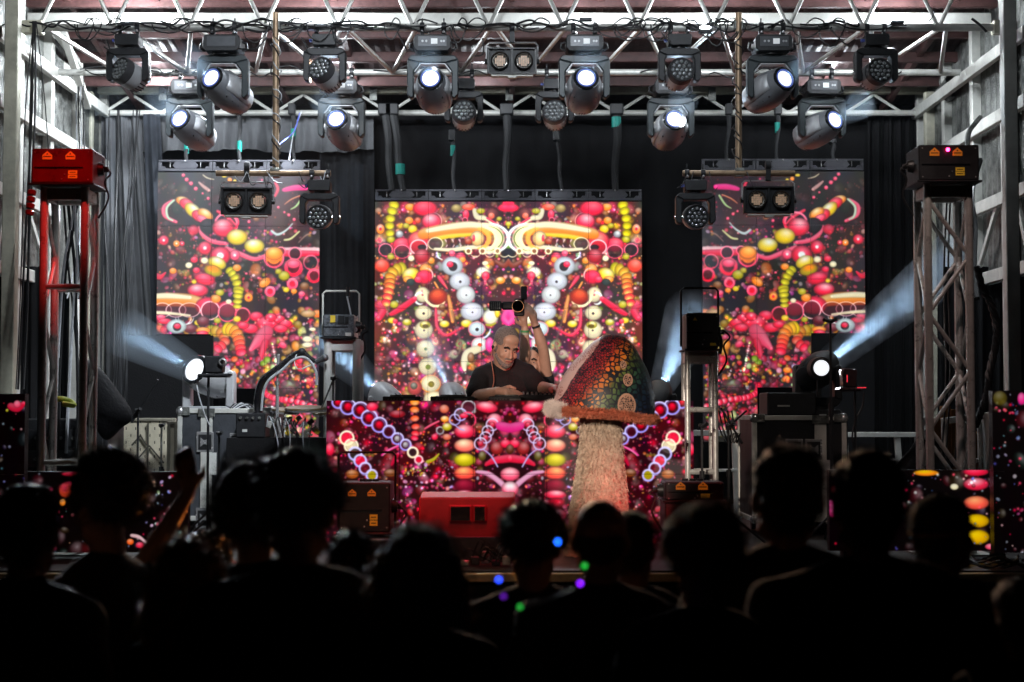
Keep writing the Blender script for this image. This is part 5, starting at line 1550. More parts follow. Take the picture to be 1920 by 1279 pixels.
st = thing('equipment_stand', 'low black riser under the left floor laser cabinet', 'riser', (P(688, 0, 9.75).x, 9.85, DECK_Z))
MB().box((0, 0, .07), (.36, .34, .14)).build('riser_box', M_BLACKM, st, bevel=.006)
MB().box((0, -.172, .12), (.34, .006, .01)).build('edge_strip', M_ALU, st)

# projector on the white tower: speckled metal front, hoop, small parts
t = laser_box('small grey projector cabinet with exposed parts and hoop on the white tower', P(609, 0, 11.4).x, P(667, 0, 11.4).x, zt3 + .014, P(0, 590, 11.4).z, 11.4, 1, stickers='', paint=mat('speckled steel cabinet', (0.3, 0.33, 0.37), 0.35, 0.6, 0.6, 60, col2=(.08, .09, .1)), hoop=2, name='projector_cabinet')
m = MB(); m.box((-.04, -.163, .13), (.035, .01, .05)); m.build('yellow_connector', M_YELLOW, t)
m = MB(); m.box((.02, -.163, .125), (.045, .01, .06)); m.box((.06, -.163, .12), (.025, .01, .05)); m.build('terminal_block', M_BLACK, t)
m = MB(); m.box((.07, -.165, .02), (.04, .004, .025)); m.build('white_label', M_WHITEP, t)
m = MB(); m.tube(catmull([(.045, -.02, .3), (.07, -.05, .2), (.09, -.06, .1), (.12, -.05, .06), (.09, -.05, .04), (.08, -.05, .09), (.13, -.04, .16)], 6), .006, 6); m.build('white_lead', M_CABLEW, t)
m = MB(); m.cyl((.05, 0, .3), (.05, 0, .37), .014, n=10); m.build('jack_plug', M_BLACK, t)
t = laser_box('dark laser cabinet with small yellow triangle on the aluminium tower', P(1284, 0, 10.75).x, P(1343, 0, 10.75).x, zt4 + .014, P(0, 587, 10.75).z, 10.75, 1, stickers='', hoop=1, name='projector_cabinet')
m = MB(); m.prism([(-.065, .19), (-.035, .19), (-.05, .215)], -.1635, -.1615); m.build('warning_triangle', M_YELLOW, t)
m = MB(); m.box((.07, -.163, .03), (.04, .002, .018)); m.build('yellow_label', M_YELLOW, t)
m = MB(); m.cyl((.12, -.05, .1), (.12, -.05, .15), .018, n=10); m.tube(catmull([(.12, -.05, .12), (.14, -.05, .05), (.13, -.05, -.03)], 5), .012, 6); m.build('connector', M_BLACK, t)


# ------------------------------------------------------------------ road cases
def road_case(label, x0, x1, ztop, Y, depth, lam, butterfly, strip_x):
    W, H = x1 - x0, ztop - DECK_Z
    t = thing('road_case', label, 'flight case', ((x0 + x1) / 2, Y + depth / 2, DECK_Z), group='wheeled road cases')
    hw = W / 2
    y = -depth / 2
    zb = .1
    body = MB().box((0, 0, (H + zb) / 2), (W - .02, depth - .02, H - zb - .02)).build('panel', lam, t)
    m = MB()
    e = .035
    for sx in (-1, 1):
        for sy in (-1, 1): m.box((sx * (hw - e / 2), sy * (depth / 2 - e / 2), (H + zb) / 2), (e, e, H - zb))
    for z in (zb + e / 2, H - e / 2):
        for sy in (-1, 1): m.box((0, sy * (depth / 2 - e / 2), z), (W - 2 * e, e, e))
        for sx in (-1, 1): m.box((sx * (hw - e / 2), 0, z), (e, depth - 2 * e, e))
    m.build('edge_angle', M_ALUW, t, bevel=.003)
    for sx in (-1, 1):
        for z in (zb + .02, H - .02):
            MB().ell((sx * (hw - .02), y + .02, z), .036, n=10, m=8).build('ball_corner', M_CHROME, t)
            m = MB(); m.box((sx * (hw - .045), y - .003, z - .0), (.09, .01, .06)); m.build('corner_plate', M_GALV, t, bevel=.003)
    if strip_x is not None:
        MB().box((strip_x, y - .002, (H + zb) / 2), (.085, .008, H - zb - 2 * e)).build('centre_strip', M_ALUW, t, bevel=.002)
        m = MB(); m.box((strip_x, y - .01, H - .03), (.12, .012, .06)); m.build('hinge', M_GALV, t, bevel=.002)
        m = MB(); m.box((strip_x + .045, y - .009, H - .4), (.06, .004, .16)); m.build('paper_label', M_WHITEP, t)
    for bx, bz in butterfly:
        m = MB(); m.box((bx, y - .004, bz), (.125, .008, .15)); lt = m.build('latch', M_CHROME, t, bevel=.004)
        m = MB(); m.box((bx, y - .009, bz), (.095, .006, .11)); m.build('latch_recess', M_BLACK, lt)
        m = MB(); m.prism([(bx - .03, bz - .035), (bx, bz - .008), (bx + .03, bz - .035), (bx + .03, bz + .035), (bx, bz + .008), (bx - .03, bz + .035)], y - .024, y - .013); m.cyl((bx, y - .026, bz), (bx, y - .012, bz), .015, n=10)
        m.build('butterfly_key', M_CHROME, lt)
        m = MB()
        for k in range(4):
            for j in (-1, 1):
                m.cyl((bx - .045 + .03 * k, y - .01, bz + j * .066), (bx - .045 + .03 * k, y - .004, bz + j * .066), .006, n=6)
                m.cyl((bx + j * .055, y - .01, bz - .045 + .03 * k), (bx + j * .055, y - .004, bz - .045 + .03 * k), .006, n=6)
        m.build('rivets', M_CHROME, lt)
    for sx in (-1, 1):
        for sy in (-1, 1):
            c = MB().cyl((sx * (hw - .1) - .015, sy * (depth / 2 - .1), .05), (sx * (hw - .1) + .015, sy * (depth / 2 - .1), .05), .048, n=14).build('caster', M_RUBBER, t)
            MB().box((sx * (hw - .1), sy * (depth / 2 - .1), .09), (.06, .06, .02)).build('caster_fork', M_GALV, c)
    return t


zL = P(0, 766, 11.65).z
road_case('tall grey road case under the large grey moving head', P(340, 0, 11.65).x, P(520, 0, 11.65).x, zL, 11.65, .6, M_CASE, [(-.15, .67), (.09, .66), (-.15, .12)], -.14)
zR = P(0, 779, 11.5).z
road_case('black road case with two chrome latches at the right of the stage', P(1405, 0, 11.5).x, P(1580, 0, 11.5).x, zR, 11.5, .75, M_CASEB, [(-.04, .62), (.1, .62)], .15)

# objects on the right case: dark rack lid and the moving head stands behind it
t = thing('rack_lid', 'low black equipment lid lying on the black road case', 'equipment box', (P(1470, 0, 12.0).x, 12.0, zR))
MB().box((0, 0, .085), (.36, .4, .17)).build('box', M_BLACKM, t, bevel=.01)
MB().box((-.06, -.203, .07), (.09, .004, .012)).build('silver_label', M_ALU, t)
# riser that carries the moving heads behind the booth
t = thing('head_riser', 'black riser behind the booth carrying three moving heads', 'riser', (0, 12.45, DECK_Z))
hz = P(0, 752, 12.3).z - .37 * .9 - DECK_Z
MB().box((0, 0, hz / 2), (2.6, .5, hz)).build('riser_top', M_BLACKM, t, bevel=.01)
t2_ = thing('head_plinth', 'black plinth under the far right moving head', 'riser', (P(1532, 0, 12.1).x, 12.42, DECK_Z))
hz2 = P(0, 696, 12.1).z - .37 * 1.05 - DECK_Z
MB().box((0, -.1, hz2 / 2), (.44, .3, hz2)).build('plinth_box', M_BLACKM, t2_, bevel=.01)

# ------------------------------------------------------------------ perforated boards
def pegboard(label, x0, x1, z0, z1, Y, tilt=0.0):
    t = thing('perforated_board', label, 'perforated board', ((x0 + x1) / 2, Y, z0), group='perforated boards')
    W, H = x1 - x0, z1 - z0
    # sheet with real slots
    m = MB()
    nx_, nz_ = int(W / .038), int(H / .056)
    cw, ch = W / nx_, H / nz_
    sw, sh = .0085, .022
    for i in range(nx_):
        for j in range(nz_):
            cx, cz = -W / 2 + (i + .5) * cw, (j + .5) * ch
            X0, X1, Z0, Z1 = cx - cw / 2, cx + cw / 2, cz - ch / 2, cz + ch / 2
            off = ch * .0
            a0, a1, b0, b1 = cx - sw / 2, cx + sw / 2, cz - sh / 2 + off, cz + sh / 2 + off
            if (i + j) % 2 == 0:
                m.add([(X0, 0, Z0), (X1, 0, Z0), (X1, 0, Z1), (X0, 0, Z1), (a0, 0, b0), (a1, 0, b0), (a1, 0, b1), (a0, 0, b1)], [(0, 1, 5, 4), (1, 2, 6, 5), (2, 3, 7, 6), (3, 0, 4, 7)])
            else:
                m.add([(X0, 0, Z0), (X1, 0, Z0), (X1, 0, Z1), (X0, 0, Z1)], [(0, 1, 2, 3)])
    o = m.build('sheet', M_PEG, t, smooth=False)
    md = o.modifiers.new('thickness', 'SOLIDIFY'); md.thickness = .002
    MB().box((0, .03, H / 2), (W - .01, .02, H - .01)).build('dark_backing', M_BLACK, t)
    m = MB()
    for sx in (-1, 1): m.box((sx * (W / 2 - .012), -.012, H / 2), (.024, .022, H))
    m.box((0, -.012, H - .012), (W - .048, .022, .024)); m.box((0, -.012, .3 * H), (W - .048, .02, .014))
    m.build('rim', mat('board rim', (0.3, 0.28, 0.22), .5, .3, .3, 8), t, bevel=.003)
    return t, W, H


zb1 = P(0, 784, 12.9).z
t, W, H = pegboard('large cream perforated board with crossed braces behind the microphone stand', P(232, 0, 12.9).x, P(338, 0, 12.9).x, DECK_Z, zb1, 12.9)
m = MB()
m.bar((-.12, -.03, .45), (.02, -.03, .62), .012); m.bar((.02, -.03, .62), (.14, -.03, .48), .012); m.bar((.01, -.03, .3), (.01, -.03, .8), .014); m.bar((-.12, -.03, .62), (-.05, -.03, .7), .012); m.bar((-.05, -.03, .7), (.0, -.03, .62), .012)
m.build('brace', mat('dark brace', (.08, .075, .06), .5, .3), t)
pegboard('narrow shaded perforated board standing left of the large one', P(203, 0, 12.7).x, P(231, 0, 12.7).x, DECK_Z, P(0, 800, 12.7).z, 12.7)
pegboard('narrow perforated board edge turned beside the grey road case', P(322, 0, 12.4).x, P(341, 0, 12.4).x, DECK_Z, P(0, 790, 12.4).z, 12.4)

# pale pipes bundled beside the boards
t = thing('pipe_bundle', 'upright bundle of shiny pipes with a hook left of the perforated boards', 'pipes', tuple(P(193, 900, 12.2) * Vector((1, 1, 0)) + Vector((0, 0, DECK_Z))) if False else (P(193, 0, 12.2).x, 12.2, DECK_Z))
for k, dx in enumerate((-.07, -.04, -.01, .03, .06)):
    m = MB(); m.cyl((dx, .02 * (k % 2), 0), (dx, .02 * (k % 2), .62 + .05 * ((k * 7) % 3)), .011, n=8); m.build('pipe', M_CHROME, t)
m = MB(); m.lathe([(0, .03), (.02, .036), (.04, .03), (.02, .018), (0, .03)], 16, Matrix.Translation((.02, -.03, .66)) @ Matrix.Rotation(R(90), 4, 'X'), cap=False); m.build('ring_hook', M_CHROME, t)

# coil of pale cables on the floor left
for k in range(9):
    a = P(168 + k * 3, 800 + rnd.uniform(-10, 30), 11.6)
    pts = [a, a + Vector((.05, 0, -.1)), a + Vector((.12 + .02 * k, -.02, -.25)), Vector((a.x + .1 + .03 * k, 11.55, DECK_Z + .02)), Vector((a.x + .3, 11.5, DECK_Z + .015 + .01 * k))]
    o = MB().tube(catmull(pts, 5), .006, 6).build('cable', M_CABLEW if k % 3 else M_CABLEB)
    tag(o, ('first', 'second', 'third', 'fourth', 'fifth', 'sixth', 'seventh', 'eighth', 'ninth')[k] + ' cable from the left in the coil beside the shiny pipes', 'cable', 'pale coiled cables by the left tower')

# ------------------------------------------------------------------ black covered thing by the left tower
t = thing('covered_fan', 'large rounded black cover bulging right of the left tower', 'covered equipment', (P(175, 0, 11.0).x, 11.0, DECK_Z))
o_ = t.location
out = [(152, 665), (165, 672), (185, 690), (205, 712), (225, 738), (240, 762), (247, 778), (244, 795), (228, 800), (212, 822), (200, 826), (190, 815), (178, 805), (168, 812), (158, 800)]
m = MB()
n_ = len(out)
rows = [(-.14, .35), (-.11, .75), (-.05, .96), (.03, 1.0), (.1, .92), (.16, .6)]
cx_, cy_ = 172, 760
vs = []
for dy, f in rows:
    for (a, b_) in out:
        p = P(cx_ + (a - cx_) * f, cy_ + (b_ - cy_) * f, 11.0)
        nzv = noise.noise(Vector((p.x * 6, dy * 9, p.z * 6))) * .03
        vs.append((p.x + nzv, 11.0 + dy + nzv, p.z + nzv))
fs = [(i * n_ + k, i * n_ + (k + 1) % n_, (i + 1) * n_ + (k + 1) % n_, (i + 1) * n_ + k) for i in range(len(rows) - 1) for k in range(n_)]
fs += [tuple(range(n_)), tuple(range((len(rows) - 1) * n_, len(rows) * n_))]
m.add(vs, fs)
o = m.build('cover', mat('shiny black tarpaulin', (.004, .004, .005), .75, 0, .3, 20, .4, 30, spec=.15), t, origin=o_, angle=80)
md = o.modifiers.new('s', 'SUBSURF'); md.levels = 1; md.render_levels = 2
for dx in (-.1, .1): MB().cyl((dx, .02, 0), (dx * .3, .02, .85), .015, n=8).build('leg', M_BLACK, t)

# amplifier rack behind the left tower
t = thing('amplifier_rack', 'dim equipment rack seen through the left tower near the floor', 'rack', (P(120, 0, 11.4).x, 11.6, DECK_Z))
MB().box((0, .2, .42), (.62, .5, .84)).build('rack_body', M_BLACKM, t, bevel=.01)
for k in range(5):
    u = MB().box((0, -.055, .1 + k * .15), (.56, .02, .12)).build('rack_unit', mat('rack unit face', (.06, .065, .07), .4, .3) if k % 2 else M_BLACK, t, bevel=.003)
    m = MB()
    for j in range(5): m.cyl((-.2 + j * .09, -.065, .1 + k * .15), (-.2 + j * .09, -.08, .1 + k * .15), .012, n=8)
    m.build('knobs', M_GALV, u)
o = MB().tube(catmull([P(95, 755, 11.2), P(110, 748, 11.2), P(130, 752, 11.25), P(138, 760, 11.2), P(118, 757, 11.2)], 6), .02, 8).build('yellow_rope', mat('yellow green rope', (.45, .5, .05), .7))
tag(o, 'yellow green rope bundle lying on the rack inside the left tower', 'rope')

# ------------------------------------------------------------------ performer's side table with percussion and microphone
tz = P(0, 822, 11.3).z
x0, x1 = P(432, 0, 11.3).x, P(612, 0, 11.3).x
t = thing('side_table', 'black cloth covered table left of the booth', 'table', ((x0 + x1) / 2, 11.55, DECK_Z))
o_ = t.location
MB().box(((x0 + x1) / 2, 11.55, tz - .012), (x1 - x0, .5, .024)).build('table_top', M_BLACKM, t, origin=o_, bevel=.004)
m = MB()
n = 80
per = []
for i in range(n):
    f = i / n * 4
    s_ = int(f); q = f - s_
    cs = [(x0, 11.3), (x1, 11.3), (x1, 11.8), (x0, 11.8), (x0, 11.3)]
    per.append((cs[s_][0] + (cs[s_ + 1][0] - cs[s_][0]) * q, cs[s_][1] + (cs[s_ + 1][1] - cs[s_][1]) * q))
cx0, cy0 = (x0 + x1) / 2, 11.55
vs = []
for j, z in enumerate((tz + .003, tz - .25, DECK_Z + .01)):
    for i, (a, b_) in enumerate(per):
        k = 1.005 + .03 * j + .02 * j * math.sin(i * 1.1) * .5
        vs.append((cx0 + (a - cx0) * k, cy0 + (b_ - cy0) * k, z))
fs = [(j * n + i, j * n + (i + 1) % n, (j + 1) * n + (i + 1) % n, (j + 1) * n + i) for j in range(2) for i in range(n)] + [tuple(range(n))]
m.add(vs, fs)
o = m.build('tablecloth', M_CLOTH); tag(o, 'black cloth draped to the floor over the side table', 'tablecloth')
for sx in (-1, 1):
    for sy in (-1, 1): MB().cyl((cx0 + sx * .3, 11.55 + sy * .2, DECK_Z), (cx0 + sx * .3, 11.55 + sy * .2, tz - .024), .015, n=8).build('leg', M_BLACK, t, origin=o_)
# black box on the table
bx0, bx1 = P(444, 0, 11.25).x, P(499, 0, 11.25).x
bz1 = P(0, 775, 11.3).z
t = thing('amplifier_box', 'black amplifier box on the side table below the arched arm', 'amplifier', ((bx0 + bx1) / 2, 11.45, tz + .004))
MB().box((0, 0, (bz1 - tz) / 2), (bx1 - bx0, .22, bz1 - tz)).build('cabinet', M_BLACKM, t, bevel=.008)
m = MB()
for k in range(4): m.cyl((-.07 + .045 * k, -.111, .14), (-.07 + .045 * k, -.125, .14), .01, n=10)
m.build('knobs', M_GALV, t)
m = MB(); m.box((-.04, -.112, .05), (.035, .004, .02)); m.build('label', M_WHITEP, t)
# arched lamp arm
t = thing('arched_arm', 'black arched arm with pale tube curving over the side table', 'boom arm', tuple(P(490, 822, 11.5)))
o_ = t.location
arm = [P(488, 820, 11.5), P(484, 775, 11.5), P(484, 745, 11.48), P(492, 715, 11.46), P(512, 698, 11.44), P(535, 680, 11.42), P(552, 666, 11.4), P(565, 661, 11.4), P(573, 663, 11.4)]
MB().tube(catmull(arm, 6), [.034] * 12 + [.028] * 60, 10).build('arm_tube', M_BLACK, t, origin=o_) if False else None
q = catmull(arm, 6)
MB().tube(q, [.034 - .014 * i / len(q) for i in range(len(q))], 10).build('arm_tube', mat('gloss black tube', (.01, .01, .012), .2, 0, .2, 10, coat=.8), t, origin=o_)
q = catmull([P(490, 770, 11.44), P(494, 735, 11.42), P(505, 712, 11.4), P(530, 693, 11.38), P(550, 675, 11.36), P(570, 670, 11.34), P(585, 682, 11.34), P(593, 700, 11.34), P(594, 722, 11.34)], 6)
MB().tube(q, .01, 8).build('pale_tube', M_CABLEW, t, origin=o_)
m = MB(); m.tube([P(572, 662, 11.38), P(583, 672, 11.36), P(594, 678, 11.34)], .014, 8); m.ell(P(566, 660, 11.4), .03, n=10, m=8); m.build('joint', M_BLACKM, t, origin=o_)
m = MB(); m.cyl(P(592, 679, 11.33), P(607, 672, 11.33), .016, .022, n=12); m.ell(P(609, 671, 11.33), .027, n=12, m=8); m.build('microphone', mat('microphone grille', (.2, .21, .22), .4, .7, .3, 80), t, origin=o_)
m = MB(); m.cyl(P(566, 692, 11.34), P(600, 678, 11.34), .006, n=8); m.build('side_bar', M_ALUW, t, origin=o_)
m = MB(); m.tube(catmull([P(556, 664, 11.38), P(552, 678, 11.36), P(556, 690, 11.35), P(564, 692, 11.34)], 5), .004, 5); m.build('thin_wire', M_CABLEW, t, origin=o_)
# upright chrome stand
t = thing('chrome_stand', 'slim chrome upright stand rising through the arched arm', 'stand', tuple(P(521, 822, 11.42)))
o_ = t.location
MB().cyl(P(520, 822, 11.42), P(520, 715, 11.42), .012, n=10).build('lower_tube', M_CHROME, t, origin=o_)
MB().cyl(P(520, 715, 11.42), P(522, 664, 11.42), .008, .011, n=10).build('upper_tube', M_CHROME, t, origin=o_)
MB().cyl(P(520, 722, 11.42), P(520, 714, 11.42), .019, n=10).build('collar', M_GALV, t, origin=o_)
# drum pads and fittings
t = thing('percussion_pads', 'flat percussion pads on chrome legs at the right of the side table', 'percussion', tuple(P(560, 822, 11.45)))
o_ = t.location
for (a, b_, c, rx, tl) in ((572, 766, 11.4, .14, .0), (535, 770, 11.55, .1, .1), (600, 776, 11.3, .05, 0)):
    p = P(a, b_, c)
    m = MB(); m.lathe([(-.012, rx), (.0, rx * 1.03), (.01, rx), (.012, rx * .9)], 24, Matrix.Translation(p) @ Matrix.Rotation(R(6), 4, 'X') @ Matrix.Rotation(tl, 4, 'Y'))
    pd = m.build('pad', mat('brown green drum skin', (.16, .12, .06), .4, 0, .3, 8), t, origin=o_)
    m = MB(); m.lathe([(-.016, rx * 1.04), (-.004, rx * 1.05)], 24, Matrix.Translation(p) @ Matrix.Rotation(R(6), 4, 'X') @ Matrix.Rotation(tl, 4, 'Y'), cap=False); m.build('rim', M_CHROME, pd, origin=None if False else o_)
for k in range(9):
    a = P(rnd.uniform(515, 600), rnd.uniform(778, 790), 11.4 + rnd.uniform(-.05, .1)); b_ = P(rnd.uniform(515, 600), 822, 11.4 + rnd.uniform(-.05, .1))
    MB().cyl(a, b_, .007, n=6).build('leg', M_CHROME, t, origin=o_)
for k in range(12):
    a = P(rnd.uniform(505, 595), rnd.uniform(782, 816), 11.35 + rnd.uniform(-.03, .12))
    m = MB(); m.box(a, (rnd.uniform(.02, .05), .03, rnd.uniform(.015, .05)), Euler((0, rnd.uniform(-1, 1), 0)).to_matrix()); m.build('fitting', rnd.choice([M_CHROME, M_BLACK, M_GALV, M_YELLOW, M_ALU]), t, origin=o_, bevel=.003)
for k in range(6):
    a = P(500 + 16 * k, 800, 11.32); b_ = P(520 + 12 * k, 824, 11.27)
    pts = [a, P(505 + 16 * k, 780 + 3 * k, 11.3), b_, Vector((b_.x + .03 * math.sin(k * 2), 11.24, tz - .12 - .05 * k)), Vector((b_.x - .05 * math.cos(k * 3), 11.22, tz - .3))]
    o = MB().tube(catmull(pts, 6), .0045, 6).build('cable', M_RUBBER if k % 2 else M_CABLEW)
    tag(o, ('left', 'left', 'middle', 'middle', 'right', 'right')[k] + (' thin black' if k % 2 else ' thin white') + ' lead hanging over the side table edge', 'cable', ('black' if k % 2 else 'white') + ' leads over the side table edge')
t = thing('cable_heap', 'heap of thin pale wires on the grey road case beside the moving head', 'cables', tuple(P(450, 765, 11.9)))
for k in range(7):
    pts = [P(430 + rnd.uniform(-4, 4), 772, 11.75), P(440 + 4 * k, 762 - rnd.uniform(0, 6), 11.8), P(458 + 3 * k, 758 + rnd.uniform(0, 8), 11.8), P(470 + 2 * k, 772, 11.75)]
    MB().tube(catmull(pts, 5), .005, 5).build('wire', M_CABLEW if k % 2 else M_RUBBER, t, origin=t.location)


# ------------------------------------------------------------------ microphone and lamp stands
def mic_stand(label, px, py_top, Y, boom=None, clip=True, base='tripod', mt=None):
    mt = mt or M_BLACKM
    top = P(px, py_top, Y)
    t = thing('microphone_stand', label, 'microphone stand', (top.x, Y, DECK_Z), group='stands on the stage')
    H = top.z - DECK_Z
    MB().cyl((0, 0, .05), (0, 0, H * .6), .012, n=10).build('lower_pole', mt, t)
    MB().cyl((0, 0, H * .6), (0, 0, H), .008, n=10).build('upper_pole', mt, t)
    MB().cyl((0, 0, H * .57), (0, 0, H * .63), .018, n=10).build('collar', M_BLACK, t)
    for k in range(3):
        a_ = R(90 + 120 * k)
        MB().cyl((0, 0, .2), (.26 * math.cos(a_), .26 * math.sin(a_), .012), .008, n=6).build('foot', mt, t)
    if boom:
        for (a, b_, r_) in boom:
            MB().cyl(P(*a), P(*b_), r_, n=8).build('boom', mt, t, origin=t.location)
    if clip:
        m = MB(); m.cyl((0, -.03, H), (.03, -.06, H + .02), .013, n=10); m.cyl((-.02, 0, H + .01), (.02, 0, H + .01), .012, n=8); m.build('clip', M_BLACK, t)
    return t


mic_stand('microphone stand with tilted boom in front of the perforated board', 259, 772, 11.2, boom=[((259, 772, 11.2), (296, 712, 11.15), .009), ((245, 790, 11.2), (262, 768, 11.2), .016)], mt=M_BLACKM)
t = mic_stand('short shiny stand in front of the large perforated board', 303, 800, 11.6, mt=M_GALV)
mic_stand('tall black microphone stand before the right moving head', 1557, 604, 10.9, boom=[((1557, 604, 10.9), (1545, 600, 10.8), .012)])
mic_stand('short black stand with crossing boom between tower and right road case', 1366, 800, 10.9, boom=[((1352, 765, 10.9), (1392, 832, 10.85), .008), ((1366, 800, 10.9), (1400, 770, 10.9), .007)])
mic_stand('black stand inside the aluminium tower right of the mushroom', 1316, 800, 10.6)
mic_stand('short black stand before the right side of the grey road case', 411, 815, 11.1)
mic_stand('small chrome stand with leaning rod beside the white tower', 625, 712, 11.2, boom=[((625, 712, 11.2), (603, 765, 11.2), .006)], mt=M_GALV)


def stand_lamp(label, pcx, pcy, w_, h_, Y, stem_px, mt, flip=1):
    c = P(pcx, pcy, Y)
    t = thing('stand_lamp', label, 'stage light', (P(stem_px, 0, Y).x, Y, DECK_Z), group='small lamps on stands')
    o_ = t.location
    MB().cyl((P(stem_px, 0, Y).x, Y, DECK_Z + .05), (P(stem_px, 0, Y).x, Y, c.z - h_ * .45), .009, n=8).build('pole', M_BLACKM, t, origin=o_)
    for k in range(3):
        a_ = R(90 + 120 * k)
        MB().cyl((0, 0, .2), (.22 * math.cos(a_), .22 * math.sin(a_), .012), .008, n=6).build('foot', M_BLACKM, t)
    m = MB(); m.prism([(c.x - w_ * .3, c.z - h_ * .3), (c.x + w_ * .3, c.z - h_ * .3), (c.x + w_ * .34, c.z + h_ * .42), (c.x + w_ * .26, c.z + h_ * .5), (c.x - w_ * .26, c.z + h_ * .5), (c.x - w_ * .34, c.z + h_ * .42)], Y - .05, Y + .07)
    hd = m.build('head', mt, t, origin=o_, bevel=.01)
    m = MB(); m.box((c.x, Y, c.z - h_ * .4), (w_ * 1.05, .15, h_ * .16)); m.build('base_tray', mt, t, origin=o_, bevel=.01)
    m = MB(); m.box((c.x + flip * w_ * .45, Y - .03, c.z - h_ * .36), (w_ * .35, .06, h_ * .1)); m.build('side_grip', M_BLACK, t, origin=o_, bevel=.005)
    return t, c


t, c = stand_lamp('black flat-based lamp on a stand in front of the left moving head', 402, 688, .2, .15, 11.0, 397, M_BLACKM, 1)
m = MB(); m.lathe([(0, .03), (.012, .028), (.02, .018), (.004, .016)], 18, Matrix.Translation((c.x + .068 - t.location.x, -.055, c.z + .03 - t.location.z)) @ Matrix.Rotation(R(90), 4, 'X'), cap=False); m.build('lens_ring', M_CHROME, t)
o = MB().tube(catmull([P(372, 702, 10.98), P(370, 730, 10.98), P(385, 780, 10.99), P(395, 800, 10.98)], 6), .005, 6).build('cable', M_CABLEW); tag(o, 'thin white cable curving below the left stand lamp', 'cable')
t, c = stand_lamp('black lamp with red lit edge on a stand right of the glaring spotlight', 1591, 713, .15, .16, 10.9, 1596, mat('red edged black plastic', (.03, .012, .014), .3, 0, .3, 20, coat=.4), 1)
m = MB(); m.box((c.x - .02 - t.location.x, -.052, c.z + .01 - t.location.z), (.006, .003, .05)); m.build('red_lettering', mat('glowing red print', (.7, .02, .04), .4, emit=(1, .05, .08), estr=.8), t)
m = MB(); m.box((c.x + .07 - t.location.x, -.09, c.z - .052 - t.location.z), (.06, .004, .006)); m.build('red_edge_strip', MATS['glowing red print'], t)  # lettering and edge strip both glow by emission
o = MB().tube(catmull([P(1620, 735, 10.9), P(1618, 760, 10.9), P(1606, 785, 10.9), P(1598, 820, 10.9), P(1606, 860, 10.9)], 6), .006, 6).build('cable', M_RUBBER); tag(o, 'black cable looping from the red edged lamp down its stand', 'cable')

# ------------------------------------------------------------------ red stage monitor and the cable heap below it
x0, x1 = P(788, 0, 9.55).x, P(966, 0, 9.55).x
t = thing('stage_monitor', 'red lit wedge stage monitor with two openings in its back', 'speaker', ((x0 + x1) / 2, 9.75, DECK_Z))
W = x1 - x0
zt_, zb_ = P(0, 933, 9.55).z - DECK_Z, P(0, 1003, 9.55).z - DECK_Z
m = MB()
m.prism([(-.18, zt_), (-.2, zb_ + .0), (-.16, .06), (.2, .06), (.12, zt_ + .02)], -W / 2, W / 2, plane='yz')
o = m.build('cabinet', M_REDLIT, t, bevel=.008)
# black slab for the shadow on the lower half; dark plates for the openings
m = MB(); m.box((0, -.18, zb_ / 2 + .0), (W + .01, .05, zb_ - .02)); m.build('lower_shadow_slab', M_BLACK, t, bevel=.004)
for cx, w_ in ((-.04, .115), (.075, .06)):
    yy_ = -.2
    fr = MB().box((cx, yy_ + .001, (zt_ + zb_) / 2 + .015), (w_ + .024, .02, .104)).build('opening_rim', M_REDLIT, t, bevel=.008)
    MB().box((cx, yy_ - .0095, (zt_ + zb_) / 2 + .015), (w_, .006, .082)).build('opening', M_DARKGL, fr, bevel=.002)
t = thing('effects_box', 'small glinting devices and wires on the stage edge under the red monitor', 'devices', (P(905, 0, 9.25).x, 9.25, DECK_Z))
for k in range(6):
    MB().box((-.1 + .06 * k, rnd.uniform(-.04, .04), .02 + .015 * (k % 3)), (.05, .06, .03 + .02 * (k % 3))).build('device', rnd.choice([M_BLACKM, M_GALV, M_ALU]), t, bevel=.004)
for k in range(10):
    a_ = rnd.uniform(-.15, .1)
    pts = [(a_, -.02, .03), (a_ + .05, -.05, .1 + rnd.uniform(0, .05)), (a_ + .12, -.03, .06), (a_ + .2, -.02, .02)]
    MB().tube(catmull(pts, 5), .004, 5).build('wire', M_RUBBER if k % 3 else M_GALV, t)

# small floor fixture and cable reels along the stage front
for lab, px_, w_ in (('low shining floor fixture on the stage edge beside the grey case', 425, .12), ('dim coil of cable on the stage edge under the left fascia', 260, .3), ('dim coil of cable on the stage edge under the right fascia', 1850, .36)):
    t = thing('cable_coil' if 'coil' in lab else 'floor_fixture', lab, 'cable' if 'coil' in lab else 'stage light', (P(px_, 0, 9.2).x, 9.2, DECK_Z))
    if 'coil' in lab:
        for k in range(4):
            pts = [(w_ * .5 * math.cos(2 * PI * j / 14) * (1 - .08 * k), .1 * math.sin(2 * PI * j / 14), .01 + .012 * k + .02 * math.sin(j * 1.7 + k)) for j in range(15)]
            MB().tube(pts, .006, 6).build('loop', M_RUBBER if k % 2 else M_CABLEW, t)
    else:
        MB().box((0, 0, .05), (.1, .08, .1)).build('body', M_ALUW, t, bevel=.006)
        MB().box((.07, -.02, .02), (.12, .08, .03)).build('tray', M_REDLIT, t, bevel=.006)

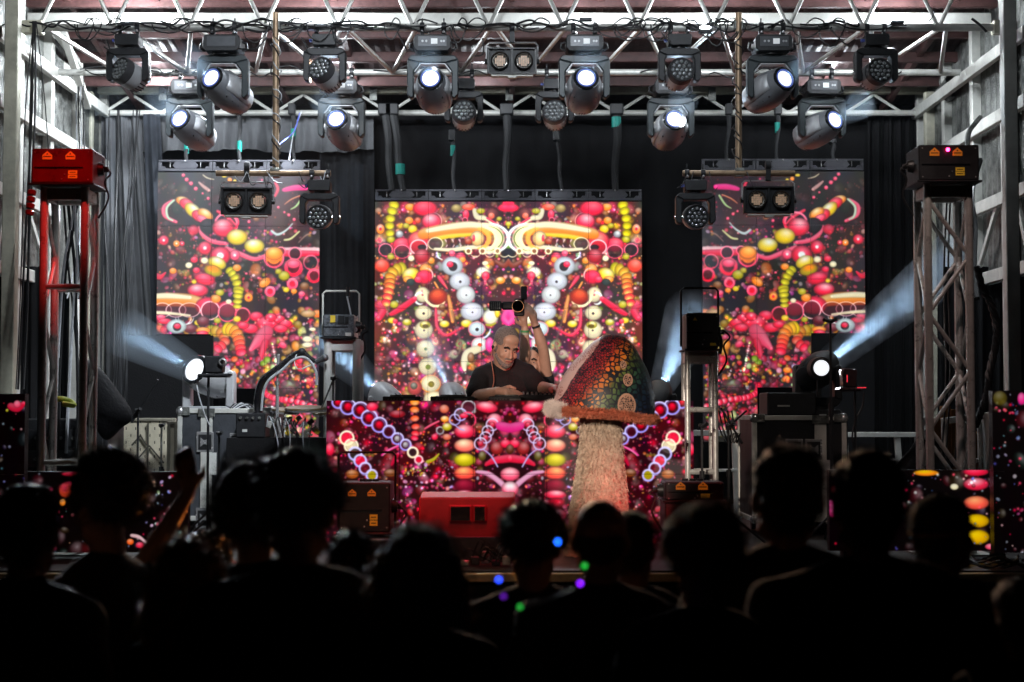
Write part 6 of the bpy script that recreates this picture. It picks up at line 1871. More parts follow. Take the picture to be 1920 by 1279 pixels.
# ------------------------------------------------------------------ stage right clutter behind the tower
t = thing('white_frame', 'white painted barrier frame behind the right tower', 'frame', (P(1812, 0, 11.2).x, 11.2, DECK_Z))
o_ = t.location
for a, b_, w_ in (((1766, 790, 11.0), (1862, 778, 11.0), .055), ((1770, 792, 11.02), (1772, 890, 11.02), .04), ((1852, 785, 11.02), (1856, 900, 11.02), .085), ((1836, 790, 11.06), (1838, 895, 11.06), .03), ((1785, 868, 11.08), (1850, 862, 11.08), .04), ((1808, 790, 11.06), (1810, 895, 11.06), .03)):
    MB().bar(P(*a), P(*b_), w_, w_ * .8).build('bar', M_WHITEP, t, origin=o_, bevel=.004)
t = thing('timber_panel', 'orange brown timber boards behind the white frame', 'timber', (P(1810, 0, 12.0).x, 12.0, DECK_Z))
for k in range(7):
    w_ = .075
    MB().box((-.27 + k * (w_ + .005), 0, .42 + .05 * math.sin(k * 1.2)), (w_, .03, .84 + .1 * math.sin(k * 1.2))).build('board', M_PINEY, t, bevel=.003)
t = thing('black_tarp', 'glossy black sheet leaning against the foot of the right tower', 'sheet', (P(1700, 0, 10.6).x, 10.6, DECK_Z))
m = MB()
A, B_, C_, D_ = P(1664, 895, 10.4), P(1742, 800, 10.7), P(1790, 860, 10.8), P(1700, 930, 10.4)
vs = []
nn = 12
for j in range(nn + 1):
    for i in range(nn + 1):
        u, v = i / nn, j / nn
        p = A.lerp(B_, u).lerp(D_.lerp(C_, u), v)
        p = p + Vector((0, 1, .3)) * (.03 * noise.noise(Vector((u * 5, v * 5, 2))) - .1 * v * v)
        p.z = max(p.z, DECK_Z + .01)
        vs.append(tuple(p))
m.add(vs, [(j * (nn + 1) + i, j * (nn + 1) + i + 1, (j + 1) * (nn + 1) + i + 1, (j + 1) * (nn + 1) + i) for j in range(nn) for i in range(nn)])
o = m.build('sheet', MATS['shiny black tarpaulin'], t, origin=t.location); md = o.modifiers.new('t', 'SOLIDIFY'); md.thickness = .01
t = thing('low_rail', 'grey handrail with posts in front of the rear drape at right', 'rail', (P(1650, 0, 14.3).x, 14.3, DECK_Z))
o_ = t.location
MB().bar(P(1578, 815, 14.3), P(1722, 815, 14.3), .045).build('top_rail', M_ALUW, t, origin=o_, bevel=.004)
for px_ in (1583, 1682, 1720): MB().bar(P(px_, 820, 14.32), Vector((P(px_, 0, 14.32).x, 14.32, DECK_Z)), .05).build('post', M_ALUW, t, origin=o_, bevel=.004)
MB().bar(P(1578, 862, 14.3), P(1722, 862, 14.3), .02).build('lower_rail', M_ALUW, t, origin=o_)
t = thing('low_rail', 'short pale rail behind the aluminium tower near the floor', 'rail', (P(1335, 0, 13.4).x, 13.4, DECK_Z))
o_ = t.location
MB().bar(P(1262, 812, 13.4), P(1420, 812, 13.4), .05).build('top_rail', M_ALUW, t, origin=o_, bevel=.004)
MB().bar(P(1262, 882, 13.4), P(1420, 882, 13.4), .025).build('lower_rail', M_ALUW, t, origin=o_, bevel=.004)
for px_ in (1290, 1378): MB().bar(P(px_, 815, 13.42), Vector((P(px_, 0, 13.42).x, 13.42, DECK_Z)), .06).build('post', M_ALUW, t, origin=o_, bevel=.004)

# ------------------------------------------------------------------ playing table and decks behind the booth
bz = P(0, 753, 11.1).z
t = thing('dj_table', 'dark table behind the LED booth front carrying the decks', 'table', (-.03, 11.22, DECK_Z))
MB().box((0, 0, bz - .03 - DECK_Z), (2.3, .55, .03)).build('table_top', M_BLACKM, t, bevel=.004)
for sx in (-1, 1):
    for sy in (-1, 1): MB().cyl((sx * 1.1, sy * .22, 0), (sx * 1.1, sy * .22, bz - .045 - DECK_Z), .02, n=8).build('leg', M_BLACK, t)
def deckunit(label, px, w_):
    t = thing('media_player', label, 'DJ player', (P(px, 0, 11.1).x, 11.15, bz - .015))
    MB().box((0, 0, .025), (w_, .3, .05)).build('body', M_BLACKM, t, bevel=.006)
    MB().cyl((0, -.02, .05), (0, -.02, .062), .09, n=24).build('jog_wheel', M_GALV, t)
    m = MB()
    for k in range(5): m.cyl((-w_ * .35 + k * .02, -.151, .03), (-w_ * .35 + k * .02, -.154, .03), .005, n=6)
    m.box((w_ * .2, -.1515, .028), (w_ * .3, .003, .012)); m.build('rear_sockets', M_GALV, t)
deckunit('leftmost media player behind the booth edge', 757, .26)
deckunit('media player in front of the second moving head lens', 850, .3)
deckunit('media player under the performer hands', 952, .26)
t = thing('dj_mixer', 'knob covered mixer between performer and mushroom cap', 'DJ mixer', (P(1013, 0, 11.1).x, 11.15, bz - .015))
MB().box((0, 0, .03), (.3, .3, .06)).build('body', M_BLACKM, t, bevel=.006)
for k in range(9):
    for j in range(2):
        MB().cyl((-.12 + .03 * k, -.1 + j * .06, .06), (-.12 + .03 * k, -.1 + j * .06, .082), .009, .007, n=8).build('knob', M_GALV if (k + j) % 3 else M_CHROME, t)

# feet of the low LED walls
for o in [o for o in list(bpy.data.objects) if o.name.startswith(('led_fascia', 'led_column'))]:
    h_ = o.location.z - DECK_Z
    w_ = .4886 * 3 if o.name.startswith('led_fascia') else .48
    for sx in (-.42, .42):
        MB().box((sx * w_, .06, -h_ / 2), (.06, .12, h_ - .004)).build('foot', M_BLACKM, o)
# ------------------------------------------------------------------ the furry mushroom
MY = 9.95
base = P(1128, 0, MY)
t = thing('mushroom_sculpture', 'tall furry stemmed mushroom sculpture with painted cell-pattern cap', 'sculpture', (base.x, MY, DECK_Z))
mo = t.location.copy()
t_mush = t
rs = random.Random(5)

# stem outline from photo: (py, half width px, centre px)
stem = [(1050, 58, 1122), (1010, 54, 1122), (980, 50, 1123), (940, 46, 1125), (900, 41, 1126), (860, 36, 1127), (820, 32, 1127), (790, 31, 1127), (775, 30, 1127), (762, 26, 1127)]
prof = []
for py, hw, cxp in stem:
    p = P(cxp, py, MY)
    prof.append((max(p.z, DECK_Z + .002), hw / FPX * MY, p.x))
M_FUR = mat('cream fur skin', (0.8, 0.6, 0.45), 0.9, 0, .25, 9, .6, 70)
m = MB()
n = 32
vs = []
for z, r, cx in prof:
    for k in range(n):
        a = 2 * PI * k / n
        q = r * (1 + .03 * math.sin(a * 3 + z * 9))
        vs.append((cx + q * math.cos(a), MY + q * math.sin(a), z))
m.add(vs, [(i * n + k, i * n + (k + 1) % n, (i + 1) * n + (k + 1) % n, (i + 1) * n + k) for i in range(len(prof) - 1) for k in range(n)] + [tuple(range(n)), tuple((len(prof) - 1) * n + k for k in range(n))])
stem_o = m.build('stem', M_FUR, t, origin=mo)


def fur(name, points, mt, parent, L=.03, w=.0022, seed=1, droop=.6, mo=None):
    mo = Vector(t_mush.location) if mo is None else mo
    r_ = random.Random(seed)
    vs, fs = [], []
    for p, nrm in points:
        d = (nrm + Vector((r_.uniform(-.5, .5), r_.uniform(-.5, .5), r_.uniform(-.5, .3) - droop))).normalized()
        l = L * r_.uniform(.5, 1.25)
        s = d.cross(Vector((r_.uniform(-1, 1), r_.uniform(-1, 1), r_.uniform(-1, 1)))).normalized() * w
        k = len(vs)
        mid = p + nrm * l * .45 + d * l * .2
        tip = p + d * l
        vs += [p - s, p + s, mid + s * .8, mid - s * .8, tip]
        fs += [(k, k + 1, k + 2, k + 3), (k + 3, k + 2, k + 4)]
    me = bpy.data.meshes.new(name)
    me.from_pydata([tuple(v - mo) for v in vs], [], fs)
    me.materials.append(mt)
    o = bpy.data.objects.new(name, me)
    link(o)
    o.parent = parent
    o['kind'] = 'stuff'
    return o


pts = []
for _ in range(20000):
    f = rs.random() ** .9 * (len(prof) - 1.001)
    i = int(f); q = f - i
    z = prof[i][0] * (1 - q) + prof[i + 1][0] * q; r = prof[i][1] * (1 - q) + prof[i + 1][1] * q; cx = prof[i][2]
    a = rs.uniform(0, 2 * PI)
    nrm = Vector((math.cos(a), math.sin(a), 0))
    pts.append((Vector((cx, MY, z)) + nrm * r, nrm))
M_HAIR = mat('cream fur strands', (0.9, 0.74, 0.58), 0.7, 0, .5, 30, col2=(.5,.34,.24))
fur('fur', pts, M_HAIR, stem_o, .038, .0026, 3, .9)

# cap: rings between the rim ellipse and the leaning apex
rimL, rimR = P(1037, 764, MY), P(1226, 784, MY)
rc = (rimL + rimR) / 2
rx = (rimR - rimL).length / 2
xa = (rimR - rimL).normalized()
za = xa.cross(Vector((0, 1, 0))) * -1
if za.z < 0: za = -za
levels = [(0.0, 1.0), (.12, 1.0), (.28, .955), (.45, .86), (.6, .74), (.74, .58), (.86, .44), (.95, .29), (.985, .18), (1.0, .05)]
Hc = (785 - 634) / FPX * MY * .98
lean = (P(1152, 640, MY) - rc).dot(xa)
m = MB()
n = 72
vs = []
LV = 30
def capprof(f):
    for i in range(len(levels) - 1):
        if levels[i][0] <= f <= levels[i + 1][0]:
            q = (f - levels[i][0]) / max(1e-6, levels[i + 1][0] - levels[i][0])
            return levels[i][1] * (1 - q) + levels[i + 1][1] * q
    return .02
for j in range(LV + 1):
    f = 1 - (1 - j / LV) ** 1.5
    r = capprof(f) * rx
    c = rc + za * (Hc * f) + xa * (lean * f ** 1.4)
    for k in range(n):
        a = 2 * PI * k / n
        vs.append(c + xa * (r * math.cos(a)) + Vector((0, 1, 0)) * (r * .92 * math.sin(a)))
m.add(vs, [(i * n + k, i * n + (k + 1) % n, (i + 1) * n + (k + 1) % n, (i + 1) * n + k) for i in range(LV) for k in range(n)] + [tuple(LV * n + k for k in range(n))])

# painted cap: dark grout between cells; colour runs from cream lace at the left through red, orange, green to deep blue
mm = bpy.data.materials.new('painted mushroom cap')
mm.use_nodes = True
nt = mm.node_tree
N = nt.nodes.new
Lk = nt.links.new
bs = nt.nodes['Principled BSDF']
bs.inputs['Roughness'].default_value = .5
tc = N('ShaderNodeTexCoord')
sx = N('ShaderNodeSeparateXYZ'); Lk(tc.outputs['Object'], sx.inputs[0])
# position across the cap, 0 left .. 1 right, following the slanting band
def mth(op, a, b_=None, clampit=False):
    nd = N('ShaderNodeMath'); nd.operation = op; nd.use_clamp = clampit
    for i_, v in enumerate((a, b_)):
        if v is None: continue
        if isinstance(v, (int, float)): nd.inputs[i_].default_value = v
        else: Lk(v, nd.inputs[i_])
    return nd.outputs[0]
zrel = mth('MULTIPLY', mth('SUBTRACT', sx.outputs['Z'], rimL.z - mo.z), 1 / Hc)
xrel = mth('MULTIPLY', mth('SUBTRACT', sx.outputs['X'], rimL.x - mo.x), 1 / (2 * rx))
nzw = N('ShaderNodeTexNoise'); nzw.inputs['Scale'].default_value = 9; Lk(tc.outputs['Object'], nzw.inputs['Vector'])
band = mth('SUBTRACT', xrel, mth('MULTIPLY', zrel, .56))
band = mth('ADD', band, mth('MULTIPLY', mth('SUBTRACT', nzw.outputs['Fac'], .5), .10))
rp = N('ShaderNodeValToRGB')
els = rp.color_ramp.elements
stops = [(0.0, (.25, .03, .04)), (.08, (.34, .015, .03)), (.17, (.45, .03, .02)), (.27, (.62, .13, .015)), (.35, (.55, .18, .02)), (.42, (.10, .13, .03)), (.56, (.025, .07, .035)), (.72, (.01, .03, .05)), (.9, (.01, .02, .05)), (1, (.01, .015, .04))]
els[0].position, els[0].color = stops[0][0], (*stops[0][1], 1)
els[1].position, els[1].color = stops[-1][0], (*stops[-1][1], 1)
for p_, c_ in stops[1:-1]:
    e = els.new(p_); e.color = (*c_, 1)
Lk(band, rp.inputs['Fac'])
# two cell sizes: small near the red band and the top, larger to the middle
def vor(scale, feature='DISTANCE_TO_EDGE'):
    v = N('ShaderNodeTexVoronoi'); v.feature = feature; v.inputs['Scale'].default_value = scale; v.inputs['Randomness'].default_value = .75
    Lk(tc.outputs['Object'], v.inputs['Vector'])
    return v
v1, v2 = vor(62), vor(30)
s1 = mth('GREATER_THAN', v1.outputs['Distance'], .13); s2 = mth('GREATER_THAN', v2.outputs['Distance'], .12)
sel = N('ShaderNodeMapRange'); sel.inputs['From Min'].default_value = .19; sel.inputs['From Max'].default_value = .21; Lk(band, sel.inputs['Value'])
mx = N('ShaderNodeMix'); Lk(sel.outputs[0], mx.inputs[0]); Lk(s1, mx.inputs[2]); Lk(s2, mx.inputs[3])
vc = vor(30, 'F1')
hv = N('ShaderNodeSeparateColor'); Lk(vc.outputs['Color'], hv.inputs[0])
val = N('ShaderNodeMapRange'); val.inputs['To Min'].default_value = .55; val.inputs['To Max'].default_value = 1.35; Lk(hv.outputs[0], val.inputs['Value'])
cellc = N('ShaderNodeMix'); cellc.data_type = 'RGBA'; cellc.blend_type = 'MULTIPLY'; cellc.inputs[0].default_value = 1
Lk(rp.outputs['Color'], cellc.inputs[6]); Lk(val.outputs[0], cellc.inputs[7])
gr = N('ShaderNodeMix'); gr.data_type = 'RGBA'; gr.inputs[6].default_value = (.006, .007, .012, 1)
Lk(mx.outputs[0], gr.inputs[0]); Lk(cellc.outputs[2], gr.inputs[7])
# cream lace along the left edge and round rosettes
lv = N('ShaderNodeTexVoronoi'); lv.feature = 'DISTANCE_TO_EDGE'; lv.inputs['Scale'].default_value = 75; Lk(tc.outputs['Object'], lv.inputs['Vector'])
lace_line = mth('LESS_THAN', lv.outputs['Distance'], .16)
zone = mth('LESS_THAN', band, -.01)
vb = N('ShaderNodeTexVoronoi'); vb.inputs['Scale'].default_value = 10; Lk(tc.outputs['Object'], vb.inputs['Vector'])
hole = mth('GREATER_THAN', vb.outputs['Distance'], .38)
lace = mth('MAXIMUM', hole, lace_line)
lacec = N('ShaderNodeMix'); lacec.data_type = 'RGBA'; lacec.inputs[6].default_value = (.3, .05, .05, 1); lacec.inputs[7].default_value = (.6, .36, .32, 1); Lk(lace, lacec.inputs[0])
lz = N('ShaderNodeMix'); lz.data_type = 'RGBA'; Lk(zone, lz.inputs[0]); Lk(gr.outputs[2], lz.inputs[6]); Lk(lacec.outputs[2], lz.inputs[7])
cur = lz.outputs[2]
for (px_, py_, rr_) in ((1171, 683, .022), (1179, 712, .033), (1176, 760, .062)):
    cpt = P(px_, py_, MY - .30) - mo
    vd = N('ShaderNodeVectorMath'); vd.operation = 'SUBTRACT'; Lk(tc.outputs['Object'], vd.inputs[0]); vd.inputs[1].default_value = (cpt.x, 0, cpt.z)
    ml = N('ShaderNodeVectorMath'); ml.operation = 'MULTIPLY'; Lk(vd.outputs[0], ml.inputs[0]); ml.inputs[1].default_value = (1.1, 0, .85)
    ln = N('ShaderNodeVectorMath'); ln.operation = 'LENGTH'; Lk(ml.outputs[0], ln.inputs[0])
    yn = mth('LESS_THAN', sx.outputs['Y'], 0.0)
    ins = mth('MULTIPLY', mth('LESS_THAN', ln.outputs['Value'], rr_), yn)
    rimm = mth('GREATER_THAN', ln.outputs['Value'], rr_ * .82)
    lc = mth('MAXIMUM', rimm, mth('LESS_THAN', lv.outputs['Distance'], .12))
    rc_ = N('ShaderNodeMix'); rc_.data_type = 'RGBA'; rc_.inputs[6].default_value = (.02, .015, .02, 1); rc_.inputs[7].default_value = (.5, .27, .18, 1); Lk(lc, rc_.inputs[0])
    mz = N('ShaderNodeMix'); mz.data_type = 'RGBA'; Lk(ins, mz.inputs[0]); Lk(cur, mz.inputs[6]); Lk(rc_.outputs[2], mz.inputs[7])
    cur = mz.outputs[2]
Lk(cur, bs.inputs['Base Color'])
bp = N('ShaderNodeBump'); bp.inputs['Strength'].default_value = .5; bp.inputs['Distance'].default_value = .006; Lk(mx.outputs[0], bp.inputs['Height']); Lk(bp.outputs[0], bs.inputs['Normal'])
cap_o = m.build('cap', mm, t, origin=mo, angle=80)
# underside
m = MB()
vs = []
for r, dz in ((1.0, 0), (.8, -.012), (.45, -.02), (.2, -.01)):
    for k in range(n):
        a = 2 * PI * k / n
        vs.append(rc + xa * (rx * r * math.cos(a)) + Vector((0, rx * .92 * r * math.sin(a), dz)))
m.add(vs, [(i * n + k, i * n + (k + 1) % n, (i + 1) * n + (k + 1) % n, (i + 1) * n + k) for i in range(3) for k in range(n)])
m.build('gills', mat('dark gill cloth', (.05, .03, .03), .8), t, origin=mo)
# furry roll around the rim
ring = []
for k in range(96):
    a = 2 * PI * k / 96
    wob = 1.03 + .02 * math.sin(a * 5)
    ring.append(rc + xa * (rx * wob * math.cos(a)) + Vector((0, rx * .96 * wob * math.sin(a), .006 * math.sin(a * 4 + 1))) - za * .01)
m = MB(); m.tube(ring + [ring[0]], .015, 10, cap=False)
M_RIMF = mat('orange brown rim fur', (0.5, 0.12, 0.06), 0.85, 0, .4, 14, .5, 60)
roll = m.build('rim_roll', M_RIMF, t, origin=mo)
pts, pts2 = [], []
for _ in range(15000):
    a = rs.uniform(0, 2 * PI)
    k = int(a / (2 * PI) * 96) % 96
    p = ring[k].lerp(ring[(k + 1) % 96], rs.random())
    out_ = (p - rc); out_.normalize()
    b_ = rs.uniform(0, 2 * PI)
    nrm = (out_ * math.cos(b_) + za * math.sin(b_)).normalized()
    left = (p - rc).dot(xa) < -rx * .8
    (pts2 if left else pts).append((p + nrm * .013, nrm))
fur('fur', pts, mat('orange brown fur strands', (0.6, 0.17, 0.09), 0.7, 0, .35, 20), roll, .026, .0015, 8, .3)
fur('fur', pts2 * 2, mat('pale fur tuft strands', (0.85, 0.72, 0.66), 0.7, 0, .2, 20), roll, .045, .0016, 9, .3)
# ------------------------------------------------------------------ people
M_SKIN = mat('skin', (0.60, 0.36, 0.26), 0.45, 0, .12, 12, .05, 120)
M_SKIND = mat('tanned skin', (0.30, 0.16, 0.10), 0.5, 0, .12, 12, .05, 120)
M_LIP = mat('lips', (0.35, 0.12, 0.1), 0.4)
M_EYEW = mat('eye white', (0.7, 0.68, 0.65), 0.2)
M_IRIS = mat('iris', (0.03, 0.02, 0.015), 0.1)
M_HAIRD = mat('dark brown hair', (0.02, 0.014, 0.01), 0.5, 0, .5, 60, .6, 90)
M_HAIRB = mat('light brown hair', (0.22, 0.12, 0.05), 0.5, 0, .5, 60, .6, 90)
M_HAIRG = mat('short grey hair', (0.30, 0.25, 0.23), 0.75, 0, .5, 120, .7, 200)
M_BEARD = mat('grey stubble', (0.30, 0.26, 0.24), 0.8, 0, .5, 120, .7, 200)
M_TEEB = mat('black T-shirt cotton', (0.018, 0.018, 0.021), 0.85, 0, .3, 10, .3, 60, spec=.2)
M_TEED = mat('dark grey shirt cotton', (0.04, 0.04, 0.045), 0.85, 0, .3, 10, .3, 60, spec=.2)
M_JEAN = mat('dark trousers', (0.02, 0.024, 0.035), 0.85, 0, .3, 14)
M_SHOE = mat('black shoes', (0.015, 0.015, 0.015), 0.5)

DG = None


def solid(name, prims, voxel, mt, parent, smooth=2, local=True, disp=0.0, dsc=20.0, seed=0):
    """unite rounded limbs into one continuous surface"""
    m = MB()
    for p in prims:
        if p[0] == 'c':
            _, a, b_, r0, r1 = p
            a, b_ = Vector(a), Vector(b_)
            m.ell(a, r0, n=12, m=8)
            m.ell(b_, r1, n=12, m=8)
            if (b_ - a).length > 1e-4: m.cyl(a, b_, r0, r1, n=14)
        else:
            _, c, r, rot = (p + (None,))[:4]
            m.ell(c, r, rot, n=18, m=12)
    me = bpy.data.meshes.new(name)
    me.from_pydata(m.v, [], m.f)
    o = bpy.data.objects.new(name, me)
    link(o)
    md = o.modifiers.new('r', 'REMESH'); md.mode = 'VOXEL'; md.voxel_size = voxel; md.use_smooth_shade = True
    sm = o.modifiers.new('s', 'SMOOTH'); sm.factor = .6; sm.iterations = smooth
    dg = bpy.context.evaluated_depsgraph_get()
    ev = o.evaluated_get(dg)
    nm = bpy.data.meshes.new_from_object(ev)
    nm.name = name
    o.modifiers.clear()
    o.data = nm
    bpy.data.meshes.remove(me)
    nm.materials.clear(); nm.materials.append(mt)
    if disp:
        n_ = len(nm.vertices)
        nr = np.zeros(n_ * 3); co = np.zeros(n_ * 3)
        nm.vertices.foreach_get('co', co); nm.vertices.foreach_get('normal', nr)
        co = co.reshape(-1, 3); nr = nr.reshape(-1, 3)
        for i in range(n_):
            co[i] += nr[i] * disp * noise.noise(Vector(co[i] * dsc) + Vector((seed, 0, 0)))
        nm.vertices.foreach_set('co', co.ravel())
    nm.shade_smooth()
    o.parent = parent
    return o


def head_prims(C, M, s=1.0):
    """head facing local -Y about centre C turned by matrix M"""
    f = lambda v: C + M @ (Vector(v) * s)
    e = lambda c, r: ('e', f(c), tuple(q * s for q in r), M)
    c = lambda a, b_, r0, r1: ('c', f(a), f(b_), r0 * s, r1 * s)
    L = [e((0, .014, .035), (.077, .096, .086)), e((0, -.02, -.03), (.063, .074, .084)), e((0, -.052, -.098), (.034, .034, .026)),
         c((-.05, -.005, -.07), (-.02, -.06, -.1), .022, .02), c((.05, -.005, -.07), (.02, -.06, -.1), .022, .02),
         c((0, -.088, .004), (0, -.112, -.038), .009, .013), e((-.011, -.102, -.042), (.009, .01, .008)), e((.011, -.102, -.042), (.009, .01, .008)),
         c((-.042, -.074, .022), (0, -.088, .018), .012, .011), c((.042, -.074, .022), (0, -.088, .018), .012, .011),
         e((-.038, -.064, -.035), (.024, .022, .022)), e((.038, -.064, -.035), (.024, .022, .022)),
         c((-.02, -.088, -.066), (.02, -.088, -.066), .0065, .0065), c((-.017, -.087, -.077), (.017, -.087, -.077), .0075, .0075),
         e((-.079, .012, -.012), (.011, .019, .031)), e((.079, .012, -.012), (.011, .019, .031)), e((0, -.06, .06), (.055, .03, .04))]
    return L


def face_parts(t, C, M, s, eyelid=True):
    f = lambda v: C + M @ (Vector(v) * s)
    for sx in (-1, 1):
        m = MB(); m.ell(f((sx * .03, -.0755, -.003)), (.011 * s, .007 * s, .0035 * s), M, 12, 8)
        ey = m.build('eye', M_EYEW, t)
        m = MB(); m.ell(f((sx * .03, -.0825, -.006)), (.0055 * s, .0035 * s, .005 * s), M, 10, 6); m.build('iris', M_IRIS, ey)
        m = MB(); m.tube([f((sx * .013, -.094, .014)), f((sx * .03, -.095, .022)), f((sx * .049, -.084, .014))], .0068 * s, 6); m.build('eyebrow', M_HAIRD, t)
    m = MB(); m.tube([f((-.02, -.094, -.071)), f((0, -.0965, -.0715)), f((.02, -.094, -.071))], .0042 * s, 6); m.build('mouth', M_LIP, t)


def hand_prims(W, d, back, side, s=1.0, curl=.35):
    """W wrist, d towards the fingertips, back = back of hand, side +1 when the thumb leaves toward +x of (d x back)"""
    d = Vector(d).normalized(); back = Vector(back); back = (back - d * back.dot(d)).normalized()
    x = d.cross(back) * side
    W = Vector(W)
    L = [('c', W, W + d * .05 * s, .023 * s, .028 * s)]
    for k, (off, ln) in enumerate(((.03, .075), (.01, .085), (-.010, .078), (-.029, .062))):
        b0 = W + d * .045 * s + x * off * .55 * s
        b1 = W + d * .095 * s + x * off * s
        L.append(('c', b0, b1, .014 * s, .0105 * s))
        c_ = curl * (1 + .12 * k)
        d1 = (d * math.cos(c_) - back * math.sin(c_)); d2 = (d * math.cos(2.1 * c_) - back * math.sin(2.1 * c_))
        p1 = b1 + d1 * ln * .5 * s; p2 = p1 + d2 * ln * .45 * s
        L.append(('c', b1, p1, .0098 * s, .009 * s)); L.append(('c', p1, p2, .009 * s, .0078 * s))
    t0 = W + d * .02 * s + x * .022 * s; t1 = t0 + (d * .6 + x * .7).normalized() * .045 * s; t2 = t1 + (d * .95 + x * .15 - back * .3).normalized() * .034 * s
    L += [('c', t0, t1, .0145 * s, .0115 * s), ('c', t1, t2, .011 * s, .009 * s)]
    return L


def arm_prims(S, E, W, s=1.0):
    return [('c', S, E, .05 * s, .038 * s), ('c', E, Vector(E).lerp(Vector(W), .35), .039 * s, .038 * s), ('c', Vector(E).lerp(Vector(W), .35), W, .038 * s, .024 * s)]


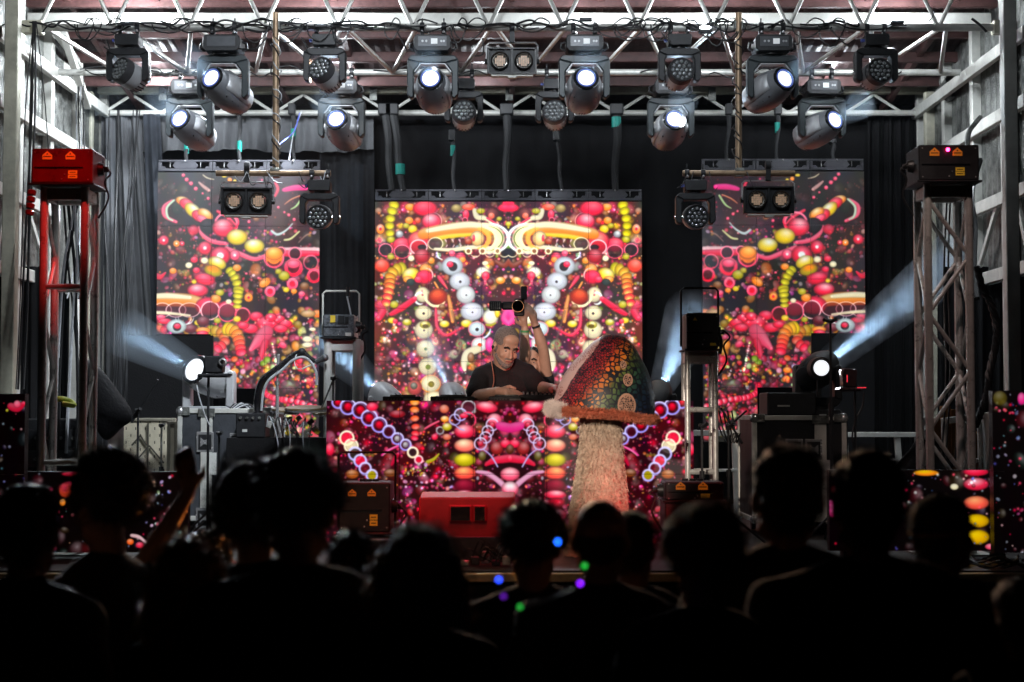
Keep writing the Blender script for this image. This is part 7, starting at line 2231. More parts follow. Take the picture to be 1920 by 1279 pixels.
def crowd_person(label, px, py_top, Y, heading=0, H=None, hair='short', hairm=None, shirt=None, lean=0.0, wide=1.0, arms=None, headyaw=0, cap=False, voxel=.014, hs=1.0, headtilt=0):
    """someone seen from behind, standing on the ground; the crown of the head is at py_top"""
    top = P(px, py_top, Y)
    H = top.z
    s = H / 1.76
    t = thing('person', label, 'person', (top.x, Y, 0), rotz=R(180 + heading), group='people in the audience')
    hp = Vector((0, 0, 1.635 * s))
    Mh = Euler((R(headtilt), 0, R(headyaw))).to_matrix()
    w = wide
    body = head_prims(hp, Mh, s * hs)
    body += [('c', (0, .015 * s, 1.44 * s), hp + Vector((0, .01, -.05 * s)), .056 * s, .052 * s)]
    tor = [('e', (0, 0, .95 * s), (.165 * w * s, .115 * w * s, .12 * s)), ('e', (0, 0, 1.1 * s), (.15 * w * s, .105 * w * s, .14 * s)), ('e', (0, .0, 1.29 * s), (.175 * w * s, .115 * w * s, .165 * s)),
           ('c', (-.15 * w * s, 0, 1.405 * s), (0, .015 * s, 1.465 * s), .05 * s, .055 * s), ('c', (.15 * w * s, 0, 1.405 * s), (0, .015 * s, 1.465 * s), .05 * s, .055 * s)]
    body += tor
    legs = []
    for sx in (-1, 1):
        legs += [('c', (sx * .09 * s, 0, .92 * s), (sx * .1 * s, -.01, .5 * s), .088 * s, .056 * s), ('c', (sx * .1 * s, -.01, .5 * s), (sx * .105 * s, .02, .09 * s), .054 * s, .036 * s)]
    body += legs
    feet = [('c', (sx * .105 * s, .035, .045), (sx * .115 * s, -.15 * s, .035), .04 * s, .034 * s) for sx in (-1, 1)]
    body += feet
    arms = arms or {}
    sleeves = []
    for sx in (-1, 1):
        S = Vector((sx * .185 * w * s, 0, 1.395 * s))
        E, W_, hd, bk = arms.get(sx, (Vector((sx * .25 * w * s, .02, 1.1 * s)), Vector((sx * .24 * w * s, -.1, .86 * s)), (0, -.25, -1), (sx, 0, 0)))
        E, W_ = Vector(E), Vector(W_)
        body += arm_prims(S, E, W_, s)
        body += hand_prims(W_, hd, bk, 1 if sx > 0 else -1, s)
        sleeves += [('c', S, S.lerp(E, .75), .06 * s, .055 * s)]
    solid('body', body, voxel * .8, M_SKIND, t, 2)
    grow = lambda L, g: [('c', p[1], p[2], p[3] + g, p[4] + g) if p[0] == 'c' else ('e', p[1], tuple(q + g for q in p[2])) for p in L]
    solid('shirt', grow(tor, .012) + sleeves + [('e', (0, 0, .9 * s), (.18 * w * s, .13 * w * s, .1 * s))], voxel, shirt or M_TEEB, t, 3, disp=.012, dsc=9, seed=px)
    solid('trousers', grow(legs, .012) + [('e', (0, 0, .93 * s), (.172 * s * w, .12 * s * w, .1 * s))], voxel, M_JEAN, t, 2)
    solid('shoes', grow(feet, .01), voxel, M_SHOE, t, 2)
    f = lambda v: hp + Mh @ (Vector(v) * s * hs)
    k = s * hs
    hm = hairm or M_HAIRD
    face_parts(t, hp, Mh, k)
    if hair == 'short':
        solid('hair', [('e', f((0, .025, .045)), (.083 * k, .097 * k, .088 * k), Mh), ('e', f((0, .05, -.01)), (.07 * k, .065 * k, .07 * k), Mh)], .011, hm, t, 1, disp=.012, dsc=45)
    elif hair == 'bald':
        solid('hair', [('e', f((0, .05, -.01)), (.074 * k, .062 * k, .06 * k), Mh)], .011, hm, t, 1)
    elif hair == 'long':
        L = [('e', f((0, .025, .045)), (.092 * k, .105 * k, .095 * k), Mh)]
        for j in range(9):
            a = (j - 4) / 4
            L.append(('c', f((a * .08, .05 - .03 * abs(a), .03)), f((a * .115, .075 - .05 * abs(a), -.17 - .03 * math.cos(j * 2.1))), .04 * k, .035 * k))
            L.append(('c', f((a * .115, .075 - .05 * abs(a), -.17)), f((a * .12 + .01 * math.sin(j * 3), .1 - .06 * abs(a), -.36 - .03 * math.sin(j * 1.7))), .035 * k, .018 * k))
        solid('hair', L, .012, hm, t, 1, disp=.018, dsc=32)
    elif hair == 'bob':
        L = [('e', f((0, .025, .045)), (.097 * k, .11 * k, .095 * k), Mh)]
        for j in range(9):
            a = (j - 4) / 4
            L.append(('c', f((a * .085, .055 - .03 * abs(a), .03)), f((a * .11, .075 - .06 * abs(a), -.11)), .042 * k, .036 * k))
        solid('hair', L, .012, hm, t, 1, disp=.018, dsc=34)
    elif hair in ('curly', 'afro', 'dread'):
        L = [('e', f((0, .02, .04)), (.085 * k, .098 * k, .09 * k), Mh)]
        rr_ = random.Random(int(px))
        big = {'curly': .022, 'afro': .034, 'dread': .02}[hair]
        rad = {'curly': 1.04, 'afro': 1.22, 'dread': 1.08}[hair]
        for j in range(150):
            a = rr_.uniform(0, 2 * PI); b_ = math.acos(rr_.uniform(-.55 if hair != 'curly' else -.25, 1))
            v = Vector((math.sin(b_) * math.cos(a) * .087, math.sin(b_) * math.sin(a) * .1 + .025, math.cos(b_) * .092 + .04)) * 1
            if v.y < -.05 and v.z < .05: continue
            v2 = Vector((v.x * rad, (v.y - .02) * rad + .02, (v.z - .04) * rad + .04))
            L.append(('e', f(v2), tuple([big * rr_.uniform(.7, 1.2) * k] * 3)))
            if hair == 'dread': L.append(('c', f(v2), f(v2 * 1.28 + Vector((0, 0, .01))), .012 * k, .006 * k))
        solid('hair', L, .0095, hm, t, 0)
    ho = [c for c in t.children if c.name.startswith('hair')]
    if ho:
        me_ = ho[0].data
        r3 = random.Random(int(px))
        vv = [me_.vertices[r3.randrange(len(me_.vertices))] for _ in range(2600 if hair != 'bald' else 300)]
        fur('hair_strands', [(v.co.copy(), v.normal.copy()) for v in vv], hm, ho[0], {'short': .022, 'bald': .006, 'long': .04, 'bob': .045, 'curly': .03, 'afro': .05, 'dread': .05}[hair] * k, .0009, int(px), .2 if hair in ('afro', 'dread', 'curly') else .7, Vector((0, 0, 0)))
    if cap:
        fm = mat('olive brown cap cloth', (.10, .075, .04), .85, 0, .3, 20, .3, 90)
        solid('cap_crown', [('e', f((0, .015, .055)), (.09 * k, .105 * k, .082 * k), Mh)], .011, fm, t, 2)
        m = MB()
        vs = []
        for j in range(13):
            a = R(200 + 140 * j / 12) if cap != 'back' else R(20 + 140 * j / 12)
            for q in (.8, 1.35): vs.append(f((math.cos(a) * .088 * (1 if q < 1 else 1.05), math.sin(a) * .1 * q + .01, .035 - (.02 if q > 1 else 0))))
        m.add(vs, [(2 * j, 2 * j + 1, 2 * j + 3, 2 * j + 2) for j in range(12)])
        o = m.build('cap_brim', fm, t); md = o.modifiers.new('t', 'SOLIDIFY'); md.thickness = .005
        m = MB(); ring = [f((math.cos(R(j * 15)) * .092, math.sin(R(j * 15)) * .106 + .012, .022)) for j in range(25)]; m.tube(ring, .008 * k, 6); m.build('cap_band', mat('tan cap band', (.4, .25, .12), .8), t)
    return t


# ---- the audience (from left to right)
crowd_person('silhouetted person at far left with rim lit round head and bare shoulders', 55, 918, 4.6, heading=-14, hair='short', headyaw=10, shirt=M_TEED, hs=1.08)
crowd_person('tall silhouette with spiky dark hair second from left', 196, 874, 4.9, heading=62, hair='dread', hs=1.0, wide=.9, headyaw=-20)
crowd_person('silhouetted person with long brown hair in front of the grey road case', 352, 1012, 4.5, heading=25, hair='long', hairm=M_HAIRB, wide=.75, hs=1.0)
crowd_person('small dark head peeking out behind the long brown hair', 400, 996, 5.8, hair='short', wide=.9)
crowd_person('large dark silhouette with big round hair left of the red monitor', 560, 872, 4.3, hair='curly', wide=1.25, hs=1.1)
crowd_person('dark silhouette reaching an arm out left under the side table', 478, 900, 5.0, heading=10, hair='afro', wide=1.1,
             arms={1: (Vector((.36, -.18, 1.44)), Vector((.21, -.34, 1.69)), (.15, -.2, 1), (0, 1, 0))})
crowd_person('blurred dark head between the big hair and the blonde bob', 662, 998, 5.0, hair='short', wide=1.0)
crowd_person('silhouette with thick light bob hair glowing at its edges', 786, 992, 4.2, hair='bob', hairm=M_HAIRB, wide=.9, hs=1.0)
crowd_person('curly haired person wearing coloured light dots, left of the bald man', 1000, 952, 4.9, hair='curly', wide=1.05)
crowd_person('bald headed man with ears standing out in front of the mushroom stem', 1126, 936, 4.7, hair='bald', wide=1.1, headyaw=-6, hs=1.03)
crowd_person('rounded dark head just right of the bald man', 1186, 962, 5.3, hair='short', headyaw=-20)
crowd_person('silhouette with fluffy light curls under the right floor laser cabinet', 1318, 962, 4.2, hair='curly', hairm=M_HAIRB, wide=.95, hs=1.02)
crowd_person('tall dark silhouette covering the black road case', 1474, 850, 4.6, hair='short', wide=1.2, hs=1.15)
crowd_person('broad shouldered tall silhouette second from right', 1625, 858, 4.3, hair='short', wide=1.35, hs=1.08)
crowd_person('person in a brown cap turned left before the right LED fascia', 1770, 930, 4.9, heading=-55, hair='short', cap='front', headyaw=0, wide=1.0, headtilt=-8, hs=1.0)
crowd_person('low dark silhouette at the far right frame edge', 1905, 1085, 4.4, hair='short', wide=1.1)

# string of coloured lights worn by the curly haired person
t = thing('light_string', 'string of small blue, green and violet lights worn by the curly haired person', 'light string', tuple(P(1010, 1060, 3.8)))
bp_ = [P(944, 1118, 3.75), P(935, 1087, 3.75), P(985, 1050, 3.9), P(1046, 1016, 3.75), P(1096, 1061, 3.75), P(1088, 1094, 3.75), P(1030, 1125, 3.8), P(975, 1138, 3.75)]
MB().tube(catmull(bp_, 6), .0015, 5).build('cord', M_RUBBER, t, origin=t.location)
for i_, c_, e_ in ((3, (0.01, .12, 1), 7), (1, (.02, .07, 1), 5), (4, (.01, .35, .03), 2.5), (5, (.22, .01, .9), 4), (7, (.01, .3, .03), 2.2), (0, (.09, .01, .3), 2)):
    MB().ell((0, 0, 0), .0055, n=10, m=8).build('bead', mat('glowing bead %d' % i_, c_, .3, emit=c_, estr=e_), t, loc=tuple(bp_[i_] - t.location))

# ---- the performer, leaning over the decks
t = thing('person', 'bald grey bearded performer in black T-shirt leaning over the decks', 'person', (P(946, 0, 11.5).x, 11.5, DECK_Z))
o_ = t.location
lp = lambda px_, py_, Y_: P(px_, py_, Y_) - o_
HC = lp(949, 650, 11.32)
MH = Euler((R(21), R(6), R(24))).to_matrix()
hs = 1.1
body = head_prims(HC, MH, hs)
SL, SR = lp(906, 705, 11.44), lp(986, 700, 11.46)
mid = (SL + SR) / 2
body += [('c', mid + Vector((0, .03, .03)), HC + MH @ Vector((0, .045, -.06)), .072, .068)]
tor = [('e', (0, .34, .88), (.18, .14, .13)), ('e', (0, .24, 1.0), (.18, .145, .15)), ('e', (0, .12, 1.06), (.185, .15, .15)), ('e', mid + Vector((0, .04, -.08)), (.185, .13, .12)),
       ('c', SL, mid + Vector((0, .03, .06)), .062, .066), ('c', SR, mid + Vector((0, .03, .06)), .062, .066)]
body += tor
EL, WL = lp(894, 744, 11.32), lp(934, 733, 11.12)
ER, WR = lp(1012, 726, 11.4), lp(1038, 728, 11.2)
body += [('c', SL, EL, .062, .05), ('c', EL, WL, .05, .03), ('c', SR, ER, .062, .046), ('c', ER, WR, .046, .03)]
body += hand_prims(WL, (1, -.3, -.22), (.15, -.8, .8), -1, 1.2, .3)
body += hand_prims(WR, (.5, -.9, -.2), (0, 0, 1), 1, 1.12, .3)
legs = []
for sx in (-1, 1):
    legs += [('c', (sx * .1, .34, .86), (sx * .13, .2, .47), .095, .062), ('c', (sx * .13, .2, .47), (sx * .13, .32, .1), .06, .04)]
feet = [('c', (sx * .13, .34, .05), (sx * .15, .14, .04), .045, .038) for sx in (-1, 1)]
solid('body', body + legs + feet, .0062, M_SKIN, t, 2)
grow = lambda L, g: [('c', p[1], p[2], p[3] + g, p[4] + g) if p[0] == 'c' else ('e', p[1], tuple(q + g for q in p[2])) for p in L]
solid('t_shirt', grow(tor, .014) + [('c', SL + Vector((-.005, 0, 0)), SL.lerp(EL, .75) + Vector((-.012, 0, 0)), .07, .078), ('c', SR, SR.lerp(ER, .85), .07, .072)], .009, M_TEEB, t, 4, disp=.02, dsc=8, seed=3)
solid('trousers', grow(legs, .014) + [('e', (0, .34, .9), (.19, .15, .12))], .012, M_JEAN, t, 2)
solid('shoes', grow(feet, .01), .012, M_SHOE, t, 1)
f = lambda v: HC + MH @ (Vector(v) * hs)
solid('hair', [('e', f((0, .018, .043)), (.081 * hs, .1 * hs, .089 * hs), MH), ('e', f((0, .03, -.01)), (.0815 * hs, .07 * hs, .06 * hs), MH)], .006, M_HAIRG, t, 1)
solid('beard', [('e', f((0, -.058, -.1)), (.036 * hs, .034 * hs, .03 * hs), MH), ('c', f((-.054, -.015, -.06)), f((-.03, -.055, -.095)), .018 * hs, .02 * hs), ('c', f((.054, -.015, -.06)), f((.03, -.055, -.095)), .018 * hs, .02 * hs),
                ('c', f((-.024, -.088, -.056)), f((.024, -.088, -.056)), .0075 * hs, .0075 * hs)], .006, M_BEARD, t, 1)
face_parts(t, HC, MH, hs)
m = MB(); m.ell(f((-.088, .004, -.012)), .012, n=10, m=8); m.ell(f((-.09, 0, -.02)), .008, n=8, m=6); m.build('earphone', M_BLACK, t)
q = catmull([f((-.09, .0, -.02)), f((-.085, -.01, -.09)), lp(925, 700, 11.3), lp(926, 716, 11.28), lp(921, 735, 11.28)], 6)
MB().tube(q, .0035, 6).build('earphone_wire', mat('salmon wire', (.4, .15, .1), .5), t)

# ---- the photographer crouching behind, camera held up high
t = thing('person', 'photographer behind the performer holding a camera up with both bare arms', 'person', (P(1002, 0, 12.0).x, 12.0, DECK_Z))
o_ = t.location
HC = lp(997, 682, 12.0)
MH = Euler((R(-8), 0, R(-10))).to_matrix()
body = head_prims(HC, MH, .98)
body += [('c', HC + Vector((0, .03, -.06)), HC + Vector((0, .05, -.2)), .052, .055)]
nb = HC + Vector((0, .05, -.22))
SL, SR = nb + Vector((-.10, 0, .02)), nb + Vector((.13, 0, .0))
tor = [('e', nb + Vector((0, .02, -.1)), (.17, .11, .16)), ('e', nb + Vector((0, .05, -.3)), (.15, .11, .16)), ('e', nb + Vector((0, .08, -.45)), (.17, .13, .13)), ('c', SL, nb, .055, .06), ('c', SR, nb, .055, .06)]
EL, WL = lp(984, 668, 11.86), lp(984, 612, 11.82)
ER, WR = lp(1019, 656, 11.9), lp(1003, 606, 11.84)
body += tor + [('c', SL, EL, .046, .04), ('c', EL, EL.lerp(WL, .3), .04, .043), ('c', EL.lerp(WL, .3), WL, .042, .025), ('c', SR, ER, .048, .04), ('c', ER, ER.lerp(WR, .35), .04, .043), ('c', ER.lerp(WR, .35), WR, .042, .026)]
camp = lp(971, 576, 11.74)
body += hand_prims(WL, (camp + Vector((.03, .03, -.02)) - WL), (.3, -.9, 0), -1, 1.0, .3)
body += hand_prims(WR, (camp + Vector((.07, .05, .04)) - WR), (.8, -.5, .2), 1, 1.05, .35)
hipz = nb.z - .45
legs = []
for sx in (-1, 1):
    legs += [('c', (sx * .1, .12, hipz), (sx * .14, -.16, hipz - .12), .09, .06), ('c', (sx * .14, -.16, hipz - .12), (sx * .12, .06, .1), .058, .04)]
feet = [('c', (sx * .12, .08, .05), (sx * .14, -.1, .04), .045, .036) for sx in (-1, 1)]
solid('body', body + legs + feet, .0066, M_SKIN, t, 2)
solid('shirt', grow(tor, .014) + [('c', SL, SL.lerp(EL, .35), .06, .055), ('c', SR, SR.lerp(ER, .35), .06, .055)], .011, M_TEED, t, 2, disp=.01, dsc=9)
solid('trousers', grow(legs, .014), .012, M_JEAN, t, 2)
solid('shoes', grow(feet, .01), .012, M_SHOE, t, 1)
f = lambda v: HC + MH @ (Vector(v) * .98)
solid('hair', [('e', f((0, .03, .045)), (.084, .098, .088), MH), ('e', f((0, .05, -.02)), (.07, .065, .08), MH)], .009, M_HAIRD, t, 1, disp=.01, dsc=50)
face_parts(t, HC, MH, .98)
for W_, E_, mt_, k_ in ((WL, EL, mat('green wristband', (.1, .4, .15), .6), .16), (WL, EL, mat('pale wristband', (.6, .62, .5), .6), .24), (WR, ER, M_BLACK, .12)):
    c = W_.lerp(E_, k_); d = (E_ - W_).normalized()
    MB().cyl(c - d * .008, c + d * .008, .031 + .01 * k_, n=16).build('wristband', mt_, t)
# the camera is held, so it is a thing of its own
cc = P(971, 576, 11.74)
t = thing('camera', 'black camera with a long flash unit held sideways above the performer', 'camera', tuple(cc))
MB().box((.01, .04, .0), (.075, .07, .13)).build('body', M_BLACKM, t, bevel=.01)
MB().lathe([(0, .034), (.03, .036), (.07, .04), (.1, .044)], 24, Matrix.Rotation(R(90), 4, 'X')).build('lens_barrel', M_BLACK, t)
MB().lathe([(.1, .038), (.095, .03), (.094, .004)], 24, Matrix.Rotation(R(90), 4, 'X')).build('lens_glass', M_DARKGL, t)
MB().lathe([(.1, .038), (.104, .04), (.104, .044), (.1, .045)], 24, Matrix.Rotation(R(90), 4, 'X'), cap=False).build('lens_rim', mat('bronze ring', (.3, .15, .08), .3, .8), t)
fl = MB().box((-.075, .03, .012), (.09, .06, .06)).build('flash_neck', M_BLACKM, t, bevel=.012)
MB().box((-.165, .02, .01), (.09, .075, .07)).build('flash_head', M_BLACKM, t, bevel=.006)
m = MB()
for k in range(5): m.box((-.195 + .015 * k, -.019, .01), (.004, .003, .055))
m.build('flash_lines', M_GALV, fl)
MB().box((.045, .02, .105), (.045, .06, .1)).build('battery_grip', M_BLACKM, t, bevel=.006)
# ------------------------------------------------------------------ cables along the trusses
rc = random.Random(31)
def cable(pts, r=.006, mt=None, label='', group=None, k=6, n=6):
    o = MB().tube(catmull(pts, k), r, n).build('cable', mt or M_RUBBER)
    return tag(o, label, 'cable', group)


LM = ((62, 'the left wall post'), (242, 'the leftmost wash light'), (420, 'the leftmost front beam light'), (517, 'the left brown pipe'), (610, 'the second wash light'), (735, 'the gap left of centre'), (812, 'the inner left beam light'),
      (960, 'the middle blinder'), (1095, 'the inner right beam light'), (1190, 'the gap right of centre'), (1273, 'the third wash light'), (1385, 'the right brown pipe'), (1447, 'the rightmost front beam light'), (1545, 'the gap beside it at right'), (1641, 'the rightmost wash light'))
NEAR = {}
def near(px_, what):
    w = min(LM, key=lambda q: abs(q[0] - px_))[1].replace('the gap beside it at right', 'the last gap at right')
    k_ = (what, w)
    NEAR[k_] = NEAR.get(k_, 0) + 1
    return '%s%s by %s' % ({1: '', 2: 'second ', 3: 'third ', 4: 'fourth '}.get(NEAR[k_], 'further '), what, w)


def run(px0, px1, py, Y, amp, step=26, seed=0, Y2=None):
    r_ = random.Random(seed)
    x = px0
    pts = []
    while x < px1:
        pts.append(P(x, py + r_.uniform(-amp, amp), Y + r_.uniform(-.03, .05)))
        x += step * r_.uniform(.6, 1.5)
    pts.append(P(px1, py, Y))
    return pts


gl = 'black cables laid along the front pipe'
segs = ((0, 300), (40, 420), (80, 620), (300, 640), (380, 760), (460, 700), (560, 820), (620, 800), (760, 1010), (860, 1120), (980, 1200), (1120, 1330), (1180, 1400), (1290, 1420), (1330, 1560), (1440, 1610), (1500, 1700))
for i, (a, b_) in enumerate(segs):
    cable(run(a, b_, 44 + (i % 3) * 4, 12.35 - .015 * (i % 3), 9, seed=i), .0065 + .002 * (i % 2), None, near((a + b_) / 2, 'black cable lying along the front pipe'), gl)
for i, (x, w, h) in enumerate(((165, 50, 30), (205, 60, 20), (160, 30, 28), (540, 60, 34), (545, 50, 22), (860, 30, 34), (880, 60, 30), (1155, 70, 24), (1180, 60, 30), (1200, 90, 26), (1230, 50, 32), (1330, 40, 24), (1375, 30, 26), (1345, 40, 40), (1360, 60, 30), (1515, 60, 24), (735, 30, 28), (480, 50, 34), (320, 70, 16), (1560, 50, 40), (600, 50, 30), (640, 34, 36), (1000, 60, 14), (1240, 40, 30), (1375, 50, 34))):
    y0 = 46
    pts = [P(x - w / 2, y0, 12.33), P(x - w * .4, y0 + h * .7, 12.31), P(x, y0 + h, 12.3), P(x + w * .35, y0 + h * .5, 12.31), P(x + w / 2, y0 - 4, 12.34), P(x + w * .2, y0 - 12, 12.36), P(x - w * .1, y0 + 2, 12.37)]
    cable(pts, .0055, None, near(x, 'black cable loop hanging under the front pipe'), 'looped cables under the front pipe')
for i, (a, b_) in enumerate(((150, 330), (160, 400), (270, 380), (700, 770), (860, 930), (430, 520), (1200, 1250), (1380, 1450), (1300, 1390), (520, 580), (1600, 1690))):
    cable(run(a, b_, 130 + 4 * (i % 3), 13.52, 7, 18, seed=50 + i), .006, None, near((a + b_) / 2, 'black cable along the rear pipe'), 'black cables along the rear pipe')
# drops between front pipe and fixtures
for i, (xa, ya, xb, yb_) in enumerate(((200, 75, 195, 88), (440, 90, 500, 70), (760, 95, 745, 60), (905, 72, 890, 105), (1555, 52, 1592, 84), (1500, 60, 1480, 80), (1255, 75, 1240, 60), (565, 70, 572, 84))):
    cable([P(xa, ya, 12.3), P((xa + xb) / 2 + 8, (ya + yb_) / 2 + 12, 12.28), P(xb, yb_, 12.3)], .006, None, near(xa, 'short black lead dropping to a fixture'), 'short fixture leads')
# wrapped cables round the brown pipes
for x_, lab, mt_ in ((517, 'dark cable spiralling down the left brown pipe', None), (519, 'pale cable wrapped round the left brown pipe', M_CABLEW), (1385, 'dark cable spiralling down the right brown pipe', None), (1381, 'thin dark lead drooping beside the right brown pipe', None)):
    pts = []
    for j in range(34):
        f_ = j / 33
        p = P(x_, 75 + 245 * f_, 12.33)
        a = j * 1.05 + x_ + 1.6 * noise.noise(Vector((j * .3, 0, x_)))
        pts.append(p + Vector((math.cos(a) * .03 * (1 + .8 * noise.noise(Vector((j * .6, x_, 0)))), math.sin(a) * .03, .03 * noise.noise(Vector((x_, j * .8, 3))))))
    cable(pts, .0055, mt_, lab, k=4)
cable([P(562, 212, 13.4), P(552, 245, 13.0), P(535, 262, 12.6), P(522, 272, 12.35)], .006, M_CABLEB, 'blue lead sweeping from the rear truss to the left brown pipe')
cable([P(566, 208, 13.4), P(552, 245, 13.2), P(545, 280, 12.9), P(542, 300, 12.6)], .005, M_CABLEW, 'pale lead hanging right of the left brown pipe')
for i, (xa, xb) in enumerate(((463, 440), (463, 480), (505, 495), (500, 530), (560, 585), (590, 560), (610, 600))):
    cable([P(xa, 322, 12.25), P((xa + xb) / 2, 340 + 6 * (i % 3), 12.22), P(xb, 330 + 14 * (i % 2), 12.22)], .004, M_CABLEW if i % 3 == 0 else None, ('first', 'second', 'third', 'fourth', 'fifth', 'sixth', 'seventh')[i] + ' thin lead tangled at the left cross pipe, counted from the left', 'leads tangled at the left cross pipe')
for i, (xa, xb) in enumerate(((1290, 1270), (1300, 1285), (1330, 1345), (1400, 1420))):
    cable([P(xa, 322, 12.25), P((xa + xb) / 2, 345 + 6 * (i % 3), 12.22), P(xb, 352 + 10 * (i % 2), 12.22)], .004, None, ('first', 'second', 'third', 'fourth', 'fifth', 'sixth', 'seventh')[i] + ' thin dark lead tangled at the right cross pipe, counted from the left', 'leads tangled at the right cross pipe')

# vertical lines over the left drape and left wall
for i, (xa, xb, xc) in enumerate(((62, 60, 42), (64, 57, 52), (66, 66, 50), (68, 85, 108), (63, 48, 38))):
    cable([P(xa, 40, 12.3), P(xb, 200, 12.2), P((xb + xc) / 2, 380, 11.9), P(xc, 560, 11.6), P(xc - 8, 730, 11.4)], .009 if i < 3 else .005, None, ('first', 'second', 'third', 'fourth', 'fifth', 'sixth', 'seventh')[i] + ' black cable dropping down the left wall posts, counted from the left', 'cables down the left wall')
for i, x_ in enumerate((148, 152, 157, 144)):
    cable([P(x_, 135, 14.2), P(x_ - 1, 200, 14.2), P(x_ + 1, 275, 14.2), P(x_ + 3 * i, 420, 13.6), P(x_ - 6 * i, 560, 13.0)], .007, M_CABLEW if i % 2 else None, ('first', 'second', 'third', 'fourth', 'fifth', 'sixth', 'seventh')[i] + ' straight cable beside the left corner post, counted from the left', 'cables beside the left corner post')
for i, (xa, xb, xc) in enumerate(((205, 196, 215), (222, 216, 212), (258, 240, 218), (250, 236, 214), (256, 250, 232), (262, 236, 205))):
    cable([P(xa, 207, 15.1), P((xa + xb) / 2, 330, 15.0), P(xb, 420, 14.9), P((xb + xc) / 2, 560, 14.8), P(xc, 760, 14.6)], .006 if i != 1 else .014, None, ('first', 'second', 'third', 'fourth', 'fifth', 'sixth', 'seventh')[i] + ' thin black cable falling across the lit grey drape, counted from the left', 'cables over the lit drape')
for i, (xa, xb, xc) in enumerate(((118, 128, 150), (125, 140, 146), (132, 150, 152), (140, 145, 128), (110, 104, 112), (146, 120, 105), (150, 125, 110))):
    cable([P(xa, 355, 11.3), P((xa + xb) / 2, 430, 11.4), P(xb, 500, 11.4), P((xb + xc) / 2, 600, 11.5), P(xc, 760, 11.5), P(xc - 4, 850, 11.5)], .009 + .004 * (i % 2), M_CABLEW if i in (3, 5) else None, ('first', 'second', 'third', 'fourth', 'fifth', 'sixth', 'seventh')[i] + ' cable hanging inside the left truss tower, counted from the left', 'cables inside the left tower')
t = thing('dangling_lamp', 'small dark red segmented lamp dangling left of the left tower', 'lamp', tuple(P(60, 352, 9.9)))
for k in range(4):
    MB().lathe([(-.018, .016), (-.012, .026), (.012, .026), (.018, .016)], 14, Matrix.Translation((-.004 * k, 0, -.03 - .042 * k)) @ Matrix.Rotation(.2, 4, 'Y')).build('segment', mat('dark red rubber', (.12, .01, .015), .5), t)

# braided cable loom beside the right tower
pts0 = [P(1832, 500, 10.6), P(1842, 540, 10.6), P(1858, 570, 10.6), P(1868, 610, 10.6), P(1866, 650, 10.6), P(1855, 700, 10.6), P(1850, 740, 10.6), P(1838, 775, 10.6), P(1828, 800, 10.6)]
base_ = catmull(pts0, 8)
t = thing('cable_loom', 'thick twisted black cable loom curving down right of the right tower', 'cables', tuple(pts0[-1]))
for k in range(3):
    q = [p + Vector((math.cos(i * .75 + k * 2.09) * .014, math.sin(i * .75 + k * 2.09) * .014, 0)) for i, p in enumerate(base_)]
    MB().tube(q, .014, 6).build('strand', M_RUBBER, t, origin=t.location)
cable([P(1838, 300, 11.6), P(1822, 360, 11.2), P(1828, 430, 11.0), P(1826, 500, 10.8), P(1832, 560, 10.6)], .02, None, 'thick black hose bending down the right wall')
cable([P(1838, 220, 12.4), P(1828, 232, 12.3), P(1816, 250, 12.2), P(1812, 285, 12.1)], .02, M_GALV, 'grey corrugated hose arching above the right laser cabinet')
for i, (xa, xb) in enumerate(((1782, 1778), (1790, 1796), (1776, 1770))):
    cable([P(xa, 360, 10.3), P(xb, 520, 10.35), P(xb + 4, 700, 10.35), P(xb - 5, 860, 10.35)], .006, None, ('first', 'second', 'third', 'fourth', 'fifth', 'sixth', 'seventh')[i] + ' thin black cable hanging inside the right truss tower, counted from the left', 'cables inside the right tower')
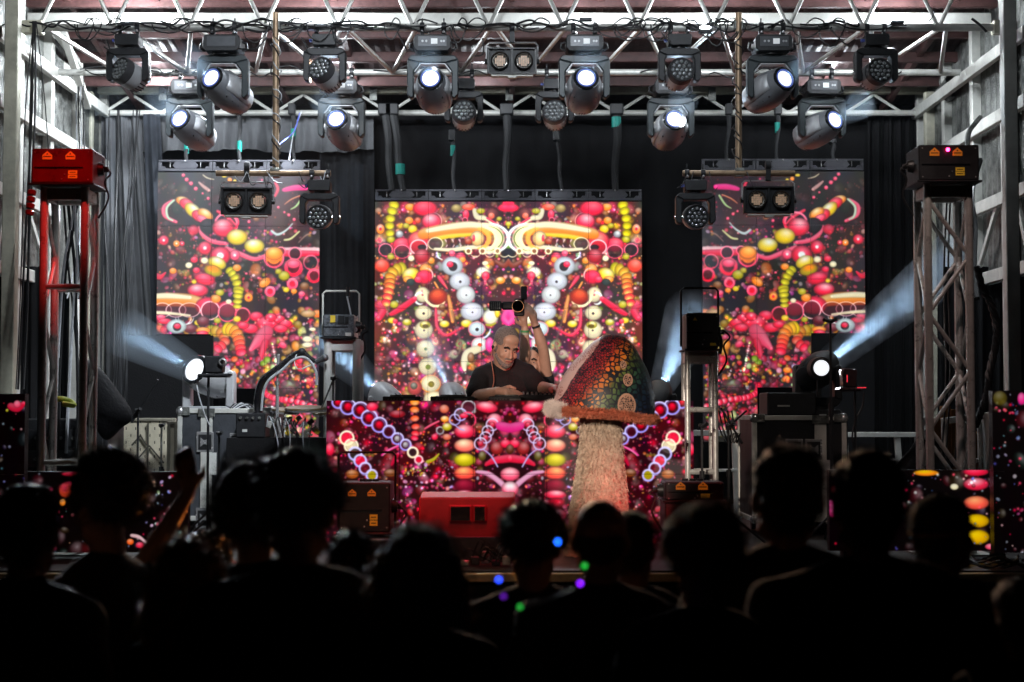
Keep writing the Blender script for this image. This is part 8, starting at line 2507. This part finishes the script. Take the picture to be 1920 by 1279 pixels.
cable([P(1752, 20, 12.3), P(1748, 32, 12.3), P(1739, 44, 12.3)], .004, None, 'stray wire end sticking out of the roof edge at right')
cable([P(1822, 35, 12.2), P(1835, 45, 12.2), P(1850, 60, 12.2)], .01, None, 'short black cable crossing the right end of the front pipe')
for i in range(5):
    cable([P(1340 + 8 * i, 770, 11.2), P(1348 + 8 * i, 800 + 5 * i, 11.2), P(1362 + 5 * i, 830, 11.2), P(1372 + 4 * i, 812, 11.2)], .006, None, ('first', 'second', 'third', 'fourth', 'fifth', 'sixth', 'seventh')[i] + ' dark red lit cable coiled behind the aluminium tower, counted from the left', 'coiled cables behind the aluminium tower')

# working lamps clipped on the truss whose glare lights the roof
for i, (px_, py_, Y_, lab) in enumerate(((240, 40, 12.3, 'glaring white clip lamp above the leftmost wash light'), (602, 44, 12.3, 'glaring white clip lamp above the second wash light'), (1098, 32, 12.3, 'small white clip lamp above the inner right beam light'),
                                         (1322, 54, 12.3, 'glaring white clip lamp right of the third wash light'), (1682, 38, 12.3, 'glaring white clip lamp above the rightmost wash light'))):
    t = thing('clip_lamp', lab, 'lamp', tuple(P(px_, py_, Y_)), group='clip lamps on the truss')
    MB().box((0, 0, -.02), (.1, .05, .03)).build('lamp_body', M_BLACKM, t, bevel=.005)
    MB().ell((0, -.015, .006), (.045, .02, .014), n=14, m=8).build('bulb', mat('glaring bulb', (1, 1, 1), .3, emit=(.8, .88, 1), estr=22), t)
# ------------------------------------------------------------------ thin stage haze
m = bpy.data.materials.new('thin haze')
m.use_nodes = True
nt = m.node_tree
for nd in list(nt.nodes):
    if nd.type != 'OUTPUT_MATERIAL': nt.nodes.remove(nd)
v = nt.nodes.new('ShaderNodeVolumePrincipled')
v.inputs['Color'].default_value = (0.75, 0.86, 1.0, 1)
v.inputs['Density'].default_value = 0.0009
nt.links.new(v.outputs[0], [x for x in nt.nodes if x.type == 'OUTPUT_MATERIAL'][0].inputs['Volume'])
o = MB().box((0, 12.6, (DECK_Z + .003 + 6.9) / 2), (10.2, 7.1, 6.9 - DECK_Z - .003)).build('haze', m, smooth=False)
tag(o, kind='stuff')
